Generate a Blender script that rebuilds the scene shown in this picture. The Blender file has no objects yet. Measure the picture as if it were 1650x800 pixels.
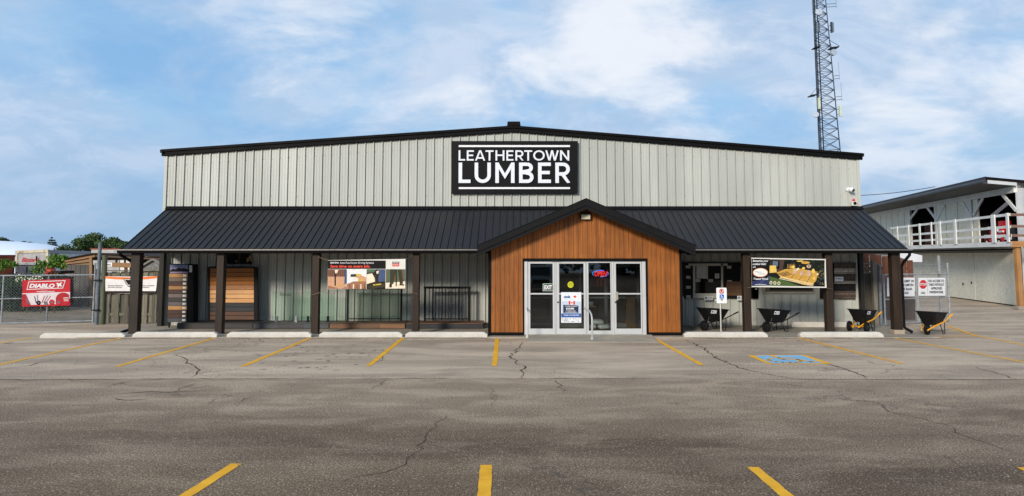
import bpy, math, random
from mathutils import Vector, Matrix
from mathutils.geometry import tessellate_polygon
random.seed(7)
R = math.radians
SC = bpy.context.scene
COL = SC.collection

# ---------------------------------------------------------------- camera
FPX, CX, CY = 1100.0, 825.0, 327.0
PITCH = math.atan(0.0787)
CAMZ = 2.42
cd = bpy.data.cameras.new("camera")
cam = bpy.data.objects.new("camera", cd)
COL.objects.link(cam)
cam.location = (0, 0, CAMZ)
cam.rotation_euler = (R(90) + PITCH, 0, 0)
cd.sensor_width = 36.0
cd.lens = FPX / 1650 * 36
cd.shift_x = 0.0
cd.shift_y = -(400 - CY) / 1650
cd.clip_start = 0.1
cd.clip_end = 3000
SC.camera = cam

# ---------------------------------------------------------------- light
SUN_AZ, SUN_EL = R(28), R(21)          # azimuth to the left of straight behind the camera
S = Vector((-math.sin(SUN_AZ) * math.cos(SUN_EL), -math.cos(SUN_AZ) * math.cos(SUN_EL), math.sin(SUN_EL)))
sl = bpy.data.lights.new("sun", 'SUN')
sl.energy = 3.4
sl.angle = R(11.0)
sl.color = (1.0, 0.90, 0.76)
so = bpy.data.objects.new("sun", sl)
COL.objects.link(so)
so.location = (-20, -20, 30)
so.rotation_euler = S.to_track_quat('Z', 'Y').to_euler()

world = bpy.data.worlds.new("World")
SC.world = world
world.use_nodes = True
wn, wl = world.node_tree.nodes, world.node_tree.links
wn.clear()
def N(nodes, typ, **kw):
    n = nodes.new(typ)
    for k, v in kw.items():
        if k.startswith('i_'):
            key = k[2:]
            n.inputs[int(key) if key.isdigit() else key].default_value = v
        else:
            setattr(n, k, v)
    return n
bg = N(wn, 'ShaderNodeBackground'); bg.inputs[1].default_value = 0.1
wo = N(wn, 'ShaderNodeOutputWorld')
sky = N(wn, 'ShaderNodeTexSky', sky_type='NISHITA', sun_disc=False, sun_elevation=SUN_EL,
        sun_rotation=math.atan2(S.x, S.y) % (2 * math.pi), air_density=1.2, dust_density=1.5, ozone_density=1.5)
tc = N(wn, 'ShaderNodeTexCoord')
sx = N(wn, 'ShaderNodeSeparateXYZ'); wl.new(tc.outputs['Generated'], sx.inputs[0])
def M(nodes, links, op, a, b=None, c=None, clamp=False):
    n = nodes.new('ShaderNodeMath'); n.operation = op; n.use_clamp = clamp
    for i, v in enumerate((a, b, c)):
        if v is None: continue
        if isinstance(v, (int, float)): n.inputs[i].default_value = v
        else: links.new(v, n.inputs[i])
    return n.outputs[0]
def wm(op, a, b=None, c=None, clamp=False): return M(wn, wl, op, a, b, c, clamp)
zc = wm('MAXIMUM', sx.outputs[2], 0.0)
den = wm('ADD', zc, 0.35)
cxm = N(wn, 'ShaderNodeCombineXYZ')
wl.new(wm('DIVIDE', sx.outputs[0], den), cxm.inputs[0])
wl.new(wm('DIVIDE', sx.outputs[1], den), cxm.inputs[1])
def wnoise(scale, detail, rough, dist, off):
    mp = N(wn, 'ShaderNodeMapping'); wl.new(cxm.outputs[0], mp.inputs[0])
    mp.inputs['Location'].default_value = off
    mp.inputs['Scale'].default_value = (1.0, 1.25, 1.0)
    n = N(wn, 'ShaderNodeTexNoise'); wl.new(mp.outputs[0], n.inputs['Vector'])
    n.inputs['Scale'].default_value = scale; n.inputs['Detail'].default_value = detail
    n.inputs['Roughness'].default_value = rough; n.inputs['Distortion'].default_value = dist
    return n.outputs[0]
def wramp(v, a, b):
    n = N(wn, 'ShaderNodeMapRange', interpolation_type='SMOOTHSTEP'); wl.new(v, n.inputs[0])
    n.inputs[1].default_value = a; n.inputs[2].default_value = b
    return n.outputs[0]
def blob(px, py, inner, outer):          # soft disc of sky directions (a cloud bank or a gap)
    u, v = (px - CX) / FPX, (CY - py) / FPX
    d = Vector((u, math.cos(PITCH) - v * math.sin(PITCH), math.sin(PITCH) + v * math.cos(PITCH))).normalized()
    dn = N(wn, 'ShaderNodeVectorMath', operation='DOT_PRODUCT'); wl.new(tc.outputs['Generated'], dn.inputs[0]); dn.inputs[1].default_value = d
    n = N(wn, 'ShaderNodeMapRange', interpolation_type='SMOOTHSTEP'); wl.new(dn.outputs['Value'], n.inputs[0])
    n.inputs[1].default_value = math.cos(R(outer)); n.inputs[2].default_value = math.cos(R(inner))
    return n.outputs[0]
veil = wramp(wm('ADD', wnoise(1.9, 8, 0.6, 0.4, (3.1, 1.7, 0)), wm('MULTIPLY', blob(1000, 60, 0, 10), 0.12)), 0.38, 0.62)
puff0 = wm('ADD', wnoise(3.2, 9, 0.58, 0.25, (7.3, 2.2, 0.4)), wm('MULTIPLY', blob(1030, 45, 0, 8), 0.23))
puff0 = wm('SUBTRACT', puff0, wm('MULTIPLY', blob(60, 330, 4, 28), 0.16))
puff0 = wm('ADD', puff0, wm('MULTIPLY', blob(1560, 180, 0, 12), 0.10))
puff0 = wm('ADD', puff0, wm('MULTIPLY', blob(300, 60, 0, 14), 0.08))
puff = wramp(puff0, 0.46, 0.75)
def wmix(f, a, b):
    n = N(wn, 'ShaderNodeMix', data_type='RGBA'); 
    if isinstance(f, float): n.inputs[0].default_value = f
    else: wl.new(f, n.inputs[0])
    for i, v in ((6, a), (7, b)):
        if isinstance(v, tuple): n.inputs[i].default_value = (*v, 1)
        else: wl.new(v, n.inputs[i])
    return n.outputs[2]
deep = wramp(wnoise(2.1, 6, 0.6, 0.4, (1.3, 9.1, 2.0)), 0.36, 0.66)
blue = wmix(0.82, sky.outputs[0], wmix(deep, (2.7, 5.3, 8.9), (3.9, 6.4, 9.4)))
haz = wramp(sx.outputs[2], 0.22, -0.02)
blue = wmix(wm('MULTIPLY', haz, 0.85), blue, (3.3, 4.95, 7.1))
veil = wm('MULTIPLY', veil, wm('SUBTRACT', 1.0, wm('MULTIPLY', haz, 0.75)))
puff = wm('MULTIPLY', puff, wm('SUBTRACT', 1.0, wm('MULTIPLY', haz, 0.75)))
grey = wramp(wnoise(3.0, 9, 0.65, 0.6, (5.3, 0.4, 3.1)), 0.43, 0.62)
c1 = wmix(wm('MULTIPLY', veil, 0.78), blue, wmix(grey, (4.9, 6.2, 8.1), (6.6, 7.5, 9.0)))
c2 = wmix(wm('MULTIPLY', puff, 0.9), c1, (8.8, 9.2, 9.9))
wl.new(c2, bg.inputs[0]); wl.new(bg.outputs[0], wo.inputs[0])

SC.view_settings.view_transform = 'Standard'
SC.view_settings.look = 'None'
SC.view_settings.exposure = 0.0
SC.view_settings.gamma = 1.0
SC.view_settings.use_curve_mapping = False
SC.render.engine = 'CYCLES'
SC.cycles.max_bounces = 8
SC.cycles.transparent_max_bounces = 24
SC.cycles.use_denoising = True

# ---------------------------------------------------------------- photo geometry
CP, SP = math.cos(PITCH), math.sin(PITCH)
def ray(px, py):
    u, v = (px - CX) / FPX, (CY - py) / FPX
    return Vector((u, CP - v * SP, SP + v * CP))
CAMP = Vector((0, 0, CAMZ))
def W(px, py, Y):
    d = ray(px, py); return CAMP + d * (Y / d.y)
def G(px, py, z=0.0):
    d = ray(px, py); return CAMP + d * ((z - CAMZ) / d.z)
def HP(px, py, P, n):
    d = ray(px, py); return CAMP + d * ((Vector(P) - CAMP).dot(n) / d.dot(n))

# ---------------------------------------------------------------- objects
def thing(name, label, cat, loc=(0, 0, 0), rz=0.0, group=None):
    o = bpy.data.objects.new(name, None); COL.objects.link(o)
    o.location = loc; o.rotation_euler = (0, 0, rz); o.empty_display_size = 0.2
    o['label'] = label; o['category'] = cat
    if group: o['group'] = group
    return o
def tag(o, label, cat, group=None):
    o['label'] = label; o['category'] = cat
    if group: o['group'] = group
    return o
def origin(o):
    m = Matrix.Identity(4)
    while o is not None:
        m = Matrix.LocRotScale(o.location, o.rotation_euler, None) @ m
        o = o.parent
    return m

class MB:
    def __init__(s): s.v = []; s.f = []; s.m = []; s.mi = 0; s.smooth = set()
    def add(s, vs, fs, mi=None, sm=False):
        b = len(s.v); s.v += [Vector(v) for v in vs]
        for f in fs:
            if sm: s.smooth.add(len(s.f))
            s.f.append(tuple(b + i for i in f)); s.m.append(s.mi if mi is None else mi)
    def box(s, x0, x1, y0, y1, z0, z1, mi=None):
        x0, x1 = sorted((x0, x1)); y0, y1 = sorted((y0, y1)); z0, z1 = sorted((z0, z1))
        s.add([(x0,y0,z0),(x1,y0,z0),(x1,y1,z0),(x0,y1,z0),(x0,y0,z1),(x1,y0,z1),(x1,y1,z1),(x0,y1,z1)],
              [(0,3,2,1),(4,5,6,7),(0,1,5,4),(1,2,6,5),(2,3,7,6),(3,0,4,7)], mi)
    def prism(s, pts, vec, mi=None):     # polygon (3D points) extruded by vec
        n = len(pts); vec = Vector(vec)
        a = [Vector(p) for p in pts]
        nr = Vector((0,0,0))
        for i in range(n): nr += a[i].cross(a[(i+1) % n])
        if nr.dot(vec) > 0: a.reverse()
        s.add(a + [p + vec for p in a], [tuple(range(n)), tuple(range(2*n-1, n-1, -1))] + [(i, i+n, (i+1) % n + n, (i+1) % n) for i in range(n)], mi)
    def tube(s, pts, r, seg=8, mi=None, caps=True, sm=True):
        pts = [Vector(p) for p in pts]; rs = r if isinstance(r, (list, tuple)) else [r] * len(pts)
        vs = []; prev = None
        for i, p in enumerate(pts):
            d = (pts[min(i+1, len(pts)-1)] - pts[max(i-1, 0)]).normalized()
            if prev is None:
                a = d.orthogonal().normalized()
                if seg == 4: pass
            else:
                a = (prev - d * prev.dot(d))
                a = a.normalized() if a.length > 1e-6 else d.orthogonal().normalized()
            prev = a; b = d.cross(a)
            for k in range(seg):
                t = 2 * math.pi * k / seg
                vs.append(p + (a * math.cos(t) + b * math.sin(t)) * rs[i])
        fs = []
        for i in range(len(pts) - 1):
            for k in range(seg):
                k2 = (k + 1) % seg
                fs.append((i*seg+k, i*seg+k2, (i+1)*seg+k2, (i+1)*seg+k))
        s.add(vs, fs, mi, sm)
        if caps:
            e = (len(pts)-1) * seg
            s.add([vs[k] for k in range(seg)], [tuple(range(seg-1, -1, -1))], mi)
            s.add([vs[e+k] for k in range(seg)], [tuple(range(seg))], mi)
    def bar(s, a, b, w, h, up=(0, 0, 1), mi=None):   # rectangular bar between two points
        a, b = Vector(a), Vector(b); d = (b - a).normalized(); up = Vector(up)
        sd = d.cross(up)
        sd = sd.normalized() if sd.length > 1e-5 else d.orthogonal().normalized()
        u = sd.cross(d).normalized()
        o = [(-w/2, -h/2), (w/2, -h/2), (w/2, h/2), (-w/2, h/2)]
        vs = [a + sd*x + u*y for x, y in o] + [b + sd*x + u*y for x, y in o]
        s.add(vs, [(0,1,2,3),(7,6,5,4),(0,4,5,1),(1,5,6,2),(2,6,7,3),(3,7,4,0)], mi)
    def disc(s, c, ax, r, th, seg=24, mi=None):
        c, ax = Vector(c), Vector(ax).normalized()
        s.tube([c - ax*th/2, c + ax*th/2], r, seg, mi, sm=False)
    def ball(s, c, r, mi=None, seg=12, rings=8, sq=(1, 1, 1)):
        vs = []; fs = []
        for i in range(rings + 1):
            t = math.pi * i / rings
            for k in range(seg):
                p = 2 * math.pi * k / seg
                vs.append((c[0] + r*sq[0]*math.sin(t)*math.cos(p), c[1] + r*sq[1]*math.sin(t)*math.sin(p), c[2] + r*sq[2]*math.cos(t)))
        for i in range(rings):
            for k in range(seg):
                k2 = (k+1) % seg
                fs.append((i*seg+k, (i+1)*seg+k, (i+1)*seg+k2, i*seg+k2))
        s.add(vs, fs, mi, True)
    def poly(s, pts, mi=None): s.add(pts, [tuple(range(len(pts)))], mi)
    def build(s, name, mats, parent=None, local=False, bevel=0, kind=None):
        me = bpy.data.meshes.new(name)
        m = Matrix.Identity(4) if (local or parent is None) else origin(parent).inverted()
        vs = s.v if (local or parent is None) else [m @ v for v in s.v]
        me.from_pydata([tuple(v) for v in vs], [], s.f)
        if not isinstance(mats, (list, tuple)): mats = [mats]
        for q in mats: me.materials.append(q)
        me.polygons.foreach_set('material_index', s.m)
        if s.smooth: me.polygons.foreach_set('use_smooth', [i in s.smooth for i in range(len(s.f))])
        me.update()
        o = bpy.data.objects.new(name, me); COL.objects.link(o)
        if parent: o.parent = parent
        if kind: o['kind'] = kind
        if bevel:
            b = o.modifiers.new('bevel', 'BEVEL'); b.width = bevel; b.segments = 2; b.limit_method = 'ANGLE'; b.angle_limit = R(40)
        return o

_tc = {}
def glyphs(s, bold=0.0, shear=0.0):
    k = (s, bold, shear)
    if k in _tc: return _tc[k]
    c = bpy.data.curves.new('text', 'FONT'); c.body = s; c.offset = bold; c.shear = shear; c.size = 1; c.resolution_u = 3
    o = bpy.data.objects.new('text', c); COL.objects.link(o)
    dg = bpy.context.evaluated_depsgraph_get(); dg.update()
    me = bpy.data.meshes.new_from_object(o.evaluated_get(dg))
    vs = [tuple(v.co)[:2] for v in me.vertices]; fs = [tuple(p.vertices) for p in me.polygons]
    bpy.data.objects.remove(o); bpy.data.curves.remove(c); bpy.data.meshes.remove(me)
    x0 = min(v[0] for v in vs); x1 = max(v[0] for v in vs); y0 = min(v[1] for v in vs); y1 = max(v[1] for v in vs)
    vs = [((x-x0)/(x1-x0), (y-y0)/(y1-y0)) for x, y in vs]
    _tc[k] = (vs, fs); return _tc[k]

class Face:       # a flat sign face: u to the right, v up, n towards the viewer; pixel rectangles of the photo are turned into real sizes on its plane
    def __init__(s, P, U=(1, 0, 0), V=(0, 0, 1)):
        s.P = Vector(P); s.U = Vector(U).normalized(); s.V = Vector(V).normalized(); s.N = s.U.cross(s.V)
        s.lift = 0.0; s.warp = None
    def px(s, px, py):
        h = HP(px, py, s.P, s.N) - s.P
        return h.dot(s.U), h.dot(s.V)
    def pt(s, u, v, n=0.0):
        if s.warp: n += s.warp(u, v)
        return s.P + s.U*u + s.V*v + s.N*n
    def up(s, d=0.0012): s.lift += d; return s.lift
    def poly(s, mb, pix, mi=0, n=None):
        n = s.up() if n is None else n
        pts = [s.px(*p) for p in pix]
        a = sum(pts[i][0]*pts[(i+1) % len(pts)][1] - pts[(i+1) % len(pts)][0]*pts[i][1] for i in range(len(pts)))
        if a < 0: pts.reverse()
        if s.warp: s.fine(mb, pts, [tuple(t) for t in tessellate_polygon([[Vector((u, v, 0)) for u, v in pts]])], n, mi)
        else: mb.poly([s.pt(u, v, n) for u, v in pts], mi)
    def fine(s, mb, pts, tris, n, mi):       # cut into small triangles so that print follows a rippled sheet
        st = [(pts[a], pts[b], pts[c]) for a, b, c in tris]
        while st:
            t = list(st.pop())
            ar = (t[1][0]-t[0][0])*(t[2][1]-t[0][1]) - (t[2][0]-t[0][0])*(t[1][1]-t[0][1])
            if abs(ar) < 1e-9: continue
            if ar < 0: t[1], t[2] = t[2], t[1]
            L = [math.dist(t[i], t[(i+1) % 3]) for i in range(3)]; i = L.index(max(L))
            if L[i] > 0.11:
                p, q, r = t[i], t[(i+1) % 3], t[(i+2) % 3]; m_ = ((p[0]+q[0])/2, (p[1]+q[1])/2)
                st += [(p, m_, r), (m_, q, r)]; continue
            mb.add([s.pt(u, v, n) for u, v in t], [(0, 1, 2)], mi)
    def rect(s, mb, x0, y0, x1, y1, mi=0, n=None):
        s.poly(mb, [(x0, y1), (x1, y1), (x1, y0), (x0, y0)], mi, n)
    def ell(s, mb, cx, cy, rx, ry, mi=0, n=None, k=24, a0=0, a1=360, rin=None):
        n = s.up() if n is None else n
        if rin is None:
            s.poly(mb, [(cx + rx*math.cos(2*math.pi*i/k), cy - ry*math.sin(2*math.pi*i/k)) for i in range(k)], mi, n); return
        for i in range(k):
            t0, t1 = R(a0 + (a1-a0)*i/k), R(a0 + (a1-a0)*(i+1)/k)
            s.poly(mb, [(cx+rx*math.cos(t0), cy-ry*math.sin(t0)), (cx+rx*math.cos(t1), cy-ry*math.sin(t1)),
                        (cx+rin*rx*math.cos(t1), cy-rin*ry*math.sin(t1)), (cx+rin*rx*math.cos(t0), cy-rin*ry*math.sin(t0))], mi, n)
    def text(s, mb, t, x0, y0, x1, y1, mi=0, bold=0.02, shear=0.0, n=None):
        n = s.up() if n is None else n
        vs, fs = glyphs(t, bold, shear)
        ps = []
        for a, b in vs:
            ps.append(s.px(x0 + (x1-x0)*a, y1 + (y0-y1)*b))
        if s.warp: s.fine(mb, ps, [(f[0], f[i], f[i+1]) for f in fs for i in range(1, len(f)-1)], n, mi)
        else: mb.add([s.pt(u, v, n) for u, v in ps], fs, mi)
    def slab(s, mb, x0, y0, x1, y1, front, back, mi=0):   # a box between two depths
        c = [s.px(x0, y1), s.px(x1, y1), s.px(x1, y0), s.px(x0, y0)]
        mb.prism([s.P + s.U*u + s.V*v + s.N*front for u, v in c], s.N * (back - front), mi)

# ---------------------------------------------------------------- materials
def lin(c): 
    c = c / 255.0
    return c / 12.92 if c <= 0.04045 else ((c + 0.055) / 1.055) ** 2.4
class NT:
    def __init__(s, name):
        s.m = bpy.data.materials.new(name); s.m.use_nodes = True
        s.n = s.m.node_tree.nodes; s.l = s.m.node_tree.links
        s.b = s.n['Principled BSDF']
    def math(s, op, a, b=None, c=None, clamp=False): return M(s.n, s.l, op, a, b, c, clamp)
    def coord(s, scale=(1, 1, 1), kind='Object'):
        t = s.n.new('ShaderNodeTexCoord'); mp = s.n.new('ShaderNodeMapping'); mp.inputs['Scale'].default_value = scale
        s.l.new(t.outputs[kind], mp.inputs[0]); return mp.outputs[0]
    def noise(s, vec, scale, detail=4, rough=0.55, dist=0.0):
        n = s.n.new('ShaderNodeTexNoise'); s.l.new(vec, n.inputs['Vector'])
        n.inputs['Scale'].default_value = scale; n.inputs['Detail'].default_value = detail
        n.inputs['Roughness'].default_value = rough; n.inputs['Distortion'].default_value = dist
        return n.outputs[0]
    def rng(s, v, a, b, c=0.0, d=1.0, smooth=True):
        n = s.n.new('ShaderNodeMapRange'); n.interpolation_type = 'SMOOTHSTEP' if smooth else 'LINEAR'
        s.l.new(v, n.inputs[0])
        for i, x in zip((1, 2, 3, 4), (a, b, c, d)): n.inputs[i].default_value = x
        return n.outputs[0]
    def mix(s, f, a, b, mode='MIX'):
        n = s.n.new('ShaderNodeMix'); n.data_type = 'RGBA'; n.blend_type = mode
        if isinstance(f, (int, float)): n.inputs[0].default_value = f
        else: s.l.new(f, n.inputs[0])
        for i, v in ((6, a), (7, b)):
            if isinstance(v, tuple): n.inputs[i].default_value = (*v, 1)
            else: s.l.new(v, n.inputs[i])
        return n.outputs[2]
    def bump(s, h, strength, dist=0.01, prev=None):
        n = s.n.new('ShaderNodeBump'); n.inputs['Strength'].default_value = strength; n.inputs['Distance'].default_value = dist
        s.l.new(h, n.inputs['Height'])
        if prev: s.l.new(prev, n.inputs['Normal'])
        return n.outputs[0]
    def fin(s, col, rough=0.6, metal=0.0, normal=None, spec=0.5):
        if isinstance(col, tuple): s.b.inputs['Base Color'].default_value = (*col, 1)
        else: s.l.new(col, s.b.inputs['Base Color'])
        if isinstance(rough, (int, float)): s.b.inputs['Roughness'].default_value = rough
        else: s.l.new(rough, s.b.inputs['Roughness'])
        s.b.inputs['Metallic'].default_value = metal
        s.b.inputs['Specular IOR Level'].default_value = spec
        if normal: s.l.new(normal, s.b.inputs['Normal'])
        return s.m
_mc = {}
def flat(r, g, b, rough=0.55, metal=0.0, var=0.10, sc=4.0, bump=0.0, spec=0.5):     # sRGB 0..255
    if max(r, g, b) < 62 and rough > 0.3 and metal == 0: spec = 0.12
    k = (r, g, b, rough, metal, var, sc, bump, spec)
    if k in _mc: return _mc[k]
    t = NT('paint_%d_%d_%d' % (r, g, b)); c = (lin(r), lin(g), lin(b))
    v = t.coord()
    n = t.noise(v, sc, 5, 0.6)
    f = t.rng(n, 0.3, 0.7, smooth=False)
    col = t.mix(f, tuple(x*(1-var) for x in c), tuple(min(1, x*(1+var)) for x in c))
    nm = t.bump(t.noise(v, 40, 3), bump, 0.01) if bump else None
    _mc[k] = t.fin(col, rough, metal, nm, spec); return _mc[k]
def wood(name, c, c2, axis='z', plank=None, rough=0.6, grain=1.0, amt=0.25, dark=0.0, spec=0.4, knots=False):
    t = NT(name)
    st = {'x': (1.2, 22, 22), 'y': (22, 1.2, 22), 'z': (22, 22, 1.2)}[axis]
    v = t.coord(st)
    n = t.noise(v, 1.0*grain, 6, 0.65, 0.6)
    n2 = t.noise(t.coord(), 1.3, 3, 0.5)
    col = t.mix(t.rng(n, 0.3, 0.72, smooth=False), c, c2)
    if plank:
        ax, w, off = plank
        sp = t.n.new('ShaderNodeSeparateXYZ'); t.l.new(t.coord(), sp.inputs[0])
        idx = t.math('FLOOR', t.math('DIVIDE', t.math('ADD', sp.outputs['xyz'.index(ax)], off), w))
        wn_ = t.n.new('ShaderNodeTexWhiteNoise'); wn_.noise_dimensions = '1D'; t.l.new(idx, wn_.inputs['W'])
        k = t.rng(wn_.outputs[0], 0, 1, 1 - amt, 1 + amt, smooth=False)
        cc = t.n.new('ShaderNodeCombineXYZ')
        for i in range(3): t.l.new(k, cc.inputs[i])
        col = t.mix(1.0, col, cc.outputs[0], 'MULTIPLY')
    k2 = t.rng(n2, 0.3, 0.7, 0.82, 1.12, smooth=False)
    cc2 = t.n.new('ShaderNodeCombineXYZ')
    for i in range(3): t.l.new(k2, cc2.inputs[i])
    col = t.mix(1.0, col, cc2.outputs[0], 'MULTIPLY')
    if knots:
        vo = t.n.new('ShaderNodeTexVoronoi'); t.l.new(t.coord((1.1, 3, 6)), vo.inputs['Vector']); vo.inputs['Scale'].default_value = 1.5
        kf = t.rng(vo.outputs['Distance'], 0.11, 0.04)
        col = t.mix(kf, col, tuple(x*0.25 for x in c))
    nm = t.bump(n, 0.35, 0.004)
    return t.fin(col, rough, 0, nm, spec)
def emit(name, c, st):
    t = NT(name); t.b.inputs['Base Color'].default_value = (*c, 1)
    t.b.inputs['Emission Color'].default_value = (*c, 1); t.b.inputs['Emission Strength'].default_value = st
    return t.m
def glass(name, tint=(0.9, 0.95, 0.93), refl=1.0, rough=0.0):
    m = bpy.data.materials.new(name); m.use_nodes = True; n, l = m.node_tree.nodes, m.node_tree.links; n.clear()
    o = n.new('ShaderNodeOutputMaterial'); tr = n.new('ShaderNodeBsdfTransparent'); tr.inputs[0].default_value = (*tint, 1)
    gl = n.new('ShaderNodeBsdfGlossy'); gl.inputs['Roughness'].default_value = rough; gl.inputs[0].default_value = (1, 1, 1, 1)
    fr = n.new('ShaderNodeFresnel'); fr.inputs[0].default_value = 1.52
    mx = n.new('ShaderNodeMixShader'); f = M(n, l, 'MULTIPLY', fr.outputs[0], refl, clamp=True)
    l.new(f, mx.inputs[0]); l.new(tr.outputs[0], mx.inputs[1]); l.new(gl.outputs[0], mx.inputs[2]); l.new(mx.outputs[0], o.inputs[0])
    return m

SEAM = G(825, 610.8).y
def asphalt():
    t = NT('asphalt'); p = t.coord()
    sp = t.n.new('ShaderNodeSeparateXYZ'); t.l.new(p, sp.inputs[0])
    big = t.noise(t.coord((0.10, 0.26, 1)), 1.0, 6, 0.6, 0.4)
    mid = t.noise(t.coord((0.7, 1.5, 1)), 1.0, 5, 0.6, 0.5)
    base = t.mix(t.rng(big, 0.30, 0.72), (0.098, 0.067, 0.042), (0.208, 0.145, 0.092))
    base = t.mix(t.math('MULTIPLY', t.rng(mid, 0.45, 0.7), 0.5), base, (0.30, 0.222, 0.150))
    # older, paler paving of the parking bays next to the building
    wob = t.math('MULTIPLY', t.math('SUBTRACT', t.noise(t.coord((0.6, 0.6, 1)), 1, 4), 0.5), 0.06)
    # the front paving is dusty near the joint and wears darker towards the road
    wob2 = t.math('MULTIPLY', t.math('SUBTRACT', t.noise(t.coord((0.16, 0.6, 1)), 1, 7, 0.65), 0.5), 6.0)
    band = t.rng(t.math('ADD', sp.outputs[1], wob2), 8.6, 12.6)
    base = t.mix(t.math('MULTIPLY', band, 0.88), base, t.mix(t.rng(mid, 0.4, 0.65), (0.29, 0.213, 0.148), (0.42, 0.315, 0.222)))
    yb_ = t.math('ABSOLUTE', t.math('SUBTRACT', t.math('ADD', sp.outputs[1], t.math('MULTIPLY', wob2, 0.25)), 8.7))
    dust = t.math('MULTIPLY', t.rng(yb_, 0.9, 0.1), t.rng(t.noise(t.coord((0.16, 0.6, 1)), 1, 4), 0.42, 0.62))
    base = t.mix(t.math('MULTIPLY', dust, 0.55), base, (0.34, 0.255, 0.175))
    zone = t.rng(t.math('ADD', sp.outputs[1], wob), SEAM-0.02, SEAM+0.02)
    old = t.mix(t.rng(t.noise(t.coord((0.25, 0.9, 1)), 1, 7, 0.62, 0.6), 0.34, 0.66), (0.335, 0.257, 0.186), (0.55, 0.422, 0.305))
    stain = t.rng(t.noise(t.coord((0.35, 1.6, 1)), 1.0, 5, 0.6, 1.5), 0.60, 0.74)
    old = t.mix(t.math('MULTIPLY', stain, 0.6), old, (0.19, 0.15, 0.115))
    base = t.mix(zone, base, old)
    # aggregate
    ag = t.noise(p, 48, 2, 0.8)
    ag2 = t.noise(p, 24, 3, 0.7)
    ka = t.rng(ag, 0.32, 0.70, 0.20, 1.85, smooth=False)
    kb = t.rng(ag2, 0.3, 0.7, 0.74, 1.26, smooth=False)
    kk = t.math('MULTIPLY', ka, kb)
    vo = t.n.new('ShaderNodeTexVoronoi'); t.l.new(p, vo.inputs['Vector']); vo.inputs['Scale'].default_value = 42
    sv = t.n.new('ShaderNodeSeparateColor'); t.l.new(vo.outputs['Color'], sv.inputs[0])
    chip = t.math('MULTIPLY', t.rng(sv.outputs[0], 0.76, 0.86), t.rng(vo.outputs['Distance'], 0.42, 0.25))
    cc = t.n.new('ShaderNodeCombineXYZ')
    for i in range(3): t.l.new(kk, cc.inputs[i])
    col = t.mix(1.0, base, cc.outputs[0], 'MULTIPLY')
    col = t.mix(t.math('MULTIPLY', chip, 0.85), col, (0.52, 0.41, 0.30))
    # fine crazing
    vc = t.n.new('ShaderNodeTexVoronoi'); vc.feature = 'DISTANCE_TO_EDGE'; vc.inputs['Scale'].default_value = 0.55
    dv = t.n.new('ShaderNodeVectorMath'); dv.operation = 'ADD'
    nn = t.n.new('ShaderNodeTexNoise'); t.l.new(p, nn.inputs['Vector']); nn.inputs['Scale'].default_value = 1.6; nn.inputs['Detail'].default_value = 5
    sc = t.n.new('ShaderNodeVectorMath'); sc.operation = 'SCALE'; sc.inputs['Scale'].default_value = 0.9
    t.l.new(nn.outputs['Color'], sc.inputs[0]); t.l.new(p, dv.inputs[0]); t.l.new(sc.outputs[0], dv.inputs[1]); t.l.new(dv.outputs[0], vc.inputs['Vector'])
    cr = t.math('MULTIPLY', t.rng(vc.outputs['Distance'], 0.012, 0.002), t.rng(t.noise(t.coord((0.2, 0.2, 1)), 1, 2), 0.5, 0.62))
    col = t.mix(t.math('MULTIPLY', cr, 0.55), col, (0.06, 0.052, 0.045))
    nm = t.bump(ag, 0.5, 0.006)
    nm = t.bump(ag2, 0.3, 0.02, nm)
    return t.fin(col, 0.9, 0, nm, 0.25)
MAT_ASPHALT = asphalt()
def dirty(name, c, c2, rough=0.8, s1=1.2, s2=30, bump=0.25, spec=0.3, stains=None, st_scale=2.0, st_lo=0.58):
    t = NT(name); v = t.coord()
    col = t.mix(t.rng(t.noise(v, s1, 6, 0.65), 0.32, 0.68), c, c2)
    fine = t.noise(v, s2, 3, 0.6)
    k = t.rng(fine, 0.3, 0.7, 0.88, 1.1, smooth=False); cc = t.n.new('ShaderNodeCombineXYZ')
    for i in range(3): t.l.new(k, cc.inputs[i])
    col = t.mix(1.0, col, cc.outputs[0], 'MULTIPLY')
    if stains: col = t.mix(t.rng(t.noise(v, st_scale, 8, 0.7, 0.5), st_lo, st_lo + 0.1), col, stains)
    return t.fin(col, rough, 0, t.bump(fine, bump, 0.01), spec)
CONCRETE = dirty('concrete', (0.27, 0.235, 0.185), (0.38, 0.33, 0.26), stains=(0.17, 0.145, 0.11), st_lo=0.62)
STOPPAINT = dirty('white_painted_concrete', (0.50, 0.47, 0.42), (0.62, 0.59, 0.53), stains=(0.30, 0.26, 0.21), st_scale=6, st_lo=0.61)
def line_paint():
    t = NT('yellow_line_paint'); v = t.coord()
    col = t.mix(t.rng(t.noise(v, 3, 5), 0.3, 0.7), (0.74, 0.345, 0.010), (0.88, 0.45, 0.022))
    w = t.rng(t.noise(v, 20, 8, 0.75), 0.58, 0.68)
    w2 = t.rng(t.noise(t.coord((2, 14, 1)), 1, 6, 0.7), 0.62, 0.7)
    col = t.mix(t.math('MULTIPLY', t.math('MAXIMUM', w, w2), 0.65), col, (0.17, 0.14, 0.10))
    return t.fin(col, 0.75, 0, t.bump(t.noise(v, 60, 3), 0.5, 0.006), 0.3)
YLINE = line_paint()
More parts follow.
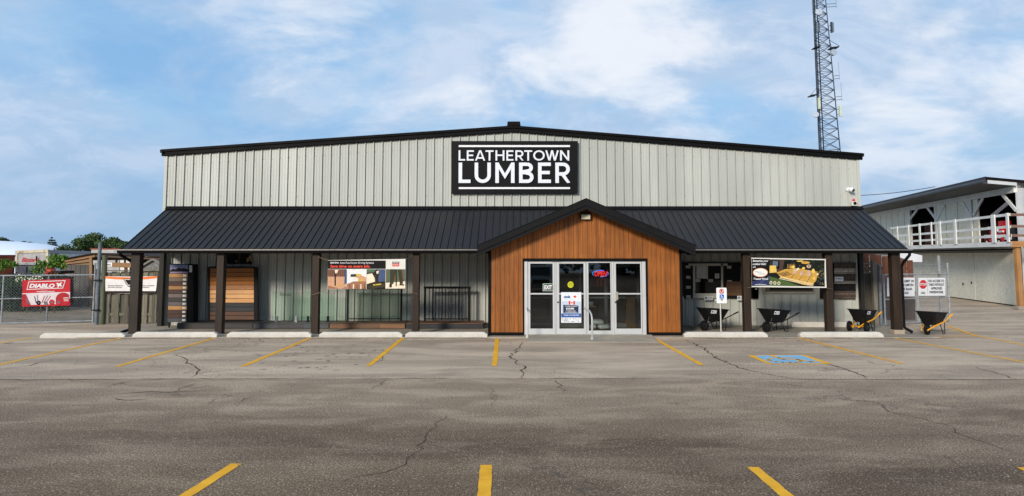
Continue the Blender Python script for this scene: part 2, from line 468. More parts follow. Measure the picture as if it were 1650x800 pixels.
def siding_mat():
    t = NT('ribbed_steel_siding'); v = t.coord()
    sp = t.n.new('ShaderNodeSeparateXYZ'); t.l.new(v, sp.inputs[0])
    col = t.mix(t.rng(t.noise(t.coord((0.7, 0.7, 0.25)), 1, 4), 0.3, 0.7), (0.43, 0.447, 0.413), (0.525, 0.54, 0.50))
    ix = t.math('FLOOR', t.math('DIVIDE', t.math('ADD', sp.outputs[0], 12.26), 0.915)); wn_ = t.n.new('ShaderNodeTexWhiteNoise'); wn_.noise_dimensions = '1D'; t.l.new(ix, wn_.inputs['W'])
    col = t.mix(t.math('MULTIPLY', wn_.outputs[0], 0.5), col, (0.40, 0.415, 0.385))
    streak = t.rng(t.noise(t.coord((9, 9, 0.25)), 1, 5, 0.6), 0.5, 0.75)
    col = t.mix(t.math('MULTIPLY', streak, 0.22), col, (0.30, 0.29, 0.235))
    gr = t.math('MULTIPLY', t.rng(sp.outputs[2], 0.7, 0.0), t.rng(t.noise(v, 3.5, 6, 0.7), 0.4, 0.7))  # darkens the wall foot: dirt that doubles as painted contact shadow
    col = t.mix(t.math('MULTIPLY', gr, 0.5), col, (0.16, 0.15, 0.12))
    return t.fin(col, 0.42, 0, t.bump(t.noise(t.coord((1, 1, 0.5)), 2.5, 2), 0.08, 0.05), 0.4)
SIDING = siding_mat()
def blackmetal(name, c=(0.018, 0.019, 0.022), rough=0.38, spec=0.5):
    t = NT(name); v = t.coord()
    n = t.noise(v, 1.5, 6, 0.6)
    col = t.mix(t.rng(n, 0.3, 0.7), c, tuple(x*1.35 for x in c))
    r = t.rng(n, 0.3, 0.7, rough-0.04, rough+0.08)
    return t.fin(col, r, 0, t.bump(t.noise(v, 1.8, 2), 0.06, 0.05), spec)
ROOFBLACK = blackmetal('black_roof_steel', (0.0135, 0.0145, 0.018), 0.45, 0.3)
TRIMBLACK = blackmetal('black_trim', (0.004, 0.004, 0.0045), 0.6, 0.1)
BLACKWOOD = wood('black_stained_timber', (0.012, 0.011, 0.010), (0.03, 0.026, 0.022), 'z', spec=0.25)
POSTWOOD = wood('dark_stained_post', (0.013, 0.008, 0.005), (0.046, 0.027, 0.016), 'z', amt=0.0, spec=0.3, knots=True)
DARKPOST = wood('near_black_post', (0.016, 0.013, 0.011), (0.045, 0.033, 0.025), 'z', spec=0.25, knots=True)
CEDAR = wood('orange_brown_cladding', (0.19, 0.056, 0.009), (0.385, 0.130, 0.018), 'z', plank=('x', 0.1405, 0.0), amt=0.20, rough=0.5, grain=1.3)
ALU = flat(205, 207, 208, 0.42, 0.35, 0.05)
ALUD = flat(150, 152, 154, 0.45, 0.4, 0.05)
GALV = dirty('galvanised_steel', (0.22, 0.24, 0.26), (0.36, 0.38, 0.39), rough=0.5, s1=6, stains=(0.22, 0.12, 0.06), st_scale=3, st_lo=0.66)
GREYPOST = dirty('blue_grey_steel', (0.10, 0.13, 0.16), (0.16, 0.19, 0.22), rough=0.5, s1=6)
WHITE = flat(235, 236, 238, 0.5, 0, 0.03)
OFFWHITE = flat(214, 212, 204, 0.6, 0, 0.06)
BLACK = flat(22, 22, 24, 0.45, 0, 0.15)
GLASS = glass('door_glass', (0.70, 0.73, 0.72), 1.2)
CLEAR = glass('railing_glass', (0.83, 0.92, 0.88), 1.2)
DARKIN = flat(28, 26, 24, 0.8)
# ================================================================ SETTING
def struct(mb, name, mats, label=None, **k):
    o = mb.build(name, mats, None, **k); o['kind'] = 'structure'
    return o
m = MB(); m.add([(-600, -60, 0), (600, -60, 0), (600, 1500, 0), (-600, 1500, 0)], [(0, 1, 2, 3)])
struct(m, 'ground', MAT_ASPHALT)
DIRT = dirty('yard_dirt', (0.19, 0.145, 0.10), (0.30, 0.235, 0.165), s1=0.8, s2=12, bump=0.5, stains=(0.09, 0.07, 0.05), st_scale=0.9)
m = MB(); m.add([(-90, 25.6, 0.004), (-12.9, 25.2, 0.004), (-12.9, 70, 0.004), (-90, 70, 0.004)], [(0, 1, 2, 3)])
struct(m, 'yard_ground', DIRT)
m = MB(); m.box(-12.95, 12.75, 20.52, 24.3, -0.2, 0.03)
struct(m, 'walkway', CONCRETE, bevel=0.012)
def gp(px, py, z): 
    p = G(px, py, 0.0); p.z = z; return p
# painted lines
def pline(p0, p1, w, z=0.005):
    a, b = G(*p0), G(*p1); a.z = b.z = z
    d = (b - a).normalized(); n = Vector((-d.y, d.x, 0)) * w/2
    mm = MB(); L = (b - a).length; k = max(2, int(L / 0.12)); vs = []
    for i in range(k + 1):
        q = a + (b - a) * (i / k)
        j0, j1 = random.uniform(-.006, .006), random.uniform(-.006, .006)
        vs += [q + n + n.normalized()*j0, q - n + n.normalized()*j1]
    mm.add(vs, [(2*i, 2*i+1, 2*i+3, 2*i+2) for i in range(k)])
    for i in range(len(mm.f)): mm.f[i] = tuple(reversed(mm.f[i]))
    return struct(mm, 'parking_line', YLINE)
for p0, p1 in [((801, 546), (796.9, 590)), ((649.8, 544.8), (593.8, 590)), ((500.7, 544.8), (391, 591)), ((346.6, 545), (188, 591.4)),
               ((196, 545), (-60, 601)), ((49, 545), (-60, 563)), ((1050.7, 544), (1131, 588.6)), ((1285.6, 544.8), (1454, 586.5)),
               ((1438, 544.5), (1700, 593.5)), ((1526.5, 526), (1574, 541.6)), ((1574, 541.6), (1700, 566))]:
    pline(p0, p1, 0.12)
for p0, p1 in [((1488, 542.6), (1572, 542.0)), ((1542, 538.5), (1564, 538.2)), ((1500, 533), (1545, 532.6)), ((1478, 537.5), (1497, 537.2))]:
    pline(p0, p1, 0.09)
for p0, p1 in [((783.4, 750), (776, 860)), ((381, 748), (205, 860)), ((1212.6, 753.5), (1340, 860)), ((1648, 754), (1800, 830))]:
    pline(p0, p1, 0.135)
# accessible bay symbol
BAYBLUE = dirty('blue_bay_paint', (0.17, 0.40, 0.60), (0.25, 0.50, 0.70), stains=(0.28, 0.30, 0.28), st_scale=7, st_lo=0.58)
def c8(x, y): return (1100 + x/2.856, 520 + y/2.856)
m = MB(); m.poly([gp(*c8(*p), 0.004) for p in [(400, 193), (690, 191), (562, 149.5), (296, 152)]])
m.v = m.v; struct(m, 'accessible_bay_border_line', YLINE)
m = MB(); m.poly([gp(*c8(*p), 0.0075) for p in [(412, 190), (645, 188), (545, 152), (332, 154)]])
struct(m, 'accessible_bay_marking', BAYBLUE)
m = MB()
o8 = c8(487, 171); oc = gp(*o8, 0); SYM = 0.0105
def symb(pts, w):
    for a, b in zip(pts, pts[1:]):
        a = Vector((oc.x + a[0], oc.y + a[1], SYM)); b = Vector((oc.x + b[0], oc.y + b[1], SYM)); d = (b - a).normalized(); n = Vector((-d.y, d.x, 0)) * w/2
        m.add([a - n - d*w*.3, b - n + d*w*.3, b + n + d*w*.3, a + n - d*w*.3], [(0, 1, 2, 3)])
symb([(-0.18, 0.42), (-0.12, 0.0), (0.22, 0.0), (0.36, -0.38), (0.5, -0.34)], 0.11)
symb([(-0.15, 0.22), (0.2, 0.2)], 0.09)
symb([(-0.22 + 0.36*math.cos(R(a)) + 0.06, -0.16 + 0.33*math.sin(R(a))) for a in range(120, 371, 25)], 0.085)
symb([(-0.20, 0.56), (-0.12, 0.56)], 0.13)
struct(m, 'accessible_symbol_marking', YLINE)
# cracks and the joint between the two pavings
CRACK = dirty('crack_filling', (0.030, 0.022, 0.014), (0.085, 0.062, 0.038), s1=4, stains=(0.07, 0.08, 0.03), st_scale=3, st_lo=0.66)
def crack(pts, ox, w, z=0.0035, jag=1.0):
    P = [gp(ox + x/2.856, 520 + y/2.856, z) for x, y in pts]
    Q = [P[0]]
    for a, b in zip(P, P[1:]):
        L = (b - a).length; k = max(1, int(L / 0.14)); d = (b - a).normalized(); n = Vector((-d.y, d.x, 0))
        for i in range(1, k + 1):
            q = a + (b - a) * (i / k)
            if i < k: q = q + n * random.gauss(0, 0.045) * jag
            Q.append(q)
    mm = MB(); vs = []
    for i, q in enumerate(Q):
        d = (Q[min(i+1, len(Q)-1)] - Q[max(i-1, 0)]).normalized(); n = Vector((-d.y, d.x, 0))
        t = min(i, len(Q)-1-i) / max(1, len(Q)); ww = w * (0.25 + 0.75*min(1, t*6)) * random.uniform(0.3, 1.2) * 0.40
        vs += [q + n*ww, q - n*ww]
    mm.add(vs, [(2*i, 2*i+1, 2*i+3, 2*i+2) for i in range(len(Q)-1)])
    for i in range(len(mm.f)): mm.f[i] = tuple(reversed(mm.f[i]))
    return struct(mm, 'pavement_crack_line', CRACK)
for pts, ox, w in [
    ([(822,145),(850,165),(878,190),(913,215),(905,232),(882,252)], 0, .055),
    ([(-200,262),(0,262),(120,266),(230,264),(415,262),(600,262)], 0, .06),
    ([(540,328),(640,322),(780,322),(860,318),(970,314)], 0, .05), ([(525,350),(570,358),(680,352)], 0, .05),
    ([(790,322),(850,298),(905,278)], 0, .03), ([(1070,392),(1110,365),(1165,343)], 0, .025),
    ([(0,215),(90,205),(160,192),(270,168)], 0, .04), ([(720,148),(900,135),(1050,112)], 0, .03),
    ([(0,388),(120,375),(250,355)], 0, .02), ([(690,262),(720,262),(755,255)], 0, .05), ([(40,306),(110,296)], 0, .03),
    ([(1340,300),(1370,285)], 0, .02), ([(1190,75),(1215,90),(1150,86)], 0, .04), ([(780,342),(830,343),(880,338)], 0, .03),
    ([(835,92),(808,125),(780,160),(800,182),(848,207),(830,225),(833,255)], 550, .06),
    ([(480,428),(440,480),(385,525),(380,580),(340,600),(300,628),(298,652),(200,690),(110,705),(0,740)], 550, .022),
    ([(385,582),(640,590),(950,585)], 550, .010), ([(1030,535),(1200,545),(1571,545)], 550, .014),
    ([(185,120),(205,145),(190,170),(140,195)], 550, .035), ([(700,300),(690,375),(670,400)], 550, .018),
    ([(990,265),(1015,320)], 550, .03), ([(1480,345),(1571,392)], 550, .02), ([(140,310),(210,262)], 550, .02),
    ([(0,75),(90,115),(170,170),(250,207),(400,240),(520,260)], 1100, .06),
    ([(470,155),(640,188),(700,200),(800,232),(850,255),(825,262)], 1100, .06),
    ([(820,345),(890,370),(950,410),(1060,435),(1210,470),(1290,520),(1400,555),(1571,615)], 1100, .02),
    ([(1350,205),(1440,232),(1540,262)], 1100, .035), ([(1130,590),(1250,640),(1370,720)], 1100, .010), ([(0,240),(310,235)], 1100, .03),
    ([(380,270),(600,305)], 1100, .02)]:
    crack(pts, ox, w)
crack([(0, 258), (500, 257), (1571, 258)], 550, .05, jag=0.3); crack([(600, 260), (1571, 257)], 0, .05, jag=0.3); crack([(0, 260), (700, 262), (1571, 265), (1900, 266)], 1100, .035, jag=0.3)
random.seed(41)
for xa_, xb_ in ((-12.6, -8.4), (-8.6, -3.9), (-4.2, -0.6), (5.2, 9.3), (9.0, 13.2)):      # dirt gathered along the walkway edge
    mm = MB(); vs = []; n_ = int((xb_-xa_)/0.09)
    for i in range(n_+1):
        x_ = xa_+(xb_-xa_)*i/n_; f_ = min(1, min(i, n_-i)/6)
        vs += [(x_, 20.519, 0.0045), (x_, 20.519-(0.02+random.uniform(0.0, 0.075))*f_, 0.0045)]
    mm.add(vs, [(2*i, 2*i+1, 2*i+3, 2*i+2) for i in range(n_)]); struct(mm, 'dirt_strip_surface', CRACK)
# paler utility patches and dark scuffs
PATCH = dirty('pale_patch', (0.40, 0.335, 0.25), (0.50, 0.42, 0.31), s2=60, bump=0.4)
SCUFF = dirty('dark_oil_stain', (0.13, 0.11, 0.088), (0.20, 0.17, 0.135), s2=50)
def patch(cx, cy, rx, ry, ox, mat, name, k=18):
    c = gp(ox + cx/2.856, 520 + cy/2.856, 0); e = gp(ox + (cx+rx)/2.856, 520 + cy/2.856, 0); f = gp(ox + cx/2.856, 520 + (cy-ry)/2.856, 0)
    rx, ry = e.x - c.x, f.y - c.y; mm = MB()
    mm.poly([(c.x + rx*math.cos(2*math.pi*i/k)*random.uniform(.6, 1.2), c.y + ry*math.sin(2*math.pi*i/k)*random.uniform(.5, 1.3), 0.003) for i in range(k)])
    struct(mm, name, mat)
patch(1218, 117, 38, 7, 550, PATCH, 'pavement_patch_surface'); patch(845, 84, 55, 11, 1100, PATCH, 'pavement_patch_surface')
for _ in range(34):
    patch(random.uniform(1180, 1571), random.uniform(95, 222), random.uniform(8, 17), random.uniform(1.2, 2.4), 0, SCUFF, 'pavement_stain_surface', 9)
for _ in range(12):
    patch(random.uniform(0, 180), random.uniform(95, 200), random.uniform(6, 14), random.uniform(1.2, 2.2), 550, SCUFF, 'pavement_stain_surface', 9)
patch(930, 630, 16, 3, 1100, SCUFF, 'pavement_stain_surface', 9); patch(1282, 788, 20, 4, 1100, SCUFF, 'pavement_stain_surface', 9)
patch(1095, 332, 4, 2, 550, SCUFF, 'pavement_stain_surface', 9); patch(1172, 272, 3, 1.4, 550, SCUFF, 'pavement_stain_surface', 7)
patch(1090, 152, 4, 1.4, 550, SCUFF, 'pavement_stain_surface', 7); patch(40, 95, 20, 3, 0, SCUFF, 'pavement_stain_surface', 9)

# ================================================================ STORE BUILDING
YW = 24.04
WX0, WX1 = -12.26, 12.26
zl = W(271, 249, YW).z; zr = W(1380, 255, YW).z; za = W(828, 211, YW).z; XA = W(828, 211, YW).x
def roofz(x):
    return zl + (za - zl) * (x - WX0) / (XA - WX0) if x < XA else zr + (za - zr) * (WX1 - x) / (WX1 - XA)
store = thing('store_building', 'wide pale ribbed-steel lumber store with black porch roof and wood-clad gabled entrance', 'store', (0, YW, 0))
def rib_profile(x0, x1, pitch=0.305, d=0.045, off=0.0):
    out = []; k = 0; x = x0 + off
    out.append((x0, 0.0))
    while x + pitch <= x1 + 0.01:
        for dx, dy in ((0.010, 0), (0.020, d), (0.044, d), (0.050, 0), (0.052, -.028), (0.070, -.028), (0.072, 0), (0.118, 0), (0.126, .008), (0.148, .008), (0.156, 0), (0.218, 0), (0.226, .008), (0.248, .008), (0.256, 0)):  # groove beside each rib is added to hold a dark line of shade
            out.append((x + dx, dy))
        x += pitch
    out.append((x1, 0.0)); return out
def ribbed(mb, P0, U, length, zlo, zhi, Nn, pitch=0.305, d=0.045):
    # ribbed sheet standing on a line from P0 along U; zlo/zhi functions of distance
    P0, U, Nn = Vector(P0), Vector(U).normalized(), Vector(Nn).normalized()
    pr = rib_profile(0, length, pitch, d); vs = []
    for s_, dd in pr:
        q = P0 + U*s_ + Nn*dd
        vs += [(q.x, q.y, zlo(s_)), (q.x, q.y, zhi(s_))]
    mb.add(vs, [(2*i, 2*i+2, 2*i+3, 2*i+1) for i in range(len(pr)-1)])
m = MB(); ribbed(m, (WX0, YW, 0), (1, 0, 0), WX1-WX0, lambda s: 0.02, lambda s: roofz(WX0+s), (0, -1, 0))
# screws in three rows
for k in range(81):
    x = WX0 + k*0.305 + 0.09
    if x > WX1: break
    for z, st in ((roofz(x) - 0.42, 1), (5.05 if False else roofz(XA)*0 + 4.55, 3), (1.75, 3), (0.9, 3), (3.0, 3)):
        if k % st == 0: m.box(x-0.009, x+0.009, YW-0.012, YW-0.001, z-0.009, z+0.009, 1)
m.build('front_wall', [SIDING, flat(120, 120, 105, 0.5)], store)
DEEP = 34.0
m = MB(); ribbed(m, (WX0, YW+DEEP, 0), (0, -1, 0), DEEP, lambda s: 0, lambda s: roofz(WX0), (-1, 0, 0)); m.build('side_wall', SIDING, store)
m = MB(); ribbed(m, (WX1, YW, 0), (0, 1, 0), DEEP, lambda s: 0, lambda s: roofz(WX1), (1, 0, 0)); m.build('side_wall', SIDING, store)
m = MB(); m.poly([(WX1, YW+DEEP, 0), (WX0, YW+DEEP, 0), (WX0, YW+DEEP, roofz(WX0)), (XA, YW+DEEP, za), (WX1, YW+DEEP, roofz(WX1))]); m.build('back_wall', SIDING, store)
# corner trims
m = MB()
for x in (WX0, WX1):
    m = MB(); m.box(x-0.05, x+0.05, YW-0.042, YW+0.08, 0.02, roofz(x)-0.02)
    m.build('corner_trim', SIDING, store)
# roof
OV = 0.14
m = MB()
for xa, xb in ((WX0-OV, XA), (XA, WX1+OV)):
    A = [(xa, roofz(xa)+0.02), (xb, roofz(xb)+0.02), (xb, roofz(xb)+0.10), (xa, roofz(xa)+0.10)]
    m.prism([(x, YW-0.04, z) for x, z in A], (0, DEEP+0.1, 0))
roof = m.build('roof', ROOFBLACK, store)
m = MB()
for xa, xb in ((WX0-OV, XA), (XA, WX1+OV)):
    for (d0, d1, y0, y1) in ((-0.05, 0.14, YW-0.10, YW-0.042), (0.08, 0.165, YW-0.145, YW-0.102), (-0.07, -0.04, YW-0.075, YW-0.044)):
        A = [(xa, roofz(xa)+d0), (xb, roofz(xb)+d0), (xb, roofz(xb)+d1), (xa, roofz(xa)+d1)]
        m.prism([(x, y0, z) for x, z in A], (0, y1-y0, 0))
m.build('rake_trim', TRIMBLACK, roof)
m = MB()      # gutter ends and ridge cap
for sg, x in ((-1, WX0), (1, WX1)):
    z = roofz(x); m = MB()
    m.prism([(x+sg*0.06, YW-0.165, z+0.0), (x+sg*0.155, YW-0.165, z+0.03), (x+sg*0.17, YW-0.165, z+0.14), (x+sg*0.06, YW-0.165, z+0.15)], (0, DEEP, 0))
    m.build('gutter', TRIMBLACK, roof)
m = MB()
A = [(-0.24, 0.16), (0.24, 0.16), (0.22, 0.30), (-0.22, 0.30)]
m.prism([(XA+x, YW-0.17, za+z) for x, z in A], (0, DEEP, 0))
m.build('ridge_vent', TRIMBLACK, roof)

# ---- porch roof
YE = 21.2
z_att = W(700, 336, YW-0.1).z
z_eave = W(700, 402.5, YE).z
CX0, CX1 = W(194, 403, YE).x, W(1465, 403, YE).x
def cz(y): return z_eave + (y - YE) * (z_att - z_eave) / (YW - 0.06 - YE)
def gable_z(x): return zga - abs(x - XG) * gs
XG = W(944.5, 321, 20.4).x; zga = W(944.5, 321, 20.4).z
zge = W(769, 396.6, 20.4).z; xge0 = W(769, 400, 20.4).x; xge1 = W(1121, 400, 20.4).x
gs = (zga - zge) / (XG - xge0)
m = MB()
pr = []
x = CX0; pt = 0.2295
while x < CX1 - 0.02:
    for dx, dz in ((0, 0), (0.003, .030), (0.018, .030), (0.021, 0), (0.022, -.02), (0.036, -.02), (0.037, 0), (0.085, 0), (0.092, .005), (0.102, .005), (0.110, 0), (0.150, 0), (0.157, .005), (0.167, .005), (0.175, 0)):  # slit next to each seam, shaped to give a black shade line
        if x + dx < CX1: pr.append((x + dx, dz))
    x += pt
pr.append((CX1, 0))
vs = []; 
for x, dz in pr:
    # the sheet stops where the entrance gable rises above it
    y0 = YE - 0.03
    if abs(x - XG) < XG - xge0 - 0.02:
        zz = gable_z(x) - 0.02
        y0 = max(y0, YE + (zz - z_eave) * (YW - 0.06 - YE) / (z_att - z_eave))
        y0 = min(y0, YW - 0.08)
    vs += [(x, y0, cz(y0) + dz), (x, YW-0.05, cz(YW-0.05) + dz)]
fs = [(2*i, 2*i+2, 2*i+3, 2*i+1) for i in range(len(pr)-1)]
m.add(vs, fs)
porch = m.build('porch_roof', ROOFBLACK, store)
# solid deck below the sheet (two stretches either side of the gable) and closed ends
m = MB()
for xa, xb in ((CX0+0.02, xge0+0.3), (xge1-0.3, CX1-0.02)):
    m = MB(); m.prism([(xa, YE, z_eave-0.10), (xa, YW-0.06, 2.72), (xa, YW-0.06, z_att-0.03), (xa, YE, z_eave-0.012)], (xb-xa, 0, 0))
    m.build('soffit', flat(38, 37, 36, 0.7), porch)
m = MB()     # head flashing
m.prism([(CX0-0.02, YW-0.045, z_att+0.075), (CX0-0.02, YW-0.045, z_att-0.06), (CX0-0.02, YW-0.20, cz(YW-0.20)+0.04), (CX0-0.02, YW-0.20, cz(YW-0.20)+0.055), (CX0-0.02, YW-0.075, z_att+0.075)], (CX1-CX0+0.04, 0, 0))
m.build('flashing', TRIMBLACK, porch)
m = MB()
xs = CX0 - 0.05
for xa, xb in ((CX0-0.05, xge0+0.05), (xge1-0.05, CX1+0.05)):
    n = max(1, round((xb-xa)/2.4)); m = MB()
    for i in range(n):
        a, b = xa + (xb-xa)*i/n, xa + (xb-xa)*(i+1)/n - 0.012
        m.prism([(a, YE-0.035, z_eave+0.0), (a, YE-0.125, z_eave+0.0), (a, YE-0.125, z_eave-0.022), (a, YE-0.035, z_eave-0.03)], (b-a, 0, 0))
    m.build('drip_edge', flat(165, 163, 158, 0.35, 0.5), porch)
m = MB()
for xa, xb in ((CX0-0.05, xge0+0.1), (xge1-0.1, CX1+0.05)):
    m = MB(); m.prism([(xa, YE-0.032, z_eave-0.004), (xa, YE-0.115, z_eave-0.024), (xa, YE-0.10, z_eave-0.10), (xa, YE-0.032, z_eave-0.12)], (xb-xa, 0, 0))
    m.build('gutter', TRIMBLACK, porch)
zbeam = W(700, 408.5, 21.35).z
m = MB()
for xa, xb in ((CX0+0.05, xge0+0.42), (xge1-0.42, CX1-0.05)):
    m = MB(); m.box(xa, xb, 21.22, 21.46, zbeam, zbeam+0.16)
    m.build('beam', BLACKWOOD, store)
for x in (CX0+0.10, CX1-0.10):
    m = MB(); m.bar((x, 21.46, 2.62), (x, YW-0.05, 2.62), 0.12, 0.16); m.build('beam', BLACKWOOD, store)
# ---- posts
YP = 21.30
post_px = [(206, 220.5, 1), (345.5, 357, 0), (500.5, 512, 0), (663.5, 674.5, 0), (1200.5, 1212, 0), (1334, 1345.5, 0), (1442, 1456, 0)]
for a, b, dk in post_px:
    xa, xb = W(a, 534, YP).x, W(b, 534, YP).x
    m = MB(); m.box(xa, xb, YP, YP + 0.235, 0.06 if a < 1400 else 0.16, zbeam)
    p = m.build('post', DARKPOST if dk else POSTWOOD, store, bevel=0.012)
    if dk: p['label'] = 'near-black corner post'
    m = MB()
    if a > 1400: m.box(xa-0.03, xb+0.03, YP-0.03, YP+0.26, 0.03, 0.16); m.build('post_footing', dirty('footing', (0.30, 0.24, 0.17), (0.40, 0.33, 0.25)), p, bevel=0.01)
    else:
        m.box(xa-0.012, xb+0.012, YP+0.02, YP+0.22, 0.028, 0.06); m.box(xa-0.006, xa-0.001, YP+0.06, YP+0.17, 0.06, 0.16); m.box(xb+0.001, xb+0.006, YP+0.06, YP+0.17, 0.06, 0.16)
        m.build('post_bracket', flat(60, 66, 74, 0.4, 0.6), p)
# wall-side posts
for a, b in ((255.5, 262.5), (1386.5, 1392.5)):
    m = MB(); m.box(W(a, 500, 23.8).x, W(b, 500, 23.8).x, 23.72, 23.90, 0.03, 2.75); m.build('post', BLACKWOOD, store)
# black downpipes at both porch corners
xl0 = W(197, 405, YE).x
m = MB(); m.tube([(CX0+0.03, YE-0.06, z_eave-0.10), (CX0+0.03, YE-0.03, z_eave-0.17), (CX0+0.22, YP+0.30, z_eave-0.42), (CX0+0.27, YP+0.31, z_eave-0.52), (CX0+0.27, YP+0.31, 0.22), (CX0+0.24, YP+0.28, 0.16), (CX0+0.05, YP+0.05, 0.08)], 0.045, 8)
m.build('downpipe', TRIMBLACK, store)
xp = W(1456, 500, YP).x
m = MB(); m.tube([(CX1-0.02, YE-0.06, z_eave-0.06), (CX1-0.02, YE-0.04, z_eave-0.17), (CX1-0.10, YE+0.02, z_eave-0.30), (xp+0.10, YP+0.10, z_eave-0.42), (xp+0.06, YP+0.12, z_eave-0.55), (xp+0.06, YP+0.12, 0.26), (xp+0.09, YP+0.10, 0.2), (xp+0.24, YP-0.02, 0.09)], 0.045, 8)
m.build('downpipe', TRIMBLACK, store)
# cream downpipe on the left wall corner, conduit on the right one
m = MB(); m.tube([(WX0+0.02, YW-0.09, 2.6), (WX0+0.02, YW-0.09, 0.25), (WX0-0.02, YW-0.14, 0.08)], 0.035, 8); m.box(WX0+0.0, WX0+0.16, YW-0.10, YW-0.05, 1.17, 1.20)
m.build('downpipe', SIDING, store)
# window above the wood display, and the one behind the deck banner
FW = Face((0, YW-0.034, 0))
m = MB(); FW.slab(m, 365, 404, 406, 426, 0.03, 0.0); win = m.build('window', flat(60, 55, 45, 0.6), store)
m = MB(); FW.rect(m, 366.5, 405, 384, 424.5, 0, 0.034); FW.rect(m, 388, 405, 404.5, 424.5, 0, 0.034); m.build('pane', flat(18, 17, 15, 0.05), win)
r_ = random.Random(3)
for k in range(9):
    m = MB(); x = r_.choice([r_.uniform(368, 382), r_.uniform(390, 403)]); y = r_.uniform(410, 422); FW.poly(m, [(x, y), (x+r_.uniform(3, 7), y-r_.uniform(1, 4)), (x+3, y+3)], 0, 0.036+k*0.0006)
    m.build('packing_paper', flat(150, 135, 100, 0.8), win)
m = MB(); FW.slab(m, 1229, 440, 1313, 473.5, 0.035, 0.0); win = m.build('window', flat(150, 148, 132, 0.5), store)
m = MB(); FW.rect(m, 1232, 443, 1310.5, 470.5, 0, 0.038); m.build('frame', flat(86, 78, 66, 0.6), win)
m = MB(); FW.rect(m, 1240, 446, 1308, 468.5, 0, 0.041); m.build('pane', flat(20, 20, 20, 0.05), win)

# ---- entrance gable
YV = 20.95
vx0, vx1 = W(791, 500, YV).x, W(1096.5, 500, YV).x
dz = {}
dx0, dx1 = W(844.5, 480, YV).x, W(1041.5, 480, YV).x
dtop = W(940, 417.5, YV).z
m = MB()
pw = 0.1405
vs = []; fs = []
k = 0; x = vx0
def top(x): return gable_z(x) - 0.14
cols = [vx0]
while x + pw < vx1: x += pw; cols.append(x)
cols.append(vx1)
for a, b in zip(cols, cols[1:]):
    segs = [(a, b)]
    for c in (dx0, dx1):
        segs = [q for s_ in segs for q in ([(s_[0], c), (c, s_[1])] if s_[0] < c < s_[1] else [s_])]
    for q0, q1 in segs:
        zb = dtop if (q0 + q1)/2 > dx0 and (q0 + q1)/2 < dx1 else 0.10
        g = 0.007
        e0, e1 = q0 + (g if q0 == a else 0), q1 - (g if q1 == b else 0)
        zt0, zt1 = top(e0), top(e1)
        m.add([(e0, YV, zb), (e1, YV, zb), (e1, YV, zt1), (e0, YV, zt0), (q0, YV+0.012, zb), (q1, YV+0.012, zb), (q1, YV+0.012, top(q1)), (q0, YV+0.012, top(q0))],
              [(0, 1, 2, 3), (0, 3, 7, 4), (1, 5, 6, 2)])
entw = m.build('entrance_wall', CEDAR, store)
m = MB()     # backing and side walls
for a, b, zb in ((vx0, dx0, 0.03), (dx0, dx1, dtop), (dx1, vx1, 0.03)):
    xs_ = sorted(set([a, b] + ([XG] if a < XG < b else [])))
    m.prism([(x, YV+0.014, zb) for x in (a, b)] + [(x, YV+0.014, top(x)) for x in reversed(xs_)], (0, 0.12, 0))
m.box(vx0, vx0+0.1, YV+0.14, YW-0.05, 0.03, 2.7); m.box(vx1-0.1, vx1, YV+0.14, YW-0.05, 0.03, 2.7)
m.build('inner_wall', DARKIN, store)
m = MB()     # black corner, base and door trims
m.box(vx0-0.085, vx0+0.005, YV-0.02, YV+0.25, 0.0, 2.75); m.box(vx1-0.005, vx1+0.07, YV-0.02, YV+0.25, 0.0, 2.75)
m.box(vx0+0.006, dx0-0.05, YV-0.022, YV+0.012, 0.0, 0.125); m.box(dx1+0.05, vx1-0.006, YV-0.022, YV+0.012, 0.0, 0.125)
m.box(dx0-0.045, dx0, YV-0.03, YV+0.13, 0.0, dtop+0.01); m.box(dx1, dx1+0.045, YV-0.03, YV+0.13, 0.0, dtop+0.01)
m.box(dx0-0.045, dx1+0.045, YV-0.034, YV+0.13, dtop-0.075, dtop+0.015)
m.build('entrance_trim', TRIMBLACK, store)
# gable roof
m = MB()
YG = 20.40
for sg, xe in ((-1, xge0), (1, xge1)):
    A = [(XG, zga), (xe, gable_z(xe)), (xe, gable_z(xe)-0.10), (XG, zga-0.10)]
    m.prism([(x, YG+0.03, z) for x, z in A], (0, YW-0.08-YG, 0))
groof = m.build('entrance_roof', ROOFBLACK, store)
m = MB()
for xe in (xge0, xge1):
    for d0, d1, y0, y1 in ((0.012, -0.185, YG, YG+0.028), (-0.135, -0.30, YG+0.03, YG+0.075)):
        A = [(XG, zga+d0), (xe, gable_z(xe)+d0), (xe, gable_z(xe)+d1), (XG, zga+d1)]
        m.prism([(x, y0, z) for x, z in A], (0, y1-y0, 0))
    A = [(XG, zga+0.028), (xe, gable_z(xe)+0.028), (xe, gable_z(xe)+0.013), (XG, zga+0.013)]
    m.prism([(x, YG-0.02, z) for x, z in A], (0, 0.16, 0))
m.build('gable_fascia', blackmetal('fascia', (0.006, 0.006, 0.007), 0.55, 0.15), groof)
m = MB()
for xe in (xge0, xge1):
    A = [(XG, zga-0.135), (xe, gable_z(xe)-0.135), (xe, gable_z(xe)-0.15), (XG, zga-0.15)]
    m.prism([(x, YG+0.08, z) for x, z in A], (0, YV-YG-0.09, 0))
m.build('gable_soffit', TRIMBLACK, groof)
m = MB(); m.prism([(xge0+0.02, YG+0.05, gable_z(xge0)-0.10), (xge0+0.02, YG+0.05, gable_z(xge0)-0.27), (xge0+0.02, YE+0.02, gable_z(xge0)-0.27), (xge0+0.02, YE+0.02, gable_z(xge0)-0.10)], (0.05, 0, 0))
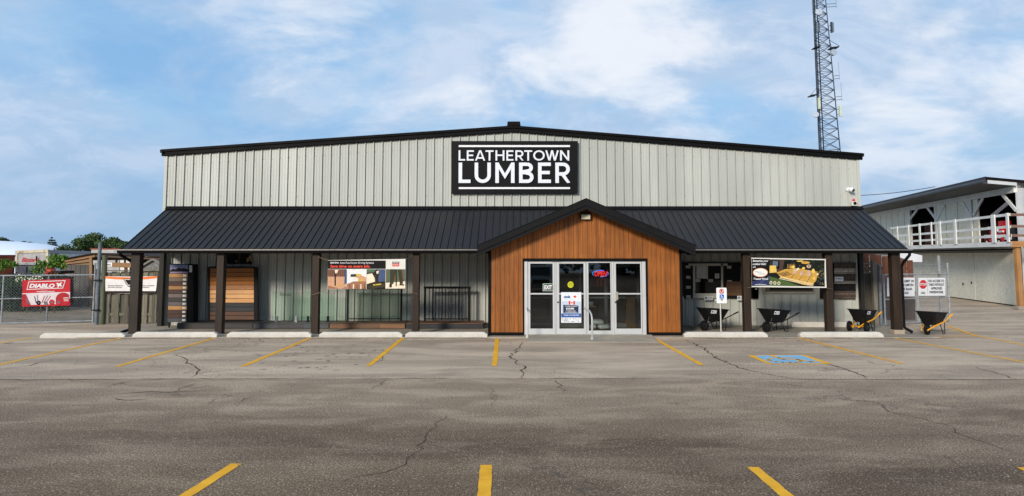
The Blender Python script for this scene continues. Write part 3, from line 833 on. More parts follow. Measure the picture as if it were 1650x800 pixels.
m.prism([(xge1-0.07, YG+0.05, gable_z(xge1)-0.10), (xge1-0.07, YG+0.05, gable_z(xge1)-0.27), (xge1-0.07, YE+0.02, gable_z(xge1)-0.27), (xge1-0.07, YE+0.02, gable_z(xge1)-0.10)], (0.05, 0, 0))
m.build('eave_board', TRIMBLACK, groof)

# ---- doors
ZF = 0.06
FD = Face((0, YV, 0))
def X_(px): return FD.px(px, 480)[0]
def Z_(py): return FD.px(940, py)[1]
def leaf(name, x0, x1, p0, p1, handle=None, lab=None, mid=473.8, top_=423, bot=531, side=0):
    m = MB(); A, B, P, Q = X_(x0), X_(x1), X_(p0), X_(p1); zt, zb = Z_(421.3), ZF + 0.012
    t, b_ = Z_(425.2 if name == 'door' else 424), Z_(530 if name == 'door' else 533.2)
    y0, y1 = YV + 0.005, YV + 0.055
    m.box(A, P, y0, y1, zb, zt); m.box(Q, B, y0, y1, zb, zt); m.box(P, Q, y0, y1, t, zt); m.box(P, Q, y0, y1, zb, b_)
    zm = Z_(mid); m.box(P, Q, y0+0.006, y1-0.01, zm-0.022, zm+0.022)
    d = m.build(name, ALU, store, bevel=0.004)
    if lab: d['label'] = lab
    m = MB(); m.box(P, Q, YV+0.028, YV+0.034, b_, t); m.build('pane', GLASS, d)
    return d
d1 = leaf('door', 851, 894, 854.5, 890.8)
d2 = leaf('door', 896.5, 944, 901.2, 940.8)
sd = leaf('side_window', 945.5, 985.5, 948.5, 984)
d3 = leaf('door', 989.5, 1034.5, 993, 1032.5)
# frame (jambs and head)
m = MB()
for a, b in ((845, 850.2), (985.9, 989.1), (1035, 1040.8), (894.4, 896.2), (944.3, 945.2)):
    m.box(X_(a), X_(b), YV-0.012, YV+0.10, ZF, Z_(420.4))
m.box(X_(845), X_(1040.8), YV-0.006, YV+0.09, Z_(421.0), Z_(418.9)); m.box(X_(845), X_(1040.8), YV-0.004, YV+0.10, 0.03, ZF+0.008)
m.build('door_frame', ALU, store, bevel=0.003)
m = MB(); x = X_(992.5); m.box(x-0.015, x+0.06, YV-0.05, YV-0.015, Z_(483.5), Z_(470.5)); m.box(x-0.005, x+0.03, YV-0.016, YV+0.006, Z_(482), Z_(472))
m.build('handle', flat(196, 188, 170, 0.35, 0.6), d3)
for d, px_ in ((d2, 897.5), (d3, 990.3)):
    m = MB(); m.disc((X_(px_)+0.03, YV-0.002, Z_(487.3)), (0, 1, 0), 0.026, 0.016, 16); m.build('lock_cylinder', flat(40, 38, 36, 0.3, 0.8), d)
m = MB(); m.box(X_(889), X_(905), YV-0.05, YV-0.02, Z_(421.6), Z_(419.6)); m.build('door_closer', flat(24, 24, 25, 0.5), d1)
# inside
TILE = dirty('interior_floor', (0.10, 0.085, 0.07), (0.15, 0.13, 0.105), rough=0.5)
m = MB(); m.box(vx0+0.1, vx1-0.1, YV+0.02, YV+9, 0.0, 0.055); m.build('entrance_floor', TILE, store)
m = MB(); yi = YV + 2.1
for a, b in ((845, 852), (884, 888), (894, 899), (931, 935), (941, 945), (972, 977), (985, 991), (1024, 1028)):
    q = Face((0, yi, 0)); m.box(q.px(a+2, 480)[0], q.px(b+2, 480)[0], yi, yi+0.06, 0.06, 2.3)
m.box(vx0+0.1, vx1-0.1, yi+0.003, yi+0.057, 0.06, 0.20); m.box(vx0+0.1, vx1-0.1, yi+0.003, yi+0.057, 2.05, 2.16); m.box(vx0+0.1, vx1-0.1, yi+0.01, yi+0.05, 1.02, 1.07)
m.build('inner_door_frame', ALUD, store)
m = MB(); m.box(vx0+0.11, vx1-0.11, yi+0.025, yi+0.03, 0.2, 2.05); m.build('inner_pane', glass('inner_glass', (0.55, 0.56, 0.55), 1.0), store)
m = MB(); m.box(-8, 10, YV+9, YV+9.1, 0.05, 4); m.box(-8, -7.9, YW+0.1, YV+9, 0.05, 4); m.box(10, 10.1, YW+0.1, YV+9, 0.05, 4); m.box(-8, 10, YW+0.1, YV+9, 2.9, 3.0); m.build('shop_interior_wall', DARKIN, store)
m = MB(); r_ = random.Random(9)
for k in range(16):
    x = -1.5 + k*0.5; h = r_.uniform(0.8, 2.0)
    m.mi = k % 4; m.box(x, x+0.42, YV+5.0+r_.uniform(0, 1.5), YV+6.8, 0.06, h)
m.build('shop_shelving', [flat(70, 50, 34, 0.7), flat(46, 44, 42, 0.6), flat(92, 68, 40, 0.7), flat(60, 26, 22, 0.6)], store)
m = MB(); m.box(1033.0, 1033.01, 0, 0.01, 0, 0.01); 
# board stack seen through the right door
m = MB(); q = Face((0, yi-0.5, 0)); m.box(q.px(1012, 480)[0], q.px(1023, 480)[0], yi-0.5, yi-0.1, 0.06, q.px(1012, 479)[1]); m.build('board_stack', wood('osb', (0.16, 0.09, 0.045), (0.30, 0.18, 0.09), 'z'), store)

# entrance ramp and step
m = MB()
a0, a1 = G(845, 538.2).x, G(1042, 538.2).x; b0, b1 = G(848, 550).x, G(1059, 550).x
m.add([(a0, YV+0.02, 0.0), (a1, YV+0.02, 0.0), (b1, 19.5, 0.0), (b0, 19.5, 0.0), (a0, YV+0.02, 0.062), (a1, YV+0.02, 0.062), (b1-0.05, 19.52, 0.010), (b0, 19.52, 0.030)],
      [(4, 7, 6, 5), (0, 3, 7, 4), (3, 2, 6, 7), (2, 1, 5, 6), (1, 0, 4, 5), (0, 1, 2, 3)])
struct(m, 'entrance_ramp_path', CONCRETE)
# ================================================================ SIGNS AND DISPLAYS ON THE STORE
# main sign
FS = Face((0, YW-0.17, 0))
sign = thing('shop_sign', 'large black sign with raised white letters between two white bars on the gable wall', 'shop sign', (W(829, 312, YW-0.17).x, YW-0.17, W(829, 312, YW-0.17).z))
m = MB(); FS.slab(m, 727, 227.5, 931, 312, 0.0, -0.13); m.build('panel', flat(20, 19, 21, 0.5), sign, bevel=0.01)
for y in (236, 303.6):
    m = MB(); FS.slab(m, 739.3, y-1.5, 918.3, y+1.5, 0.035, 0.001); m.build('bar', WHITE, sign)
def arc(cx, cy, rx, ry, a0, a1, n=12): return [(cx + rx*math.cos(R(a0+(a1-a0)*i/n)), cy + ry*math.sin(R(a0+(a1-a0)*i/n))) for i in range(n+1)]
def stroke(mb, pts, t, T, d0, d1, closed=False):
    # thick polyline in letter units; T maps (x,y)->(u,v); offset computed with mitres
    n = len(pts); L = []; Rr = []
    for i in range(n):
        if closed: a, b, c = pts[(i-1) % n], pts[i], pts[(i+1) % n]
        else: a, b, c = pts[max(i-1, 0)], pts[i], pts[min(i+1, n-1)]
        d1_ = Vector((b[0]-a[0], b[1]-a[1])); d2_ = Vector((c[0]-b[0], c[1]-b[1]))
        if d1_.length < 1e-6: d1_ = d2_
        if d2_.length < 1e-6: d2_ = d1_
        d1_.normalize(); d2_.normalize()
        n1 = Vector((-d1_.y, d1_.x)); n2 = Vector((-d2_.y, d2_.x)); mt = (n1+n2); mt = mt.normalized() if mt.length > 1e-4 else n1
        k = t/2 / max(0.62, mt.dot(n1))
        L.append((b[0]+mt.x*k, b[1]+mt.y*k)); Rr.append((b[0]-mt.x*k, b[1]-mt.y*k))
    rng_ = range(n if closed else n-1)
    for i in rng_:
        j = (i+1) % n
        q = [T(a_, min(1, max(0, b_))) for a_, b_ in (L[i], Rr[i], Rr[j], L[j])]
        if abs((q[0][0]-q[2][0])*(q[1][1]-q[3][1]) - (q[1][0]-q[3][0])*(q[0][1]-q[2][1])) < 1e-7: continue
        P = [FS.pt(u, v, d1) for u, v in q]
        mb.prism(P, FS.N*(d0-d1+0.0005*(i % 7)))
def letters(word, x0, y0, x1, y1, t, dep):
    # widths and strokes of a plain geometric capital alphabet, height 1
    h = t/2
    A = {
     'L': (0.56, [([(h, 1), (h, h), (0.56, h)], 0)]),
     'E': (0.60, [([(0.60, 1-h), (h, 1-h), (h, h), (0.60, h)], 0), ([(h+.02, .51), (0.55, .51)], 0)]),
     'A': (0.86, [([(0.07, -.05), (0.40, .97), (0.46, .97), (0.79, -.05)], 0), ([(0.18, .26), (0.68, .26)], 0)]),
     'T': (0.68, [([(0, 1-h), (0.68, 1-h)], 0), ([(0.34, 1-h), (0.34, 0)], 0)]),
     'H': (0.76, [([(h, 0), (h, 1)], 0), ([(0.76-h, 0), (0.76-h, 1)], 0), ([(h, .52), (0.76-h, .52)], 0)]),
     'R': (0.68, [([(h, 0), (h, 1-h), (0.36, 1-h)] + arc(0.36, 0.68, 0.32-h, 0.32-h, 90, -90, 10) + [(h, 0.36+h)], 0), ([(0.31, 0.46), (0.62, -.03)], 0)]),
     'O': (0.98, [(arc(0.49, 0.5, 0.49-h, 0.5-h, 0, 360, 32)[:-1], 1)]),
     'W': (1.12, [([(0.06, 1.05), (0.31, .02), (0.34, .02), (0.545, .97), (0.575, .97), (0.78, .02), (0.81, .02), (1.06, 1.05)], 0)]),
     'N': (0.78, [([(h, 0), (h, .93), (h+.03, .93), (0.75-h, .07), (0.78-h, .07), (0.78-h, 1)], 0)]),
     'U': (0.76, [([(h, 1), (h, 0.38)] + arc(0.38, 0.38, 0.38-h, 0.38-h, 180, 360, 16) + [(0.76-h, 1)], 0)]),
     'M': (0.90, [([(h, 0), (h, 1)], 0), ([(0.90-h, 0), (0.90-h, 1)], 0), ([(h*.95, 1.0), (0.45, .33), (0.90-h*.95, 1.0)], 0)]),
     'B': (0.68, [([(h, h), (h, 1-h), (0.38, 1-h)] + arc(0.38, 0.75, 0.27-h, 0.25-h, 90, -90, 10) + [(h, 0.52)], 0), ([(h, 0.51), (0.40, 0.51)] + arc(0.40, 0.2800, 0.28-h, 0.28-h, 90, -90, 10) + [(0, h)], 0)]),
    }
    sp = 0.17 if len(word) > 6 else 0.21
    tot = sum(A[c][0] for c in word) + sp*(len(word)-1)
    kern = {'AT': -.14, 'TH': 0, 'TO': -.08, 'OW': -.10, 'EA': -.06, 'RT': -.10, 'WN': -.05, 'LE': -.03, 'LU': -.02}
    tot += sum(kern.get(word[i:i+2], 0) for i in range(len(word)-1))
    X = 0; u0, vb = FS.px(x0, y1); u1, vt = FS.px(x1, y0); sxx = (u1-u0)/tot; syy = vt - vb
    for i, c in enumerate(word):
        mm = MB(); w, st = A[c]
        for j, (pts, cl) in enumerate(st):
            stroke(mm, pts, t, lambda a, b: (u0 + (X+a)*sxx, vb + b*syy), dep + j*0.0045, 0.001, bool(cl))
        mm.build('letter', SIGNWHITE, sign)
        X += w + sp + (kern.get(word[i:i+2], 0) if i < len(word)-1 else 0)
SIGNWHITE = flat(226, 230, 238, 0.5, 0, 0.02)
letters('LEATHERTOWN', 739, 242.8, 917, 259.4, 0.150, 0.035)
letters('LUMBER', 739, 262.6, 918, 295.4, 0.165, 0.045)

# security camera and siren on the right end of the wall
FK = Face((0, YW-0.10, 0))
u, v = FK.px(1370, 306.5)
t = thing('security_camera', 'small white dome security camera near the right end of the gable wall', 'security camera', (u, YW-0.05, v))
m = MB(); m.disc((u-0.05, YW-0.06, v+0.02), (0, 1, 0), 0.07, 0.05); m.tube([(u-0.05, YW-0.07, v+0.02), (u-0.01, YW-0.16, v+0.01)], 0.05, 12); m.ball((u+0.0, YW-0.20, v), 0.085); m.build('housing', WHITE, t)
m = MB(); m.ball((u+0.03, YW-0.25, v-0.02), 0.055); m.build('lens', flat(15, 15, 18, 0.1), t)
u, v = FK.px(1376, 328)
t = thing('alarm_siren', 'small white alarm box with a red beacon on top at the porch roof corner', 'alarm', (u, YW-0.05, v))
m = MB(); m.box(u-0.09, u+0.09, YW-0.14, YW-0.034, v-0.09, v+0.07); m.build('box', OFFWHITE, t, bevel=0.01)
m = MB(); m.disc((u+0.01, YW-0.15, v), (0, 1, 0), 0.055, 0.03, 16); m.build('speaker', BLACK, t)
m = MB(); m.tube([(u, YW-0.09, v+0.07), (u, YW-0.09, v+0.12)], 0.045, 12); m.ball((u, YW-0.09, v+0.12), 0.045); m.build('beacon', flat(210, 25, 20, 0.25), t)
m = MB(); m.tube([(u-0.02, YW-0.045, v+0.07), (u-0.02, YW-0.045, v+0.42)], 0.008, 6); m.build('cable', OFFWHITE, t)
# flood light over the entrance
u, v = FD.px(943, 349.5)
t = thing('wall_lamp', 'small bronze flood light with a pale lens under the peak of the entrance gable', 'lamp', (u, YV, v))
m = MB(); m.box(u-0.17, u+0.17, YV-0.15, YV-0.001, v-0.07, v+0.11); m.build('housing', flat(44, 38, 34, 0.5), t, bevel=0.02)
m = MB(); m.prism([(u-0.135, YV-0.155, v-0.085), (u+0.135, YV-0.155, v-0.085), (u+0.135, YV-0.155, v+0.05), (u-0.135, YV-0.155, v+0.05)], (0, 0.006, 0)); m.build('lens', flat(205, 196, 172, 0.3), t)

# ---- stickers, poster and neon on the doors
FG = Face((0, YV-0.002, 0))
t = thing('exit_sign', 'small black sign with white letters EXIT and a pale border on the first glass door', 'sign', (*FG.pt(*FG.px(883, 463)),))
m = MB(); FG.rect(m, 874.6, 457.2, 891.6, 469.4, 0, 0.004); m.build('border', flat(170, 190, 175, 0.5), t)
m = MB(); FG.rect(m, 875.8, 458.2, 890.4, 468.4, 0, 0.006); m.build('face', BLACK, t)
m = MB(); FG.text(m, 'EXIT', 877, 459.8, 889.6, 466.8, 0, 0.035, n=0.008); m.build('lettering', WHITE, t)
t = thing('round_sticker', 'round bright yellow sticker on the second glass door above the poster', 'sticker', (*FG.pt(*FG.px(919.3, 459)),))
m = MB(); FG.ell(m, 919.4, 459, 4.7, 5.0, 0, 0.004); m.build('disc', flat(226, 226, 20, 0.5), t)
m = MB(); FG.ell(m, 919.4, 459, 3.6, 3.8, 0, 0.006, 24, 0, 360, 0.82)
for y in (457.3, 459.0, 460.7): FG.rect(m, 916.9, y-.4, 921.9, y+.4, 0, 0.006)
m.build('print', flat(95, 100, 10, 0.6), t)
t = thing('fundraiser_poster', 'white and blue poster with a red maple leaf flag on the second door', 'poster', (*FG.pt(*FG.px(920, 520)),))
m = MB(); FG.rect(m, 904.0, 471.2, 936.6, 520.4, 0, 0.004); m.build('sheet', flat(222, 226, 232, 0.5), t)
m = MB(); FG.poly(m, [(905, 486), (905, 505), (936, 505), (936, 486)], 0, 0.006); m.build('tint', flat(188, 200, 222, 0.6), t)
m = MB(); n_ = 0.008
m.mi = 0; FG.poly(m, [(907.5, 491.5), (907.5, 504.5), (932, 504.5), (932, 493), (928, 492)], 0, n_); m.build('dark_panel', flat(24, 38, 72, 0.5), t)
m = MB(); FG.rect(m, 904.4, 505.3, 936.2, 511.8, 0, n_); m.build('blue_band', flat(24, 84, 160, 0.5), t)
m = MB(); FG.text(m, 'ctola', 908.2, 476.4, 918.8, 480.6, 0, 0.05, 0.2, n_); m.build('blue_lettering', flat(24, 84, 150, 0.5), t)
m = MB()
def leafshape(f, mb, cx, cy, s, mi, n):
    P = [(0,-1),(.2,-.6),(.45,-.7),(.38,-.25),(.7,-.5),(.78,-.32),(1,-.28),(.85,0),(.95,.12),(.4,.5),(.45,.68),(.06,.6),(.06,1),(-.06,1),(-.06,.6),(-.45,.68),(-.4,.5),(-.95,.12),(-.85,0),(-1,-.28),(-.78,-.32),(-.7,-.5),(-.38,-.25),(-.45,-.7),(-.2,-.6)]
    f.poly(mb, [(cx+x*s, cy+y*s) for x, y in P], mi, n)
FG.rect(m, 916.4, 485.4, 919.2, 491.0, 0, 0.010); FG.rect(m, 923.6, 485.4, 926.4, 491.0, 0, 0.010)
leafshape(FG, m, 921.4, 488.2, 1.9, 0, 0.011); leafshape(FG, m, 926.3, 478.4, 2.7, 0, 0.011); m.build('maple_leaf', flat(214, 36, 30, 0.5), t)
m = MB(); FG.ell(m, 926.3, 478.4, 4.6, 4.6, 0, 0.0095, 20); FG.rect(m, 919.2, 485.4, 923.6, 491.0, 0, 0.0095)
FG.text(m, '$10,000', 912, 496, 925, 499.6, 0, 0.04, 0, 0.011); FG.text(m, 'TO SUPPORT OUR VETERANS', 910, 493.0, 930, 494.6, 0, 0.02, 0, 0.011); FG.text(m, 'TO ENTER IN STORE', 912, 500.6, 927, 501.9, 0, 0.02, 0, 0.011); FG.text(m, 'ON OUR MAIN ENTRANCE', 911, 502.6, 929, 503.9, 0, 0.02, 0, 0.011); FG.text(m, 'THANK YOU EVERYONE', 908, 507.2, 933, 509.2, 0, 0.02, 0, 0.011); m.build('white_print', WHITE, t)
m = MB(); r_ = random.Random(5)
for k in range(26): m.mi = k % 3; x = r_.uniform(906, 934); y = r_.choice([514, 516.2, 518.4]); FG.rect(m, x-.7, y-.5, x+.7, y+.5, None, 0.006 + k*0.0001)
m.build('sponsor_row', [flat(150, 60, 60), flat(90, 110, 110), flat(40, 50, 60)], t)
FN = Face((0, YV+0.06, 0))
t = thing('open_sign', 'glowing neon OPEN sign, red letters in a blue ring, hung inside the side window', 'neon sign', (*FN.pt(*FN.px(967, 447)),))
RED_E, BLUE_E, VIO_E = emit('neon_red', (1.0, 0.03, 0.03), 1.3), emit('neon_blue', (0.05, 0.30, 1.0), 1.1), emit('neon_violet', (0.32, 0.18, 1.0), 1.1)
m = MB(); m.box(FN.px(954, 446)[0], FN.px(982, 446)[0], YV+0.075, YV+0.085, FN.px(968, 448)[1], FN.px(968, 435)[1]); m.build('backing', flat(16, 15, 18, 0.3), t)
def ringarc(a0, a1, mat, nm):
    mm = MB(); mm.tube([FN.pt(*FN.px(967.3 + 12.6*math.cos(R(a)), 441.2 - 5.2*math.sin(R(a)))) for a in range(a0, a1+1, 12)], 0.013, 6); mm.build(nm, mat, t)
ringarc(65, 220, BLUE_E, 'ring'); ringarc(-90, -20, BLUE_E, 'ring'); ringarc(-20, 30, VIO_E, 'ring'); ringarc(65, 90, VIO_E, 'ring')
m = MB(); FN.text(m, 'OPEN', 957.6, 437.0, 978.6, 445.8, 0, 0.035, 0.35, 0.02); m.build('lettering', RED_E, t)
m = MB()
for a, b in (((962, 450), (975, 450)), ((963, 452), (963, 462)), ((968.5, 452), (968.5, 462)), ((974, 452), (974, 462))):
    m.tube([FN.pt(*FN.px(*a)), FN.pt(*FN.px(*b))], 0.005, 5)
m.build('red_strip', emit('dim_red', (0.6, 0.01, 0.02), 0.16), t)  # thin dim red lines below the OPEN letters
# pallet of bags inside the side window
xb0, xb1 = FG.px(947.5, 530)[0], FG.px(984, 530)[0]
t = thing('pallet', 'small wooden pallet carrying white bags behind the side window', 'pallet', ((xb0+xb1)/2, YV+0.35, 0.055))
PAL = wood('pallet_wood', (0.30, 0.16, 0.06), (0.5, 0.3, 0.13), 'x')
m = MB()
for k in range(4): m.box(xb0+0.02, xb1, YV+0.12+k*0.14, YV+0.22+k*0.14, 0.15, 0.17)
m.build('top_boards', PAL, t)
for x in (xb0+0.02, (xb0+xb1)/2-0.04, xb1-0.10):
    m = MB(); m.box(x, x+0.09, YV+0.12, YV+0.66, 0.056, 0.149); m.build('stringer', PAL, t)
BAG = flat(238, 240, 240, 0.5, 0, 0.05, 6, 0.3)
BAGG = flat(44, 92, 96, 0.5)
for i, (px_, py_, l_) in enumerate(((953, 528.3, 'white bag lying at the lower left of the small pallet'), (975, 528.3, 'white bag lying at the lower right of the small pallet'), (965, 520.5, 'white bag on top of the small pallet pile behind the side window'))):
    u, v = FG.px(px_, py_)
    m = MB(); n1, n2 = 14, 8; vs = []
    for a in range(n2+1):
        tt = math.pi*a/n2
        for b in range(n1):
            pp = 2*math.pi*b/n1; sx_, sy_ = math.cos(pp), math.sin(pp)
            e = lambda c, q: math.copysign(abs(c)**q, c)
            vs.append((u + 0.19*e(sx_, .5)*e(math.sin(tt), .6) + random.uniform(-.006, .006), YV+0.36+0.24*e(sy_, .5)*e(math.sin(tt), .6), v + 0.075*e(math.cos(tt), .8) + (0.006*math.sin(b*1.7+i) if 0 < a < n2 else 0)))
    m.add(vs, [(a*n1+b, (a+1)*n1+b, (a+1)*n1+(b+1) % n1, a*n1+(b+1) % n1) for a in range(n2) for b in range(n1)], None, True)
    o = m.build('bag', [BAG, BAGG], None); tag(o, l_, 'bag', 'bags on the pallet behind the side window')
# small shelf items behind side window
t = thing('product_display', 'dark shelf with a yellow stripe and blue tub behind the side window', 'shelf', (FG.px(955, 510)[0], YV+0.9, 0.055))
u0, u1 = xb0+0.0, FG.px(962, 500)[0]+0.0
m = MB(); m.box(u0, u1+0.12, YV+0.85, YV+1.1, 0.056, FG.px(955, 497)[1]); m.build('cabinet', flat(34, 32, 30, 0.6), t)
m = MB(); m.box(u0, u1+0.08, YV+0.84, YV+0.849, FG.px(955, 498.5)[1], FG.px(955, 496.5)[1]); m.build('stripe', flat(235, 150, 20, 0.5), t)
m = MB(); m.tube([(u0+0.2, YV+0.95, FG.px(955, 497)[1]), (u0+0.2, YV+0.95, FG.px(955, 490)[1])], 0.09, 12); m.build('tub', flat(190, 200, 210, 0.5), t)
# handrails
t = thing('handrail', 'short white painted grab rail at the left end of the entrance step', 'handrail', (G(849, 545).x, 20.3, 0))
q = G(849.5, 546, 0.02); m = MB(); m.tube([(q.x, q.y, 0.02), (q.x, q.y, 0.75), (q.x-0.01, q.y+0.06, 0.83), (q.x-0.02, YV-0.03, 0.86)], 0.024, 8); m.build('rail', flat(206, 206, 204, 0.5), t)
m = MB(); m.tube([(q.x, q.y, 0.02), (q.x, q.y, 0.10)], 0.045, 8); m.build('foot', flat(190, 190, 188, 0.5), t)
q = G(954.3, 547.5, 0.02); t = thing('handrail', 'grey metal handrail post curving to the door frame in the middle of the entrance ramp', 'handrail', (q.x, q.y, 0.02))
m = MB(); m.tube([(q.x, q.y, 0.02), (q.x, q.y, 0.62), (q.x-0.015, q.y+0.05, 0.74), (q.x-0.05, q.y+0.18, 0.82), (q.x-0.13, YV-0.02, 0.86)], 0.026, 8); m.build('rail', flat(178, 180, 182, 0.45, 0.3), t)
m = MB(); m.tube([(q.x, q.y, 0.018), (q.x, q.y, 0.06), (q.x, q.y, 0.09)], [0.07, 0.05, 0.03], 10); m.build('foot', flat(170, 172, 174, 0.45, 0.3), t)

# ---- wheel stops
def wheel_stop(x0, x1, Y, label, z=0.03, h=0.142, py=541):
    xa, xb = W(x0, py, Y).x, W(x1, py, Y).x; c = (xa+xb)/2; L = (xb-xa)/2
    mm = MB(); d = 0.11; vs = []
    N_ = 24
    for i in range(N_+1):
        xx = -L + 2*L*i/N_; e = min(1, (L-abs(xx))/0.10); s_ = 0.55 + 0.45*math.sqrt(max(0, 1-(1-e)**2)); hh = h*s_ + random.uniform(-.002, .002)
        vs += [(xx, -d, 0), (xx, -d*0.92, hh*0.55), (xx, -d*0.62, hh), (xx, d*0.62, hh), (xx, d*0.92, hh*0.55), (xx, d, 0)]
    fs = [(6*i+k, 6*(i+1)+k, 6*(i+1)+k+1, 6*i+k+1) for i in range(N_) for k in range(5)] + [(0, 1, 2, 3, 4, 5), tuple(6*N_+k for k in (5, 4, 3, 2, 1, 0))]
    mm.add(vs, fs)
    o = mm.build('wheel_stop', STOPPAINT, None, local=True); o.location = (c, Y+d, z); o.rotation_euler = (0, 0, random.uniform(-.004, .004))
    tag(o, label, 'wheel stop', 'white concrete wheel stops along the walkway'); return o
for x0, x1, l_ in [(64, 200, 'chipped white wheel stop in front of the board fence, leftmost of the row'), (213, 349, 'white wheel stop in front of the decking colour rack, between the first and second posts'),
                   (365, 501, 'white wheel stop in front of the horizontal wood siding display'), (514, 648, 'white wheel stop below the screw system banner'),
                   (653, 785, 'white wheel stop in front of the black picket railing, beside the entrance'), (1103, 1237, 'white wheel stop behind which the accessible parking sign stands'),
                   (1290, 1424, 'white wheel stop in front of the yellow-handled wheelbarrow with two wheels')]:
    wheel_stop(x0, x1, 20.54, l_, z=0.0 if x0 == 64 else 0.03)
o = wheel_stop(1276, 1374, 23.40, 'dull spare wheel stop lying against the wall under the window behind the deck banner', h=0.17, py=524)

# ---- decking colour rack (left)
FR = Face((0, 23.25, 0))
t = thing('decking_sample_rack', 'tall black rack of horizontal deck board colour samples with a dusk photo on top', 'display rack', (W(291, 520, 23.25).x, 23.25, 0.03))
m = MB()
FR.slab(m, 303.6, 426, 311.5, 520, 0.0, -0.35); FR.slab(m, 271, 425.5, 303.4, 519.5, -0.012, -0.30); m.build('cabinet', flat(24, 22, 22, 0.5), t)
m = MB(); m.box(FR.px(271, 520)[0], FR.px(273, 520)[0], 23.26, 23.3, 0.03, 0.2); m.build('foot', BLACK, t)
m = MB(); m.box(FR.px(296, 520)[0], FR.px(300, 520)[0], 23.26, 23.3, 0.03, 0.2); m.build('foot', BLACK, t)
cols_ = [(168,122,72),(104,90,78),(66,40,32),(160,114,66),(66,42,34),(112,100,94),(54,50,52),(92,86,88),(178,130,74),(66,40,32),(66,40,32),(66,68,74)]
for k, c in enumerate(cols_):
    y0 = 441.0 + k*6.52; sh = (k/11)*2.6
    m = MB(); FR.slab(m, 273.2-sh, y0+0.35, 302.6-sh*0.6, y0+6.3, 0.025, -0.01); m.build('board_sample', wood('deck_sample_%d' % k, tuple(lin(v)*.8 for v in c), tuple(lin(v)*1.1 for v in c), 'x'), t)
    m = MB(); FR.rect(m, 295.6-sh*.6, y0+1.6, 300.8-sh*.6, y0+4.9, 0, 0.028); m.build('tag', OFFWHITE, t)
m = MB(); FR.rect(m, 274, 426.8, 303, 440.5, 0, 0.0); m.build('photo', flat(120, 112, 150, 0.5, 0, 0.25, 1.2), t)
m = MB(); FR.poly(m, [(274, 436.5), (278, 433.5), (283, 434.5), (287, 431.5), (292, 433), (297, 432.5), (303, 434.5), (303, 438), (274, 438.2)], 0, 0.002)
m.build('photo_treeline', flat(24, 22, 32, 0.6), t)
m = MB(); FR.poly(m, [(274, 427), (303, 427), (303, 431), (290, 430.2), (274, 431.8)], 0, 0.002); m.build('photo_sky', flat(100, 118, 160, 0.6), t)
m = MB(); FR.rect(m, 305, 428, 309.5, 439, 0, 0.002); m.build('price_card', flat(190, 190, 195, 0.5), t)

# ---- horizontal wood siding display
FB = Face((0, 23.55, 0))
t = thing('wood_siding_display', 'black framed panel of horizontal boards running from orange through pale pine to charcoal and brown', 'display panel', (W(374, 517, 23.55).x, 23.55, 0.19))
m = MB(); FB.slab(m, 335.0, 430.5, 338.0, 516.8, 0.03, -0.06); FB.slab(m, 338.0, 429.8, 409.5, 432.2, 0.03, -0.06); FB.slab(m, 409.5, 430.5, 415.5, 516.8, 0.03, -0.06); FB.slab(m, 338.0, 515.6, 409.5, 516.8, 0.03, -0.06); FB.slab(m, 338.0, 432.2, 409.5, 515.6, -0.02, -0.05); m.build('frame', BLACK, t)
yb = [200, 233, 265, 297, 328, 363, 397, 430, 463, 495, 528, 560, 592]
cb = [(150,92,34),(158,96,34),(176,108,36),(190,116,42),(186,130,84),(222,168,112),(226,172,116),(220,164,106),(44,45,49),(50,51,55),(96,64,48),(98,66,46)]
for k, c in enumerate(cb):
    y0, y1 = 390+yb[k]/4.707, 390+yb[k+1]/4.707
    m = MB(); FB.slab(m, 338.4, y0+0.25, 409.1, y1-0.45, 0.01, -0.018); m.build('board', wood('siding_board_%d' % k, tuple(lin(v)*.72 for v in c), tuple(lin(v)*1.05 for v in c), 'x', knots=(4 <= k <= 7)), t)

# ---- sample decks on the floor
def sample_deck(x0, x1, ztop, cols, label, topc, end=None):
    Y0 = 22.87; q = Face((0, Y0, 0))
    xa, xb = q.px(x0, 525)[0], q.px(x1, 525)[0]
    t = thing('sample_deck', label, 'sample deck', ((xa+xb)/2, 23.3, 0.03), group='low sample decks along the wall')
    zt = ztop
    n = len(cols)
    for i, c in enumerate(cols):
        m = MB(); m.box(xa+(xb-xa)*i/n+0.002, xa+(xb-xa)*(i+1)/n-0.002, Y0, Y0+0.02, 0.045, zt-0.012); m.build('front_board', c, t)
    k = 7; 
    for i in range(k):
        m = MB(); y = Y0 - 0.015 + i*0.142; m.box(xa, xb, y, y+0.136, zt-0.010, zt+0.015); m.build('deck_board', topc, t, bevel=0.004)
    m = MB(); m.box(xa+0.03, xb-0.03, Y0+0.03, Y0+0.92, 0.03, zt-0.012); m.build('base', BLACK, t)
    return t
dk = wood('charcoal_deck', (0.022, 0.020, 0.020), (0.045, 0.040, 0.038), 'x'); dk2 = wood('slate_deck', (0.045, 0.047, 0.055), (0.075, 0.078, 0.09), 'x'); dk3 = wood('slate_deck_b', (0.035, 0.035, 0.04), (0.06, 0.058, 0.062), 'x')
br = wood('brown_deck', (0.15, 0.072, 0.035), (0.24, 0.12, 0.06), 'x'); br2 = wood('brown_deck_b', (0.10, 0.05, 0.028), (0.16, 0.085, 0.05), 'x'); bl = wood('black_deck', (0.015, 0.016, 0.02), (0.03, 0.03, 0.036), 'x')
sample_deck(285, 407, 0.20, [dk, dk], 'charcoal sample deck in front of the wood siding display', dk)
sample_deck(408, 529.5, 0.20, [dk2, dk3, dk2], 'slate grey sample deck carrying the frameless glass railing panels', dk3)
sample_deck(531, 652.5, 0.20, [br, br2, br], 'brown sample deck under the black framed glass railing', wood('brown_top', (0.06, 0.035, 0.022), (0.10, 0.06, 0.035), 'x'))
sample_deck(654, 778.5, 0.20, [bl], 'black-fronted sample deck under the picket railing, nearest the entrance', br2)

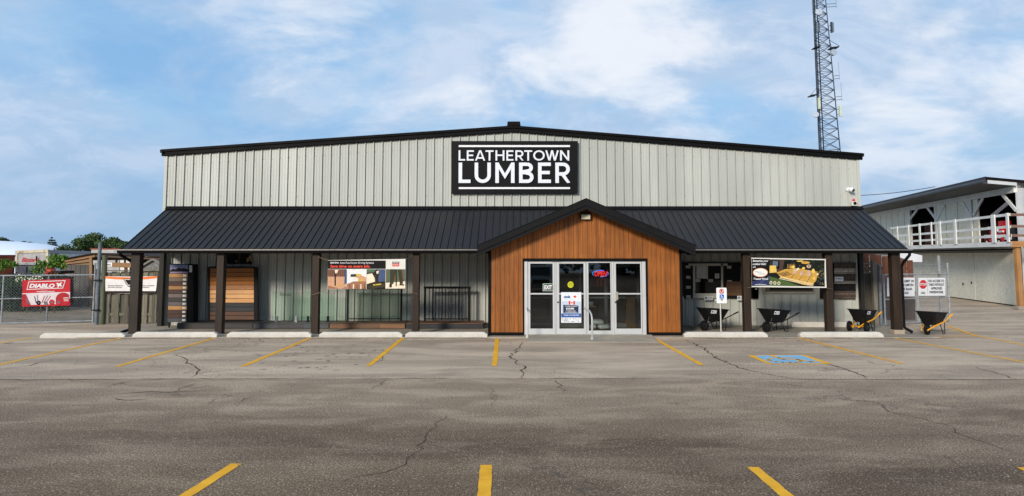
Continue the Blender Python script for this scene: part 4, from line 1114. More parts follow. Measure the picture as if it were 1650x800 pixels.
# ---- glass panels on spigots
FL = Face((0, 23.42, 0))
for (a, b, sp_, word, l_, y0_) in ((438.6, 501.5, (445.3, 477, 496), 'Elevation', 'frameless clear glass railing panel standing right of the wood siding display', 470), (503.5, 539, (528.5,), None, 'frameless clear glass railing panel half hidden by the third post under the screw banner', 470)):
    t = thing('glass_railing_panel', l_, 'glass railing', (FL.px((a+b)/2, 517)[0], 23.42, 0.215), group='frameless glass railing panels')
    m = MB(); FL.slab(m, a, y0_, b, 515.8, 0.0, -0.012); m.build('pane', CLEAR, t)
    m = MB(); FL.slab(m, a, y0_-0.15, b, y0_+0.12, 0.001, -0.013); m.build('top_edge', flat(120, 150, 140, 0.3), t)
    for i, s_ in enumerate(sp_):
        u = FL.px(s_, 517)[0]; m = MB(); m.box(u-0.035, u+0.035, 23.385, 23.46, 0.225, 0.40); m.box(u-0.055, u+0.055, 23.36, 23.48, 0.216, 0.232)
        m.build('spigot', flat(165, 168, 172, 0.3, 0.8) if (word and i < 2) else BLACK, t, bevel=0.004)
    if word:
        m = MB(); FL.text(m, word, 451, 472.0, 470, 477.0, 0, 0.0, 0.1, 0.003); m.build('lettering', flat(40, 44, 42, 0.5), t)
    m = MB(); u0_ = (483 if word else 533.5); FL.rect(m, u0_, 470.5, u0_+2, 473, 0, 0.003); m.build('sticker', flat(205, 120, 125, 0.5), t)

# ---- framed glass railing and picket railing
def rail_frame(x0, x1, y0, y1, Y, thk):
    q = Face((0, Y, 0)); (a, zb), (b, zt) = q.px(x0, y1), q.px(x1, y0); return a, b, zb, zt
a, b, zb, zt = rail_frame(558.5, 648.5, 466.5, 517, 23.5, 0)
t = thing('framed_glass_railing', 'black framed railing section with one glass infill below the screw banner', 'glass railing', ((a+b)/2, 23.5, 0.215)); zb = 0.216
m = MB(); m.box(a, a+0.06, 23.47, 23.53, zb, zt); m.build('upright', BLACK, t); m = MB(); m.box(b-0.06, b, 23.47, 23.53, zb, zt); m.build('upright', BLACK, t)
m = MB(); m.box(a-0.01, b+0.01, 23.455, 23.545, zt, zt+0.045); m.build('top_rail', BLACK, t); m = MB(); m.box(a+0.06, b-0.06, 23.475, 23.525, zb+0.06, zb+0.10); m.build('bottom_rail', BLACK, t)
m = MB(); m.box(a+0.06, b-0.06, 23.497, 23.503, zb+0.1, zt); m.build('pane', glass('framed_pane', (0.72, 0.78, 0.75), 1.2), t)
a, b, zb, zt = rail_frame(683, 758, 465.5, 517, 23.5, 0); zb = 0.216
t = thing('picket_railing', 'black metal railing section with upright square pickets, right of the fourth post', 'railing', ((a+b)/2, 23.5, 0.215))
for x in (a, b-0.065): m = MB(); m.box(x, x+0.065, 23.465, 23.53, zb, zt); m.build('upright', BLACK, t)
m = MB(); m.box(a-0.01, b+0.01, 23.45, 23.545, zt, zt+0.075); m.build('top_rail', BLACK, t, bevel=0.005); m = MB(); m.box(a+0.065, b-0.065, 23.475, 23.52, zb+0.06, zb+0.10); m.build('bottom_rail', BLACK, t)
for k in range(12):
    x = a + 0.065 + (b-a-0.13)*(k+1)/13; m = MB(); m.box(x-0.012, x+0.012, 23.485, 23.51, zb+0.1, zt); m.build('picket', BLACK, t)
# ================================================================ BANNERS
def banner_sheet(f, x0, y0, x1, y1, mats, nx=24, ny=10, sag=0.0, wav=0.012, seed=0, corners=None):
    r_ = random.Random(seed); ph = [r_.uniform(0, 6) for _ in range(4)]
    ua, vb = f.px(x0, y1); ub, vt = f.px(x1, y0)
    def warp(u, v): 
        a = (u-ua)/(ub-ua); b = (v-vb)/(vt-vb)
        return wav*(math.sin(a*7+ph[0]+b*2)*0.5 + math.sin(a*3.1+ph[1]-b*3)*0.6 + 0.4*math.sin(b*5+ph[2]+a*11))
    f.warp = warp; m = MB(); vs = []
    for j in range(ny+1):
        for i in range(nx+1):
            a, b = i/nx, j/ny
            if corners:
                TL, TR, BR, BL = corners; ax = (1-a)*((1-b)*BL[0]+b*TL[0]) + a*((1-b)*BR[0]+b*TR[0]); ay = (1-a)*((1-b)*BL[1]+b*TL[1]) + a*((1-b)*BR[1]+b*TR[1])
            else: ax, ay = x0+(x1-x0)*a, y1+(y0-y1)*b
            ay += sag*4*a*(1-a)
            u, v = f.px(ax, ay); vs.append(f.pt(u, v, 0))
    n1 = nx+1
    m.add(vs, [(j*n1+i, j*n1+i+1, (j+1)*n1+i+1, (j+1)*n1+i) for j in range(ny) for i in range(nx)], None, True)
    return m
# screw system banner under the eave
FQ = Face((0, 21.10, 0))
t = thing('hanging_banner', 'banner with black header and four tool photos hung between two left porch posts', 'banner', (W(590, 467, 21.1).x, 21.1, W(590, 467, 21.1).z))
m = banner_sheet(FQ, 528, 418.5, 653.2, 466.2, None, wav=0.010, seed=2, corners=((528.6, 419.6), (653.4, 417.6), (653.2, 465.4), (527.8, 466.4))); m.build('sheet', OFFWHITE, t)
def c3(x, y): return (500 + x/4.707, 390 + y/4.707)
def c3r(f, mb, x0, y0, x1, y1, mi=0, n=None): f.poly(mb, [c3(x0, y1), c3(x1, y1), c3(x1, y0), c3(x0, y0)], mi, n)
m = MB(); c3r(FQ, m, 134, 142, 572, 205, 0, 0.005); m.build('black_header', flat(20, 20, 21, 0.45), t)
m = MB(); a, b = c3(152, 152), c3(216, 166); FQ.text(m, 'Quik Drive', a[0], a[1], b[0], b[1], 0, 0.03, 0.3, 0.008); a, b = c3(226, 152), c3(480, 170); FQ.text(m, 'Auto-Feed Screw Driving Systems', a[0], a[1], b[0], b[1], 0, 0.0, 0, 0.008); m.build('white_lettering', WHITE, t)
m = MB(); a, b = c3(152, 175), c3(454, 202); FQ.text(m, 'Save time on every job.', a[0], a[1], b[0], b[1], 0, 0.03, 0, 0.008); m.build('red_lettering', flat(240, 62, 34, 0.5), t)
m = MB(); c3r(FQ, m, 623, 165, 674, 186, 0, 0.006); m.build('logo_base', flat(205, 50, 42, 0.5), t)
m = MB(); c3r(FQ, m, 622, 151, 675, 165, 0, 0.006); m.build('logo_top', flat(60, 64, 76, 0.5), t)
m = MB(); a, b = c3(629, 155), c3(668, 162); FQ.text(m, 'SIMPSON', *a, *b, 0, 0.02, 0, 0.009); a, b = c3(629, 170), c3(668, 181); FQ.text(m, 'Strong-Tie', *a, *b, 0, 0.02, 0, 0.009); m.build('logo_lettering', WHITE, t)
DW = lambda *c: flat(*c, 0.55, 0, 0.18, 14)
def c3p(mb, pts, mi=0, n=0.008): FQ.poly(mb, [c3(*p) for p in pts], mi, n)
pal = [DW(150, 98, 66), DW(196, 146, 112), DW(44, 36, 32), DW(40, 66, 108), DW(222, 222, 222), DW(200, 170, 40), DW(60, 58, 44), DW(60, 92, 62), DW(232, 214, 190), DW(110, 64, 40)]
m = MB(); c3r(FQ, m, 133, 208, 276, 357, 1, 0.005); c3r(FQ, m, 135, 208, 276, 264, 9, 0.007)
for k in range(9): c3r(FQ, m, 137+k*15, 209, 139+k*15, 262, 2, 0.008)
c3p(m, [(133, 330), (230, 357), (276, 340), (276, 357), (133, 357)], 0, 0.0075); c3p(m, [(262, 208), (276, 208), (276, 318), (258, 318)], 3, 0.009); c3p(m, [(184, 230), (194, 230), (194, 332), (184, 332)], 2, 0.010)
c3p(m, [(186, 214), (214, 212), (204, 236), (190, 240)], 8, 0.011); c3p(m, [(196, 330), (262, 318), (250, 322), (206, 336)], 5, 0.0095); m.build('photo', pal, t)
m = MB(); c3r(FQ, m, 279, 208, 424, 357, 4, 0.005); c3p(m, [(279, 320), (330, 300), (424, 300), (424, 357), (279, 357)], 0, 0.007)
for k in range(5): c3p(m, [(296+k*28, 322), (304+k*28, 322), (304+k*28, 356), (296+k*28, 356)], 8 if k % 2 else 9, 0.008)
c3p(m, [(306, 246), (370, 244), (372, 264), (306, 266)], 6, 0.009); c3p(m, [(346, 246), (384, 244), (386, 262), (350, 262)], 5, 0.010); c3p(m, [(350, 268), (376, 250), (424, 270), (424, 300), (390, 300)], 1, 0.0095); c3p(m, [(330, 268), (350, 264), (352, 290), (334, 288)], 8, 0.010); c3p(m, [(360, 284), (392, 282), (394, 300), (364, 300)], 5, 0.011); m.build('photo', pal, t)
m = MB(); c3r(FQ, m, 428, 208, 569, 357, 2, 0.005); c3p(m, [(428, 208), (500, 208), (480, 232), (428, 236)], 7, 0.007); c3p(m, [(428, 246), (470, 240), (500, 300), (428, 320)], 8, 0.007); c3p(m, [(520, 208), (569, 208), (569, 300), (516, 304)], 3, 0.008)
c3p(m, [(440, 330), (569, 316), (569, 340), (480, 357), (440, 357)], 6, 0.0085); c3p(m, [(476, 322), (540, 316), (536, 326), (480, 332)], 5, 0.009); c3p(m, [(488, 250), (498, 250), (502, 326), (492, 326)], 6, 0.010); c3p(m, [(500, 224), (520, 218), (516, 240), (504, 244)], 8, 0.010); m.build('photo', pal, t)
m = MB(); c3r(FQ, m, 573, 208, 720, 354, 7, 0.005)
for k in range(5): c3r(FQ, m, 580+k*30, 208, 588+k*30, 300, 9, 0.007)
c3p(m, [(573, 312), (720, 300), (720, 354), (573, 354)], 8, 0.0075); c3p(m, [(606, 208), (652, 208), (630, 320), (604, 320)], 6, 0.009); c3p(m, [(662, 208), (694, 208), (704, 318), (680, 322)], 6, 0.009); c3p(m, [(600, 320), (620, 320), (618, 346), (600, 346)], 2, 0.010); c3p(m, [(676, 320), (712, 322), (712, 332), (676, 330)], 2, 0.010); c3p(m, [(648, 214), (656, 214), (656, 336), (648, 336)], 2, 0.011); m.build('photo', pal, t)
for a, b in (((528, 466.3), (502, 476)), ((653, 465.5), (673, 474.5)), ((528.6, 419.8), (513, 414)), ((653.4, 417.8), (664.5, 413))):
    p0, p1 = FQ.pt(*FQ.px(*a), 0.0), W(b[0], b[1], 21.28)
    mid = (p0+p1)/2 + Vector((0, 0, -0.015)); m = MB(); m.tube([p0, mid, p1], 0.006, 5); m.build('rope', flat(150, 120, 100, 0.8), t)

# treated wood banner on the right
FT = Face((0, 21.08, 0))
t = thing('hanging_banner', 'dark banner with a photo of a yellow timber deck, right of the entrance', 'banner', (W(1270, 464, 21.08).x, 21.08, W(1270, 464, 21.08).z))
m = banner_sheet(FT, 1210.5, 416, 1331.5, 463.5, None, wav=0.014, seed=5, corners=((1210.6, 415.6), (1330.6, 417.8), (1331.9, 464.2), (1211.6, 463.0))); m.build('sheet', OFFWHITE, t)
def c6(x, y): return (1200 + x/4.704, 390 + y/4.704)
def c6p(mb, pts, mi=0, n=0.008): FT.poly(mb, [c6(*p) for p in pts], mi, n)
pal2 = [DW(20, 20, 22), DW(24, 38, 84), DW(196, 150, 62), DW(222, 186, 92), DW(66, 88, 34), DW(26, 32, 26), DW(70, 48, 36), DW(190, 160, 138), DW(226, 214, 184), DW(84, 104, 124), DW(58, 66, 104)]
m = MB(); c6p(m, [(55, 335), (188, 332), (188, 131), (52, 128)], 0, 0.005); m.build('black_panel', pal2, t)
m = MB(); c6p(m, [(56, 334), (187, 331), (187, 262), (120, 290), (56, 300)], 1, 0.008); m.build('blue_panel', pal2, t)
m = MB(); c6p(m, [(80, 331), (108, 331), (187, 268), (187, 255)], 10, 0.0105); m.build('blue_streak', pal2, t)
m = MB(); FT.ell(m, *c6(118, 233), 58/4.704, 35/4.704, 0, 0.011); m.build('logo_edge', DW(196, 120, 60), t)
m = MB(); FT.ell(m, *c6(118, 233), 53/4.704, 30.5/4.704, 0, 0.013); m.build('logo_disc', flat(232, 230, 226, 0.5), t)
m = MB(); a, b = c6(80, 222), c6(128, 234); FT.text(m, 'Micro', *a, *b, 0, 0.0, 0.2, 0.0155); a, b = c6(100, 238), c6(150, 246); FT.text(m, 'Treated', *a, *b, 0, 0.0, 0, 0.0155); m.build('logo_lettering', DW(96, 100, 110), t)
m = MB()
for s_, x0, y0, x1, y1, sh in (('Reimagine your', 58, 137, 178, 156, .3), ('outdoor living', 58, 160, 162, 181, .3), ('with', 60, 186, 82, 196, .3), ('Treated Wood', 66, 273, 176, 288, 0), ('www.treatedwood.com', 78, 319, 162, 327, 0)):
    a, b = c6(x0, y0), c6(x1, y1); FT.text(m, s_, *a, *b, 0, 0.02, sh, 0.0135)
m.build('lettering', WHITE, t)
m = MB(); c6p(m, [(188, 332), (606, 340), (606, 139), (188, 132)], 5, 0.005)
c6p(m, [(196, 134), (300, 137), (286, 210), (240, 236), (190, 236)], 6, 0.0075); c6p(m, [(200, 140), (262, 142), (262, 206), (200, 200)], 0, 0.0085)
c6p(m, [(210, 146), (250, 147), (250, 186), (210, 184)], 9, 0.0095); c6p(m, [(188, 262), (300, 292), (420, 334), (188, 330)], 4, 0.0077)
c6p(m, [(240, 234), (300, 208), (390, 200), (560, 228), (540, 296), (500, 334), (430, 322), (270, 266)], 2, 0.0085)
c6p(m, [(188, 180), (236, 180), (242, 232), (188, 236)], 3, 0.0105)
for k in range(4): c6p(m, [(246+k*17, 244+k*4.6), (316+k*14, 224+k*6), (320+k*14, 227+k*6), (252+k*17, 248+k*4.6)], 6, 0.0100)
c6p(m, [(270, 264), (520, 318), (520, 322), (268, 268)], 8, 0.0102); c6p(m, [(262, 276), (518, 332), (516, 335), (260, 280)], 8, 0.0102); c6p(m, [(270, 268), (520, 324), (519, 328), (266, 272)], 3, 0.0104)
for cx_, cy_, rx_, ry_, ci in ((380, 226, 15, 20, 7), (386, 214, 14, 8, 8), (432, 238, 16, 18, 7), (430, 214, 18, 10, 2), (484, 238, 16, 24, 7), (486, 186, 18, 14, 7), (488, 184, 9, 7, 0), (520, 222, 12, 18, 3), (536, 256, 16, 10, 2), (446, 200, 12, 9, 3), (366, 190, 12, 12, 3), (348, 190, 9, 11, 2), (524, 276, 10, 12, 3), (462, 158, 34, 10, 2), (420, 146, 28, 5, 3), (404, 206, 9, 9, 8), (552, 246, 8, 8, 8)):
    FT.ell(m, *c6(cx_, cy_), rx_/4.704, ry_/4.704, ci, 0.0120 + cx_*1e-6 + cy_*3e-6, 14)
for k in range(9):
    f_ = k/8; c6p(m, [(262+f_*232, 250+f_*66), (296+f_*250, 214+f_*24), (298+f_*250, 216+f_*24), (265+f_*232, 252.5+f_*66)], 6 if k % 2 else 2, 0.0095)
c6p(m, [(300, 214), (392, 202), (400, 212), (330, 230)], 2, 0.0098); c6p(m, [(300, 150), (390, 148), (392, 196), (306, 204)], 0, 0.0088)
for k in range(6): c6p(m, [(322+k*11, 168), (325+k*11, 168), (325+k*11, 200), (322+k*11, 202)], 2, 0.0092)
c6p(m, [(540, 296), (606, 262), (606, 338), (516, 334)], 0, 0.0090)
for k in range(150):
    x, y = random.uniform(300, 602), random.uniform(142, 330)
    if x < 540 and y > 200: x = random.uniform(545, 600)
    s_ = random.uniform(2, 6); c6p(m, [(x, y), (x+s_, y+random.uniform(0, 3)), (x+s_*.6, y-s_), (x-1, y-s_*.6)], random.choice([4, 4, 9, 6, 2, 0]), 0.0110+k*1e-5)
for x, y in ((198, 310), (228, 312), (258, 314)): FT.ell(m, *c6(x, y), 11/4.7, 13/4.7, 8, 0.0112, 16); FT.ell(m, *c6(x, y), 6/4.7, 8/4.7, 4, 0.0125, 12)
m.build('deck_photo', pal2, t)
for a, b in (((1331.9, 464.2), (1342, 466.5)), ((1211.6, 463.0), (1203, 464.5)), ((1330.6, 417.8), (1336, 415)), ((1210.6, 415.6), (1206, 413))):
    m = MB(); m.tube([FT.pt(*FT.px(*a)), W(b[0], b[1], 21.28)], 0.006, 5); m.build('rope', flat(120, 110, 100, 0.8), t)
FT.warp = FQ.warp = None

# ---- cladding sample board right of the entrance
FC = Face((0, 23.93, 0))
def c5(x, y): return (1040 + x/4.705, 390 + y/4.705)
t = thing('cladding_sample_board', 'wide dark wall panel of cladding samples with white tags around a white framed window', 'display board', (*FC.pt(*FC.px(1158, 481)),))
def s5(mb, f, x0, y0, x1, y1, fr, bk, mi=0): a, b = c5(x0, y0), c5(x1, y1); f.slab(mb, *a, *b, fr, bk, mi)
m = MB(); s5(m, FC, 262, 156, 855, 428, 0.0, -0.06); m.build('panel', flat(25, 24, 24, 0.5, 0, 0.2, 2), t)
m = MB(); s5(m, FC, 612, 300, 756, 408, 0.012, 0.001); m.build('brown_sample', wood('brown_cladding', (0.07, 0.035, 0.018), (0.13, 0.065, 0.032), 'x'), t)
wf = MB(); s5(wf, FC, 358, 182, 376, 428, 0.05, 0.001); s5(wf, FC, 571, 166, 586, 428, 0.05, 0.001); s5(wf, FC, 325, 164, 620, 182, 0.05, 0.001); s5(wf, FC, 376, 390, 571, 428, 0.05, 0.001); s5(wf, FC, 463, 182, 471, 284, 0.045, 0.001)
wfo = wf.build('window_frame', flat(190, 186, 174, 0.55), t)
m = MB(); s5(m, FC, 385, 183, 462, 278, 0.03, 0.001); m.build('roller_blind', flat(196, 194, 186, 0.6), wfo)
m = MB(); s5(m, FC, 377, 279, 571, 389, 0.006, 0.001); m.build('pane', flat(14, 14, 15, 0.08), wfo)
m = MB(); s5(m, FC, 722, 182, 744, 296, 0.014, 0.001); m.build('trim_sample', flat(172, 172, 170, 0.5), t)
for x0, y0, x1, y1 in ((306, 180, 340, 200), (308, 259, 340, 280), (308, 335, 342, 355), (310, 406, 344, 428), (619, 182, 651, 203), (621, 293, 655, 315), (380, 282, 412, 304), (474, 283, 508, 305), (523, 240, 556, 278)):
    m = MB(); s5(m, FC, x0, y0, x1, y1, 0.054, 0.0505) if y0 == 282 or y0 == 283 or y0 == 240 else s5(m, FC, x0, y0, x1, y1, 0.006, 0.001)
    m.build('tag', flat(196, 192, 178, 0.6), t)
    m = MB(); nn_ = 0.0565 if y0 in (282, 283, 240) else 0.0085
    for q in range(3): a, b = c5(x0+4, y0+5+q*5.5), c5(x1-4, y0+6.4+q*5.5); FC.rect(m, a[0], a[1], b[0], b[1], 0, nn_)
    m.build('tag_print', flat(120, 112, 104, 0.6), t)
m = MB(); a = c5(376, 378); FC.ell(m, a[0], a[1], 0.9, 2.6, 0, 0.056); m.build('sticker', flat(190, 60, 50), t)
for (x0, y0, x1, y1), dot, l_ in (((443, 410, 508, 441), (20, 90, 60), 'small white information sign with a green logo below the framed window'), ((692, 409, 750, 443), (30, 90, 110), 'small white information sign with a blue logo beside the fifth post'), ((272, 410, 284, 441), (90, 90, 90), 'narrow white notice at the left edge of the cladding sample board')):
    t = thing('info_sign', l_, 'sign', (*FC.pt(*FC.px(*c5((x0+x1)/2, y1)), 0.06),))
    m = MB(); s5(m, FC, x0, y0, x1, y1, 0.075, 0.058); m.build('plate', flat(214, 216, 218, 0.5), t)
    if x1-x0 > 20:
        m = MB(); a, b = c5(x0+5, y0+6), c5(x0+18, y0+20); FC.rect(m, a[0], a[1], b[0], b[1], 0, 0.078); m.build('logo', flat(*dot), t)
        m = MB()
        for q in range(4): a, b = c5(x0+(22 if q < 2 else 6), y0+8+q*5.6), c5(x1-5, y0+10+q*5.6); FC.rect(m, a[0], a[1], b[0], b[1], 0, 0.078)
        m.build('print', flat(110, 118, 124), t)
# dark sample panels at the ends of the deck banner
for (x0, y0, x1, y1), l_ in (((58, 345, 103, 431), 'black sample panel on the wall just left of the window behind the deck banner'), ((574, 345, 640, 431), 'black sample panel on the wall behind the sixth post')):
    t = thing('sample_board', l_, 'display panel', (*FC.pt(*FC.px(*c6((x0+x1)/2, y1))),))
    m = MB(); a, b = c6(x0, y0), c6(x1, y1); FC.slab(m, *a, *b, 0.0, -0.06); m.build('board', flat(26, 27, 30, 0.5), t)
    m = MB(); a, b = c6(x0+20, y0+8), c6(x0+36, y0+18); FC.rect(m, *a, *b, 0, 0.003); m.build('tag', flat(190, 188, 182), t)
# stone veneer samples
t = thing('stone_veneer_display', 'wall board of stacked stone veneer in brown, pale grey and black', 'display board', (*FC.pt(*FC.px(1361, 481.5)),))
rows = [(160, 200, (96, 84, 72)), (200, 244, (176, 166, 154)), (244, 296, (84, 72, 62)), (296, 318, (150, 142, 132)), (318, 372, (44, 42, 44)), (372, 402, (100, 86, 76)), (402, 431, (78, 66, 58))]
m = MB(); a, b = c6(672, 158), c6(840, 432); FC.slab(m, *a, *b, 0.0, -0.06); m.build('backing', flat(40, 36, 33, 0.7), t)
r_ = random.Random(4)
for y0, y1, c in rows:
    nrow = 3 if y1-y0 > 35 else 2
    for q in range(nrow):
        ya, yb_ = y0+(y1-y0)*q/nrow, y0+(y1-y0)*(q+1)/nrow; x = 676
        m = MB()
        while x < 836:
            w_ = r_.uniform(18, 52); xe = min(838, x+w_); a, b = c6(x+.8, ya+.8), c6(xe-.8, yb_-.8); FC.slab(m, *a, *b, r_.uniform(0.015, 0.05), 0.001, 0); x = xe
        k_ = r_.uniform(.85, 1.15); m.build('stone_course', flat(int(c[0]*k_), int(c[1]*k_), int(c[2]*k_), 0.9, 0, 0.3, 9, 0.6), t)
m = MB(); a, b = c6(676, 264), c6(741, 298); FC.slab(m, *a, *b, 0.065, 0.052); m.build('card', WHITE, t)
m = MB(); a, b = c6(686, 273), c6(732, 284); FC.text(m, 'Fusion', *a, *b, 0, 0.02, 0, 0.068); m.build('card_lettering', flat(40, 40, 44), t)

# ---- accessible parking sign
FA = Face((0, 20.98, 0))
u, v = FA.px(1162.7, 534)
t = thing('parking_sign', 'white accessible parking sign on a slim pale pole right of the entrance', 'sign', (u, 20.98, 0.03))
m = MB(); uu = FA.px(1161.6, 500)[0]; m.tube([(uu, 21.02, 0.03), (uu, 21.02, FA.px(1162, 470)[1])], 0.020, 10); m.build('pole', flat(206, 202, 192, 0.5, 0.2), t)
(a, zb), (b, zt) = FA.px(1154.9, 489), FA.px(1170.8, 464)
m = MB(); r = 0.03; P = []
for cx_, cz_, a0 in ((b-r, zt-r, 0), (a+r, zt-r, 90), (a+r, zb+r, 180), (b-r, zb+r, 270)):
    P += [(cx_+r*math.cos(R(a0+k*30)), 20.985, cz_+r*math.sin(R(a0+k*30))) for k in range(4)]
m.prism(P, (0, 0.004, 0)); m.build('plate', WHITE, t)
def c5t(mb, fn, *args): pass
m = MB(); FA.ell(m, *c5(577, 375), 19/4.705, 19.5/4.705, 0, 0.004, 28, 0, 360, 0.74); FA.poly(m, [c5(563, 364), c5(567, 359), c5(592, 386), c5(588, 390)], 0, 0.0052); m.build('prohibition_ring', flat(214, 34, 34), t)
m = MB(); FA.poly(m, [c5(570, 388), c5(575, 388), c5(575, 378), c5(583, 378), c5(583, 364), c5(570, 364)], 0, 0.002); m.build('parking_letter', BLACK, t)
m = MB(); a, b = c5(562, 399), c5(595, 430); FA.rect(m, *a, *b, 0, 0.003); m.build('blue_square', flat(26, 100, 200), t)
m = MB(); FA.ell(m, *c5(574, 404), .6, .6, 0, 0.006, 10); FA.poly(m, [c5(572, 407), c5(575.5, 407), c5(576, 414), c5(584, 414), c5(588, 423), c5(585, 424), c5(581.5, 417.5), c5(573, 417.5)], 0, 0.006); FA.ell(m, *c5(577, 420), 7.5/4.7, 7/4.7, 0, 0.0065, 16, 170, 350, 0.7); m.build('wheelchair_symbol', WHITE, t)
m = MB(); FA.poly(m, [c5(556, 436), c5(560, 433.5), c5(560, 438.5)], 0, 0.003); FA.poly(m, [c5(601, 436), c5(597, 433.5), c5(597, 438.5)], 0, 0.003); a, b = c5(571, 443), c5(588, 451); FA.text(m, 'By Permit', *a, *b, 0, 0.02, 0, 0.003); a, b = c5(570, 433), c5(587, 439); FA.rect(m, *a, *b, 0, 0.003); m.build('lettering', flat(60, 60, 60), t)
m = MB(); a, b = c5(527, 436), c5(540, 447); FA.slab(m, *a, *b, -0.02, -0.05); m.build('bracket', flat(200, 196, 186), t)

# ---- wheelbarrows
YEL = flat(236, 164, 14, 0.5); TRAY = blackmetal('black_tray', (0.008, 0.008, 0.009), 0.5, 0.2); RUB = flat(24, 24, 24, 0.8); RIM = flat(58, 58, 60, 0.4, 0.5)
def wheelbarrow(px_, py_, label, scale=1.0, two=False, yel=False, rz=0.0, card=True, decal=False, px_shift=0.0):
    base = G(px_, py_, 0.03)
    t = thing('wheelbarrow', label, 'wheelbarrow', base, rz, 'black wheelbarrows lined up under the porch')
    m = MB()   # tray: open sloped tub, front (wheel end) at -x
    def ringp(z, x0, x1, w0, w1, r): 
        P = []
        for (cx_, cy_), a0 in (((x1-r, w1-r), 0), ((x0+r, w0-r), 90), ((x0+r, -w0+r), 180), ((x1-r, -w1+r), 270)):
            P += [(cx_+r*math.cos(R(a0+k*22.5)), cy_+r*math.sin(R(a0+k*22.5)), z + (0.0)) for k in range(5)]
        return P
    h0, h1 = (0.33, 0.82)
    r0 = ringp(h0, -0.26, 0.22, 0.20, 0.22, 0.06); r1 = ringp(h1, -0.54, 0.46, 0.33, 0.36, 0.09)
    r1 = [(x, y, z - 0.07*(x+0.54)) for x, y, z in r1]
    lip = [(x*1.035, y*1.05, z-0.004) for x, y, z in r1]; lip2 = [(x, y, z-0.03) for x, y, z in lip]
    i1 = [(x*0.985, y*0.98, z+0.0) for x, y, z in r1]; i0 = [(x*0.97, y*0.97, z+0.012) for x, y, z in r0]
    n = len(r0); rings = [r0, r1, lip2, lip, i1, i0]; vs = sum(rings, [])
    fs = []
    for k in range(len(rings)-1):
        for i in range(n): j = (i+1) % n; fs.append((k*n+i, k*n+j, (k+1)*n+j, (k+1)*n+i))
    fs.append(tuple(range(n-1, -1, -1))); fs.append(tuple(5*n+i for i in range(n)))
    m.add(vs, fs); m.build('tray', TRAY, t, local=True)
    hc = YEL if yel else TRAY
    for s in (-1, 1):
        m = MB(); m.tube([(-0.62, s*0.10, 0.17), (-0.30, s*0.19, 0.30), (0.28, s*0.26, 0.42), (0.88, s*0.29, 0.64)], 0.027 if yel else 0.020, 8); h = m.build('handle', hc, t, local=True)
        m = MB(); m.tube([(0.72, s*0.280, 0.585), (0.90, s*0.291, 0.650)], 0.036 if yel else 0.027, 8); m.build('grip', hc if yel else RUB, h, local=True)
    for s in (-1, 1):
        m = MB(); m.tube([(0.02, s*0.24, 0.37), (0.22, s*0.25, 0.012), (0.34, s*0.25, 0.012), (0.36, s*0.25, 0.43)], 0.015, 8); m.build('leg', TRAY, t, local=True)
    m = MB(); m.tube([(0.26, -0.25, 0.10), (0.26, 0.25, 0.10)], 0.011, 6); m.build('cross_brace', TRAY, t, local=True)
    for s in (-1, 1):
        m = MB(); m.tube([(-0.42, s*0.13, 0.18), (-0.36, s*0.20, 0.50)], 0.012, 6); m.build('tray_strut', flat(90, 92, 95, 0.4, .5) if not yel else TRAY, t, local=True)
    ws = [(-0.42, -0.30), (-0.42, 0.30)] if two else [(-0.42, 0.0)]
    if two:
        m = MB(); m.tube([(-0.42, -0.34, 0.19), (-0.42, 0.34, 0.19)], 0.014, 8); m.build('axle', YEL, t, local=True)
    for x, y in ws:
        wv = MB(); R0 = 0.185
        prof = [(0.10, -0.035), (0.15, -0.047), (0.175, -0.040), (R0, -0.02), (R0, 0.02), (0.175, 0.040), (0.15, 0.047), (0.10, 0.035)]; sg = 28; vs = []
        for a in range(sg):
            c_, s_ = math.cos(2*math.pi*a/sg), math.sin(2*math.pi*a/sg); vs += [(x + rr*c_, y+yy, R0 + rr*s_) for rr, yy in prof]
        np_ = len(prof); wv.add(vs, [(a*np_+i, ((a+1) % sg)*np_+i, ((a+1) % sg)*np_+(i+1) % np_, a*np_+(i+1) % np_) for a in range(sg) for i in range(np_)], None, True)
        w_ = wv.build('wheel', RUB, t, local=True)
        m = MB(); m.disc((x, y, R0), (0, 1, 0), 0.10, 0.05, 20); m.disc((x, y, R0), (0, 1, 0), 0.03, 0.12, 12); m.build('rim', RIM, w_, local=True)
    if card:
        m = MB(); v = Vector((-0.16, -0.335, 0.70)); q = Vector((0.0, -0.13, 0.38)).normalized()
        a = [(-0.38, -0.318, 0.640), (-0.14, -0.328, 0.622), (-0.14, -0.360, 0.738), (-0.38, -0.356, 0.756)]
        m.prism(a, (0, 0.004, 0)); c = m.build('price_card', WHITE, t, local=True)
        m = MB(); m.prism([(-0.355, -0.329, 0.668), (-0.305, -0.331, 0.664), (-0.305, -0.352, 0.720), (-0.355, -0.350, 0.724)], (0, 0.004, 0)); m.build('card_logo', BLACK, c, local=True)
        m = MB()
        for q in range(3): m.prism([(-0.29, -0.334-.006*q, 0.662+.022*q), (-0.16, -0.338-.006*q, 0.650+.022*q), (-0.16, -0.341-.006*q, 0.659+.022*q), (-0.29, -0.337-.006*q, 0.671+.022*q)], (0, 0.003, 0))
        m.build('card_print', flat(130, 140, 190), c, local=True)
    if decal:
        m = MB(); m.poly([(0.25, -0.327, 0.545), (0.35, -0.330, 0.54), (0.36, -0.352, 0.62), (0.26, -0.350, 0.625)]); m.build('decal', flat(150, 150, 150), t, local=True)
    t.scale = (scale,)*3
    return t
wheelbarrow(1150, 532.5, 'black wheelbarrow behind the accessible parking sign, left of the fifth post', rz=R(24), scale=.9)
wheelbarrow(1249, 534.5, 'black wheelbarrow under the left half of the deck banner, right of the fifth post', rz=R(27), decal=True, scale=.9)
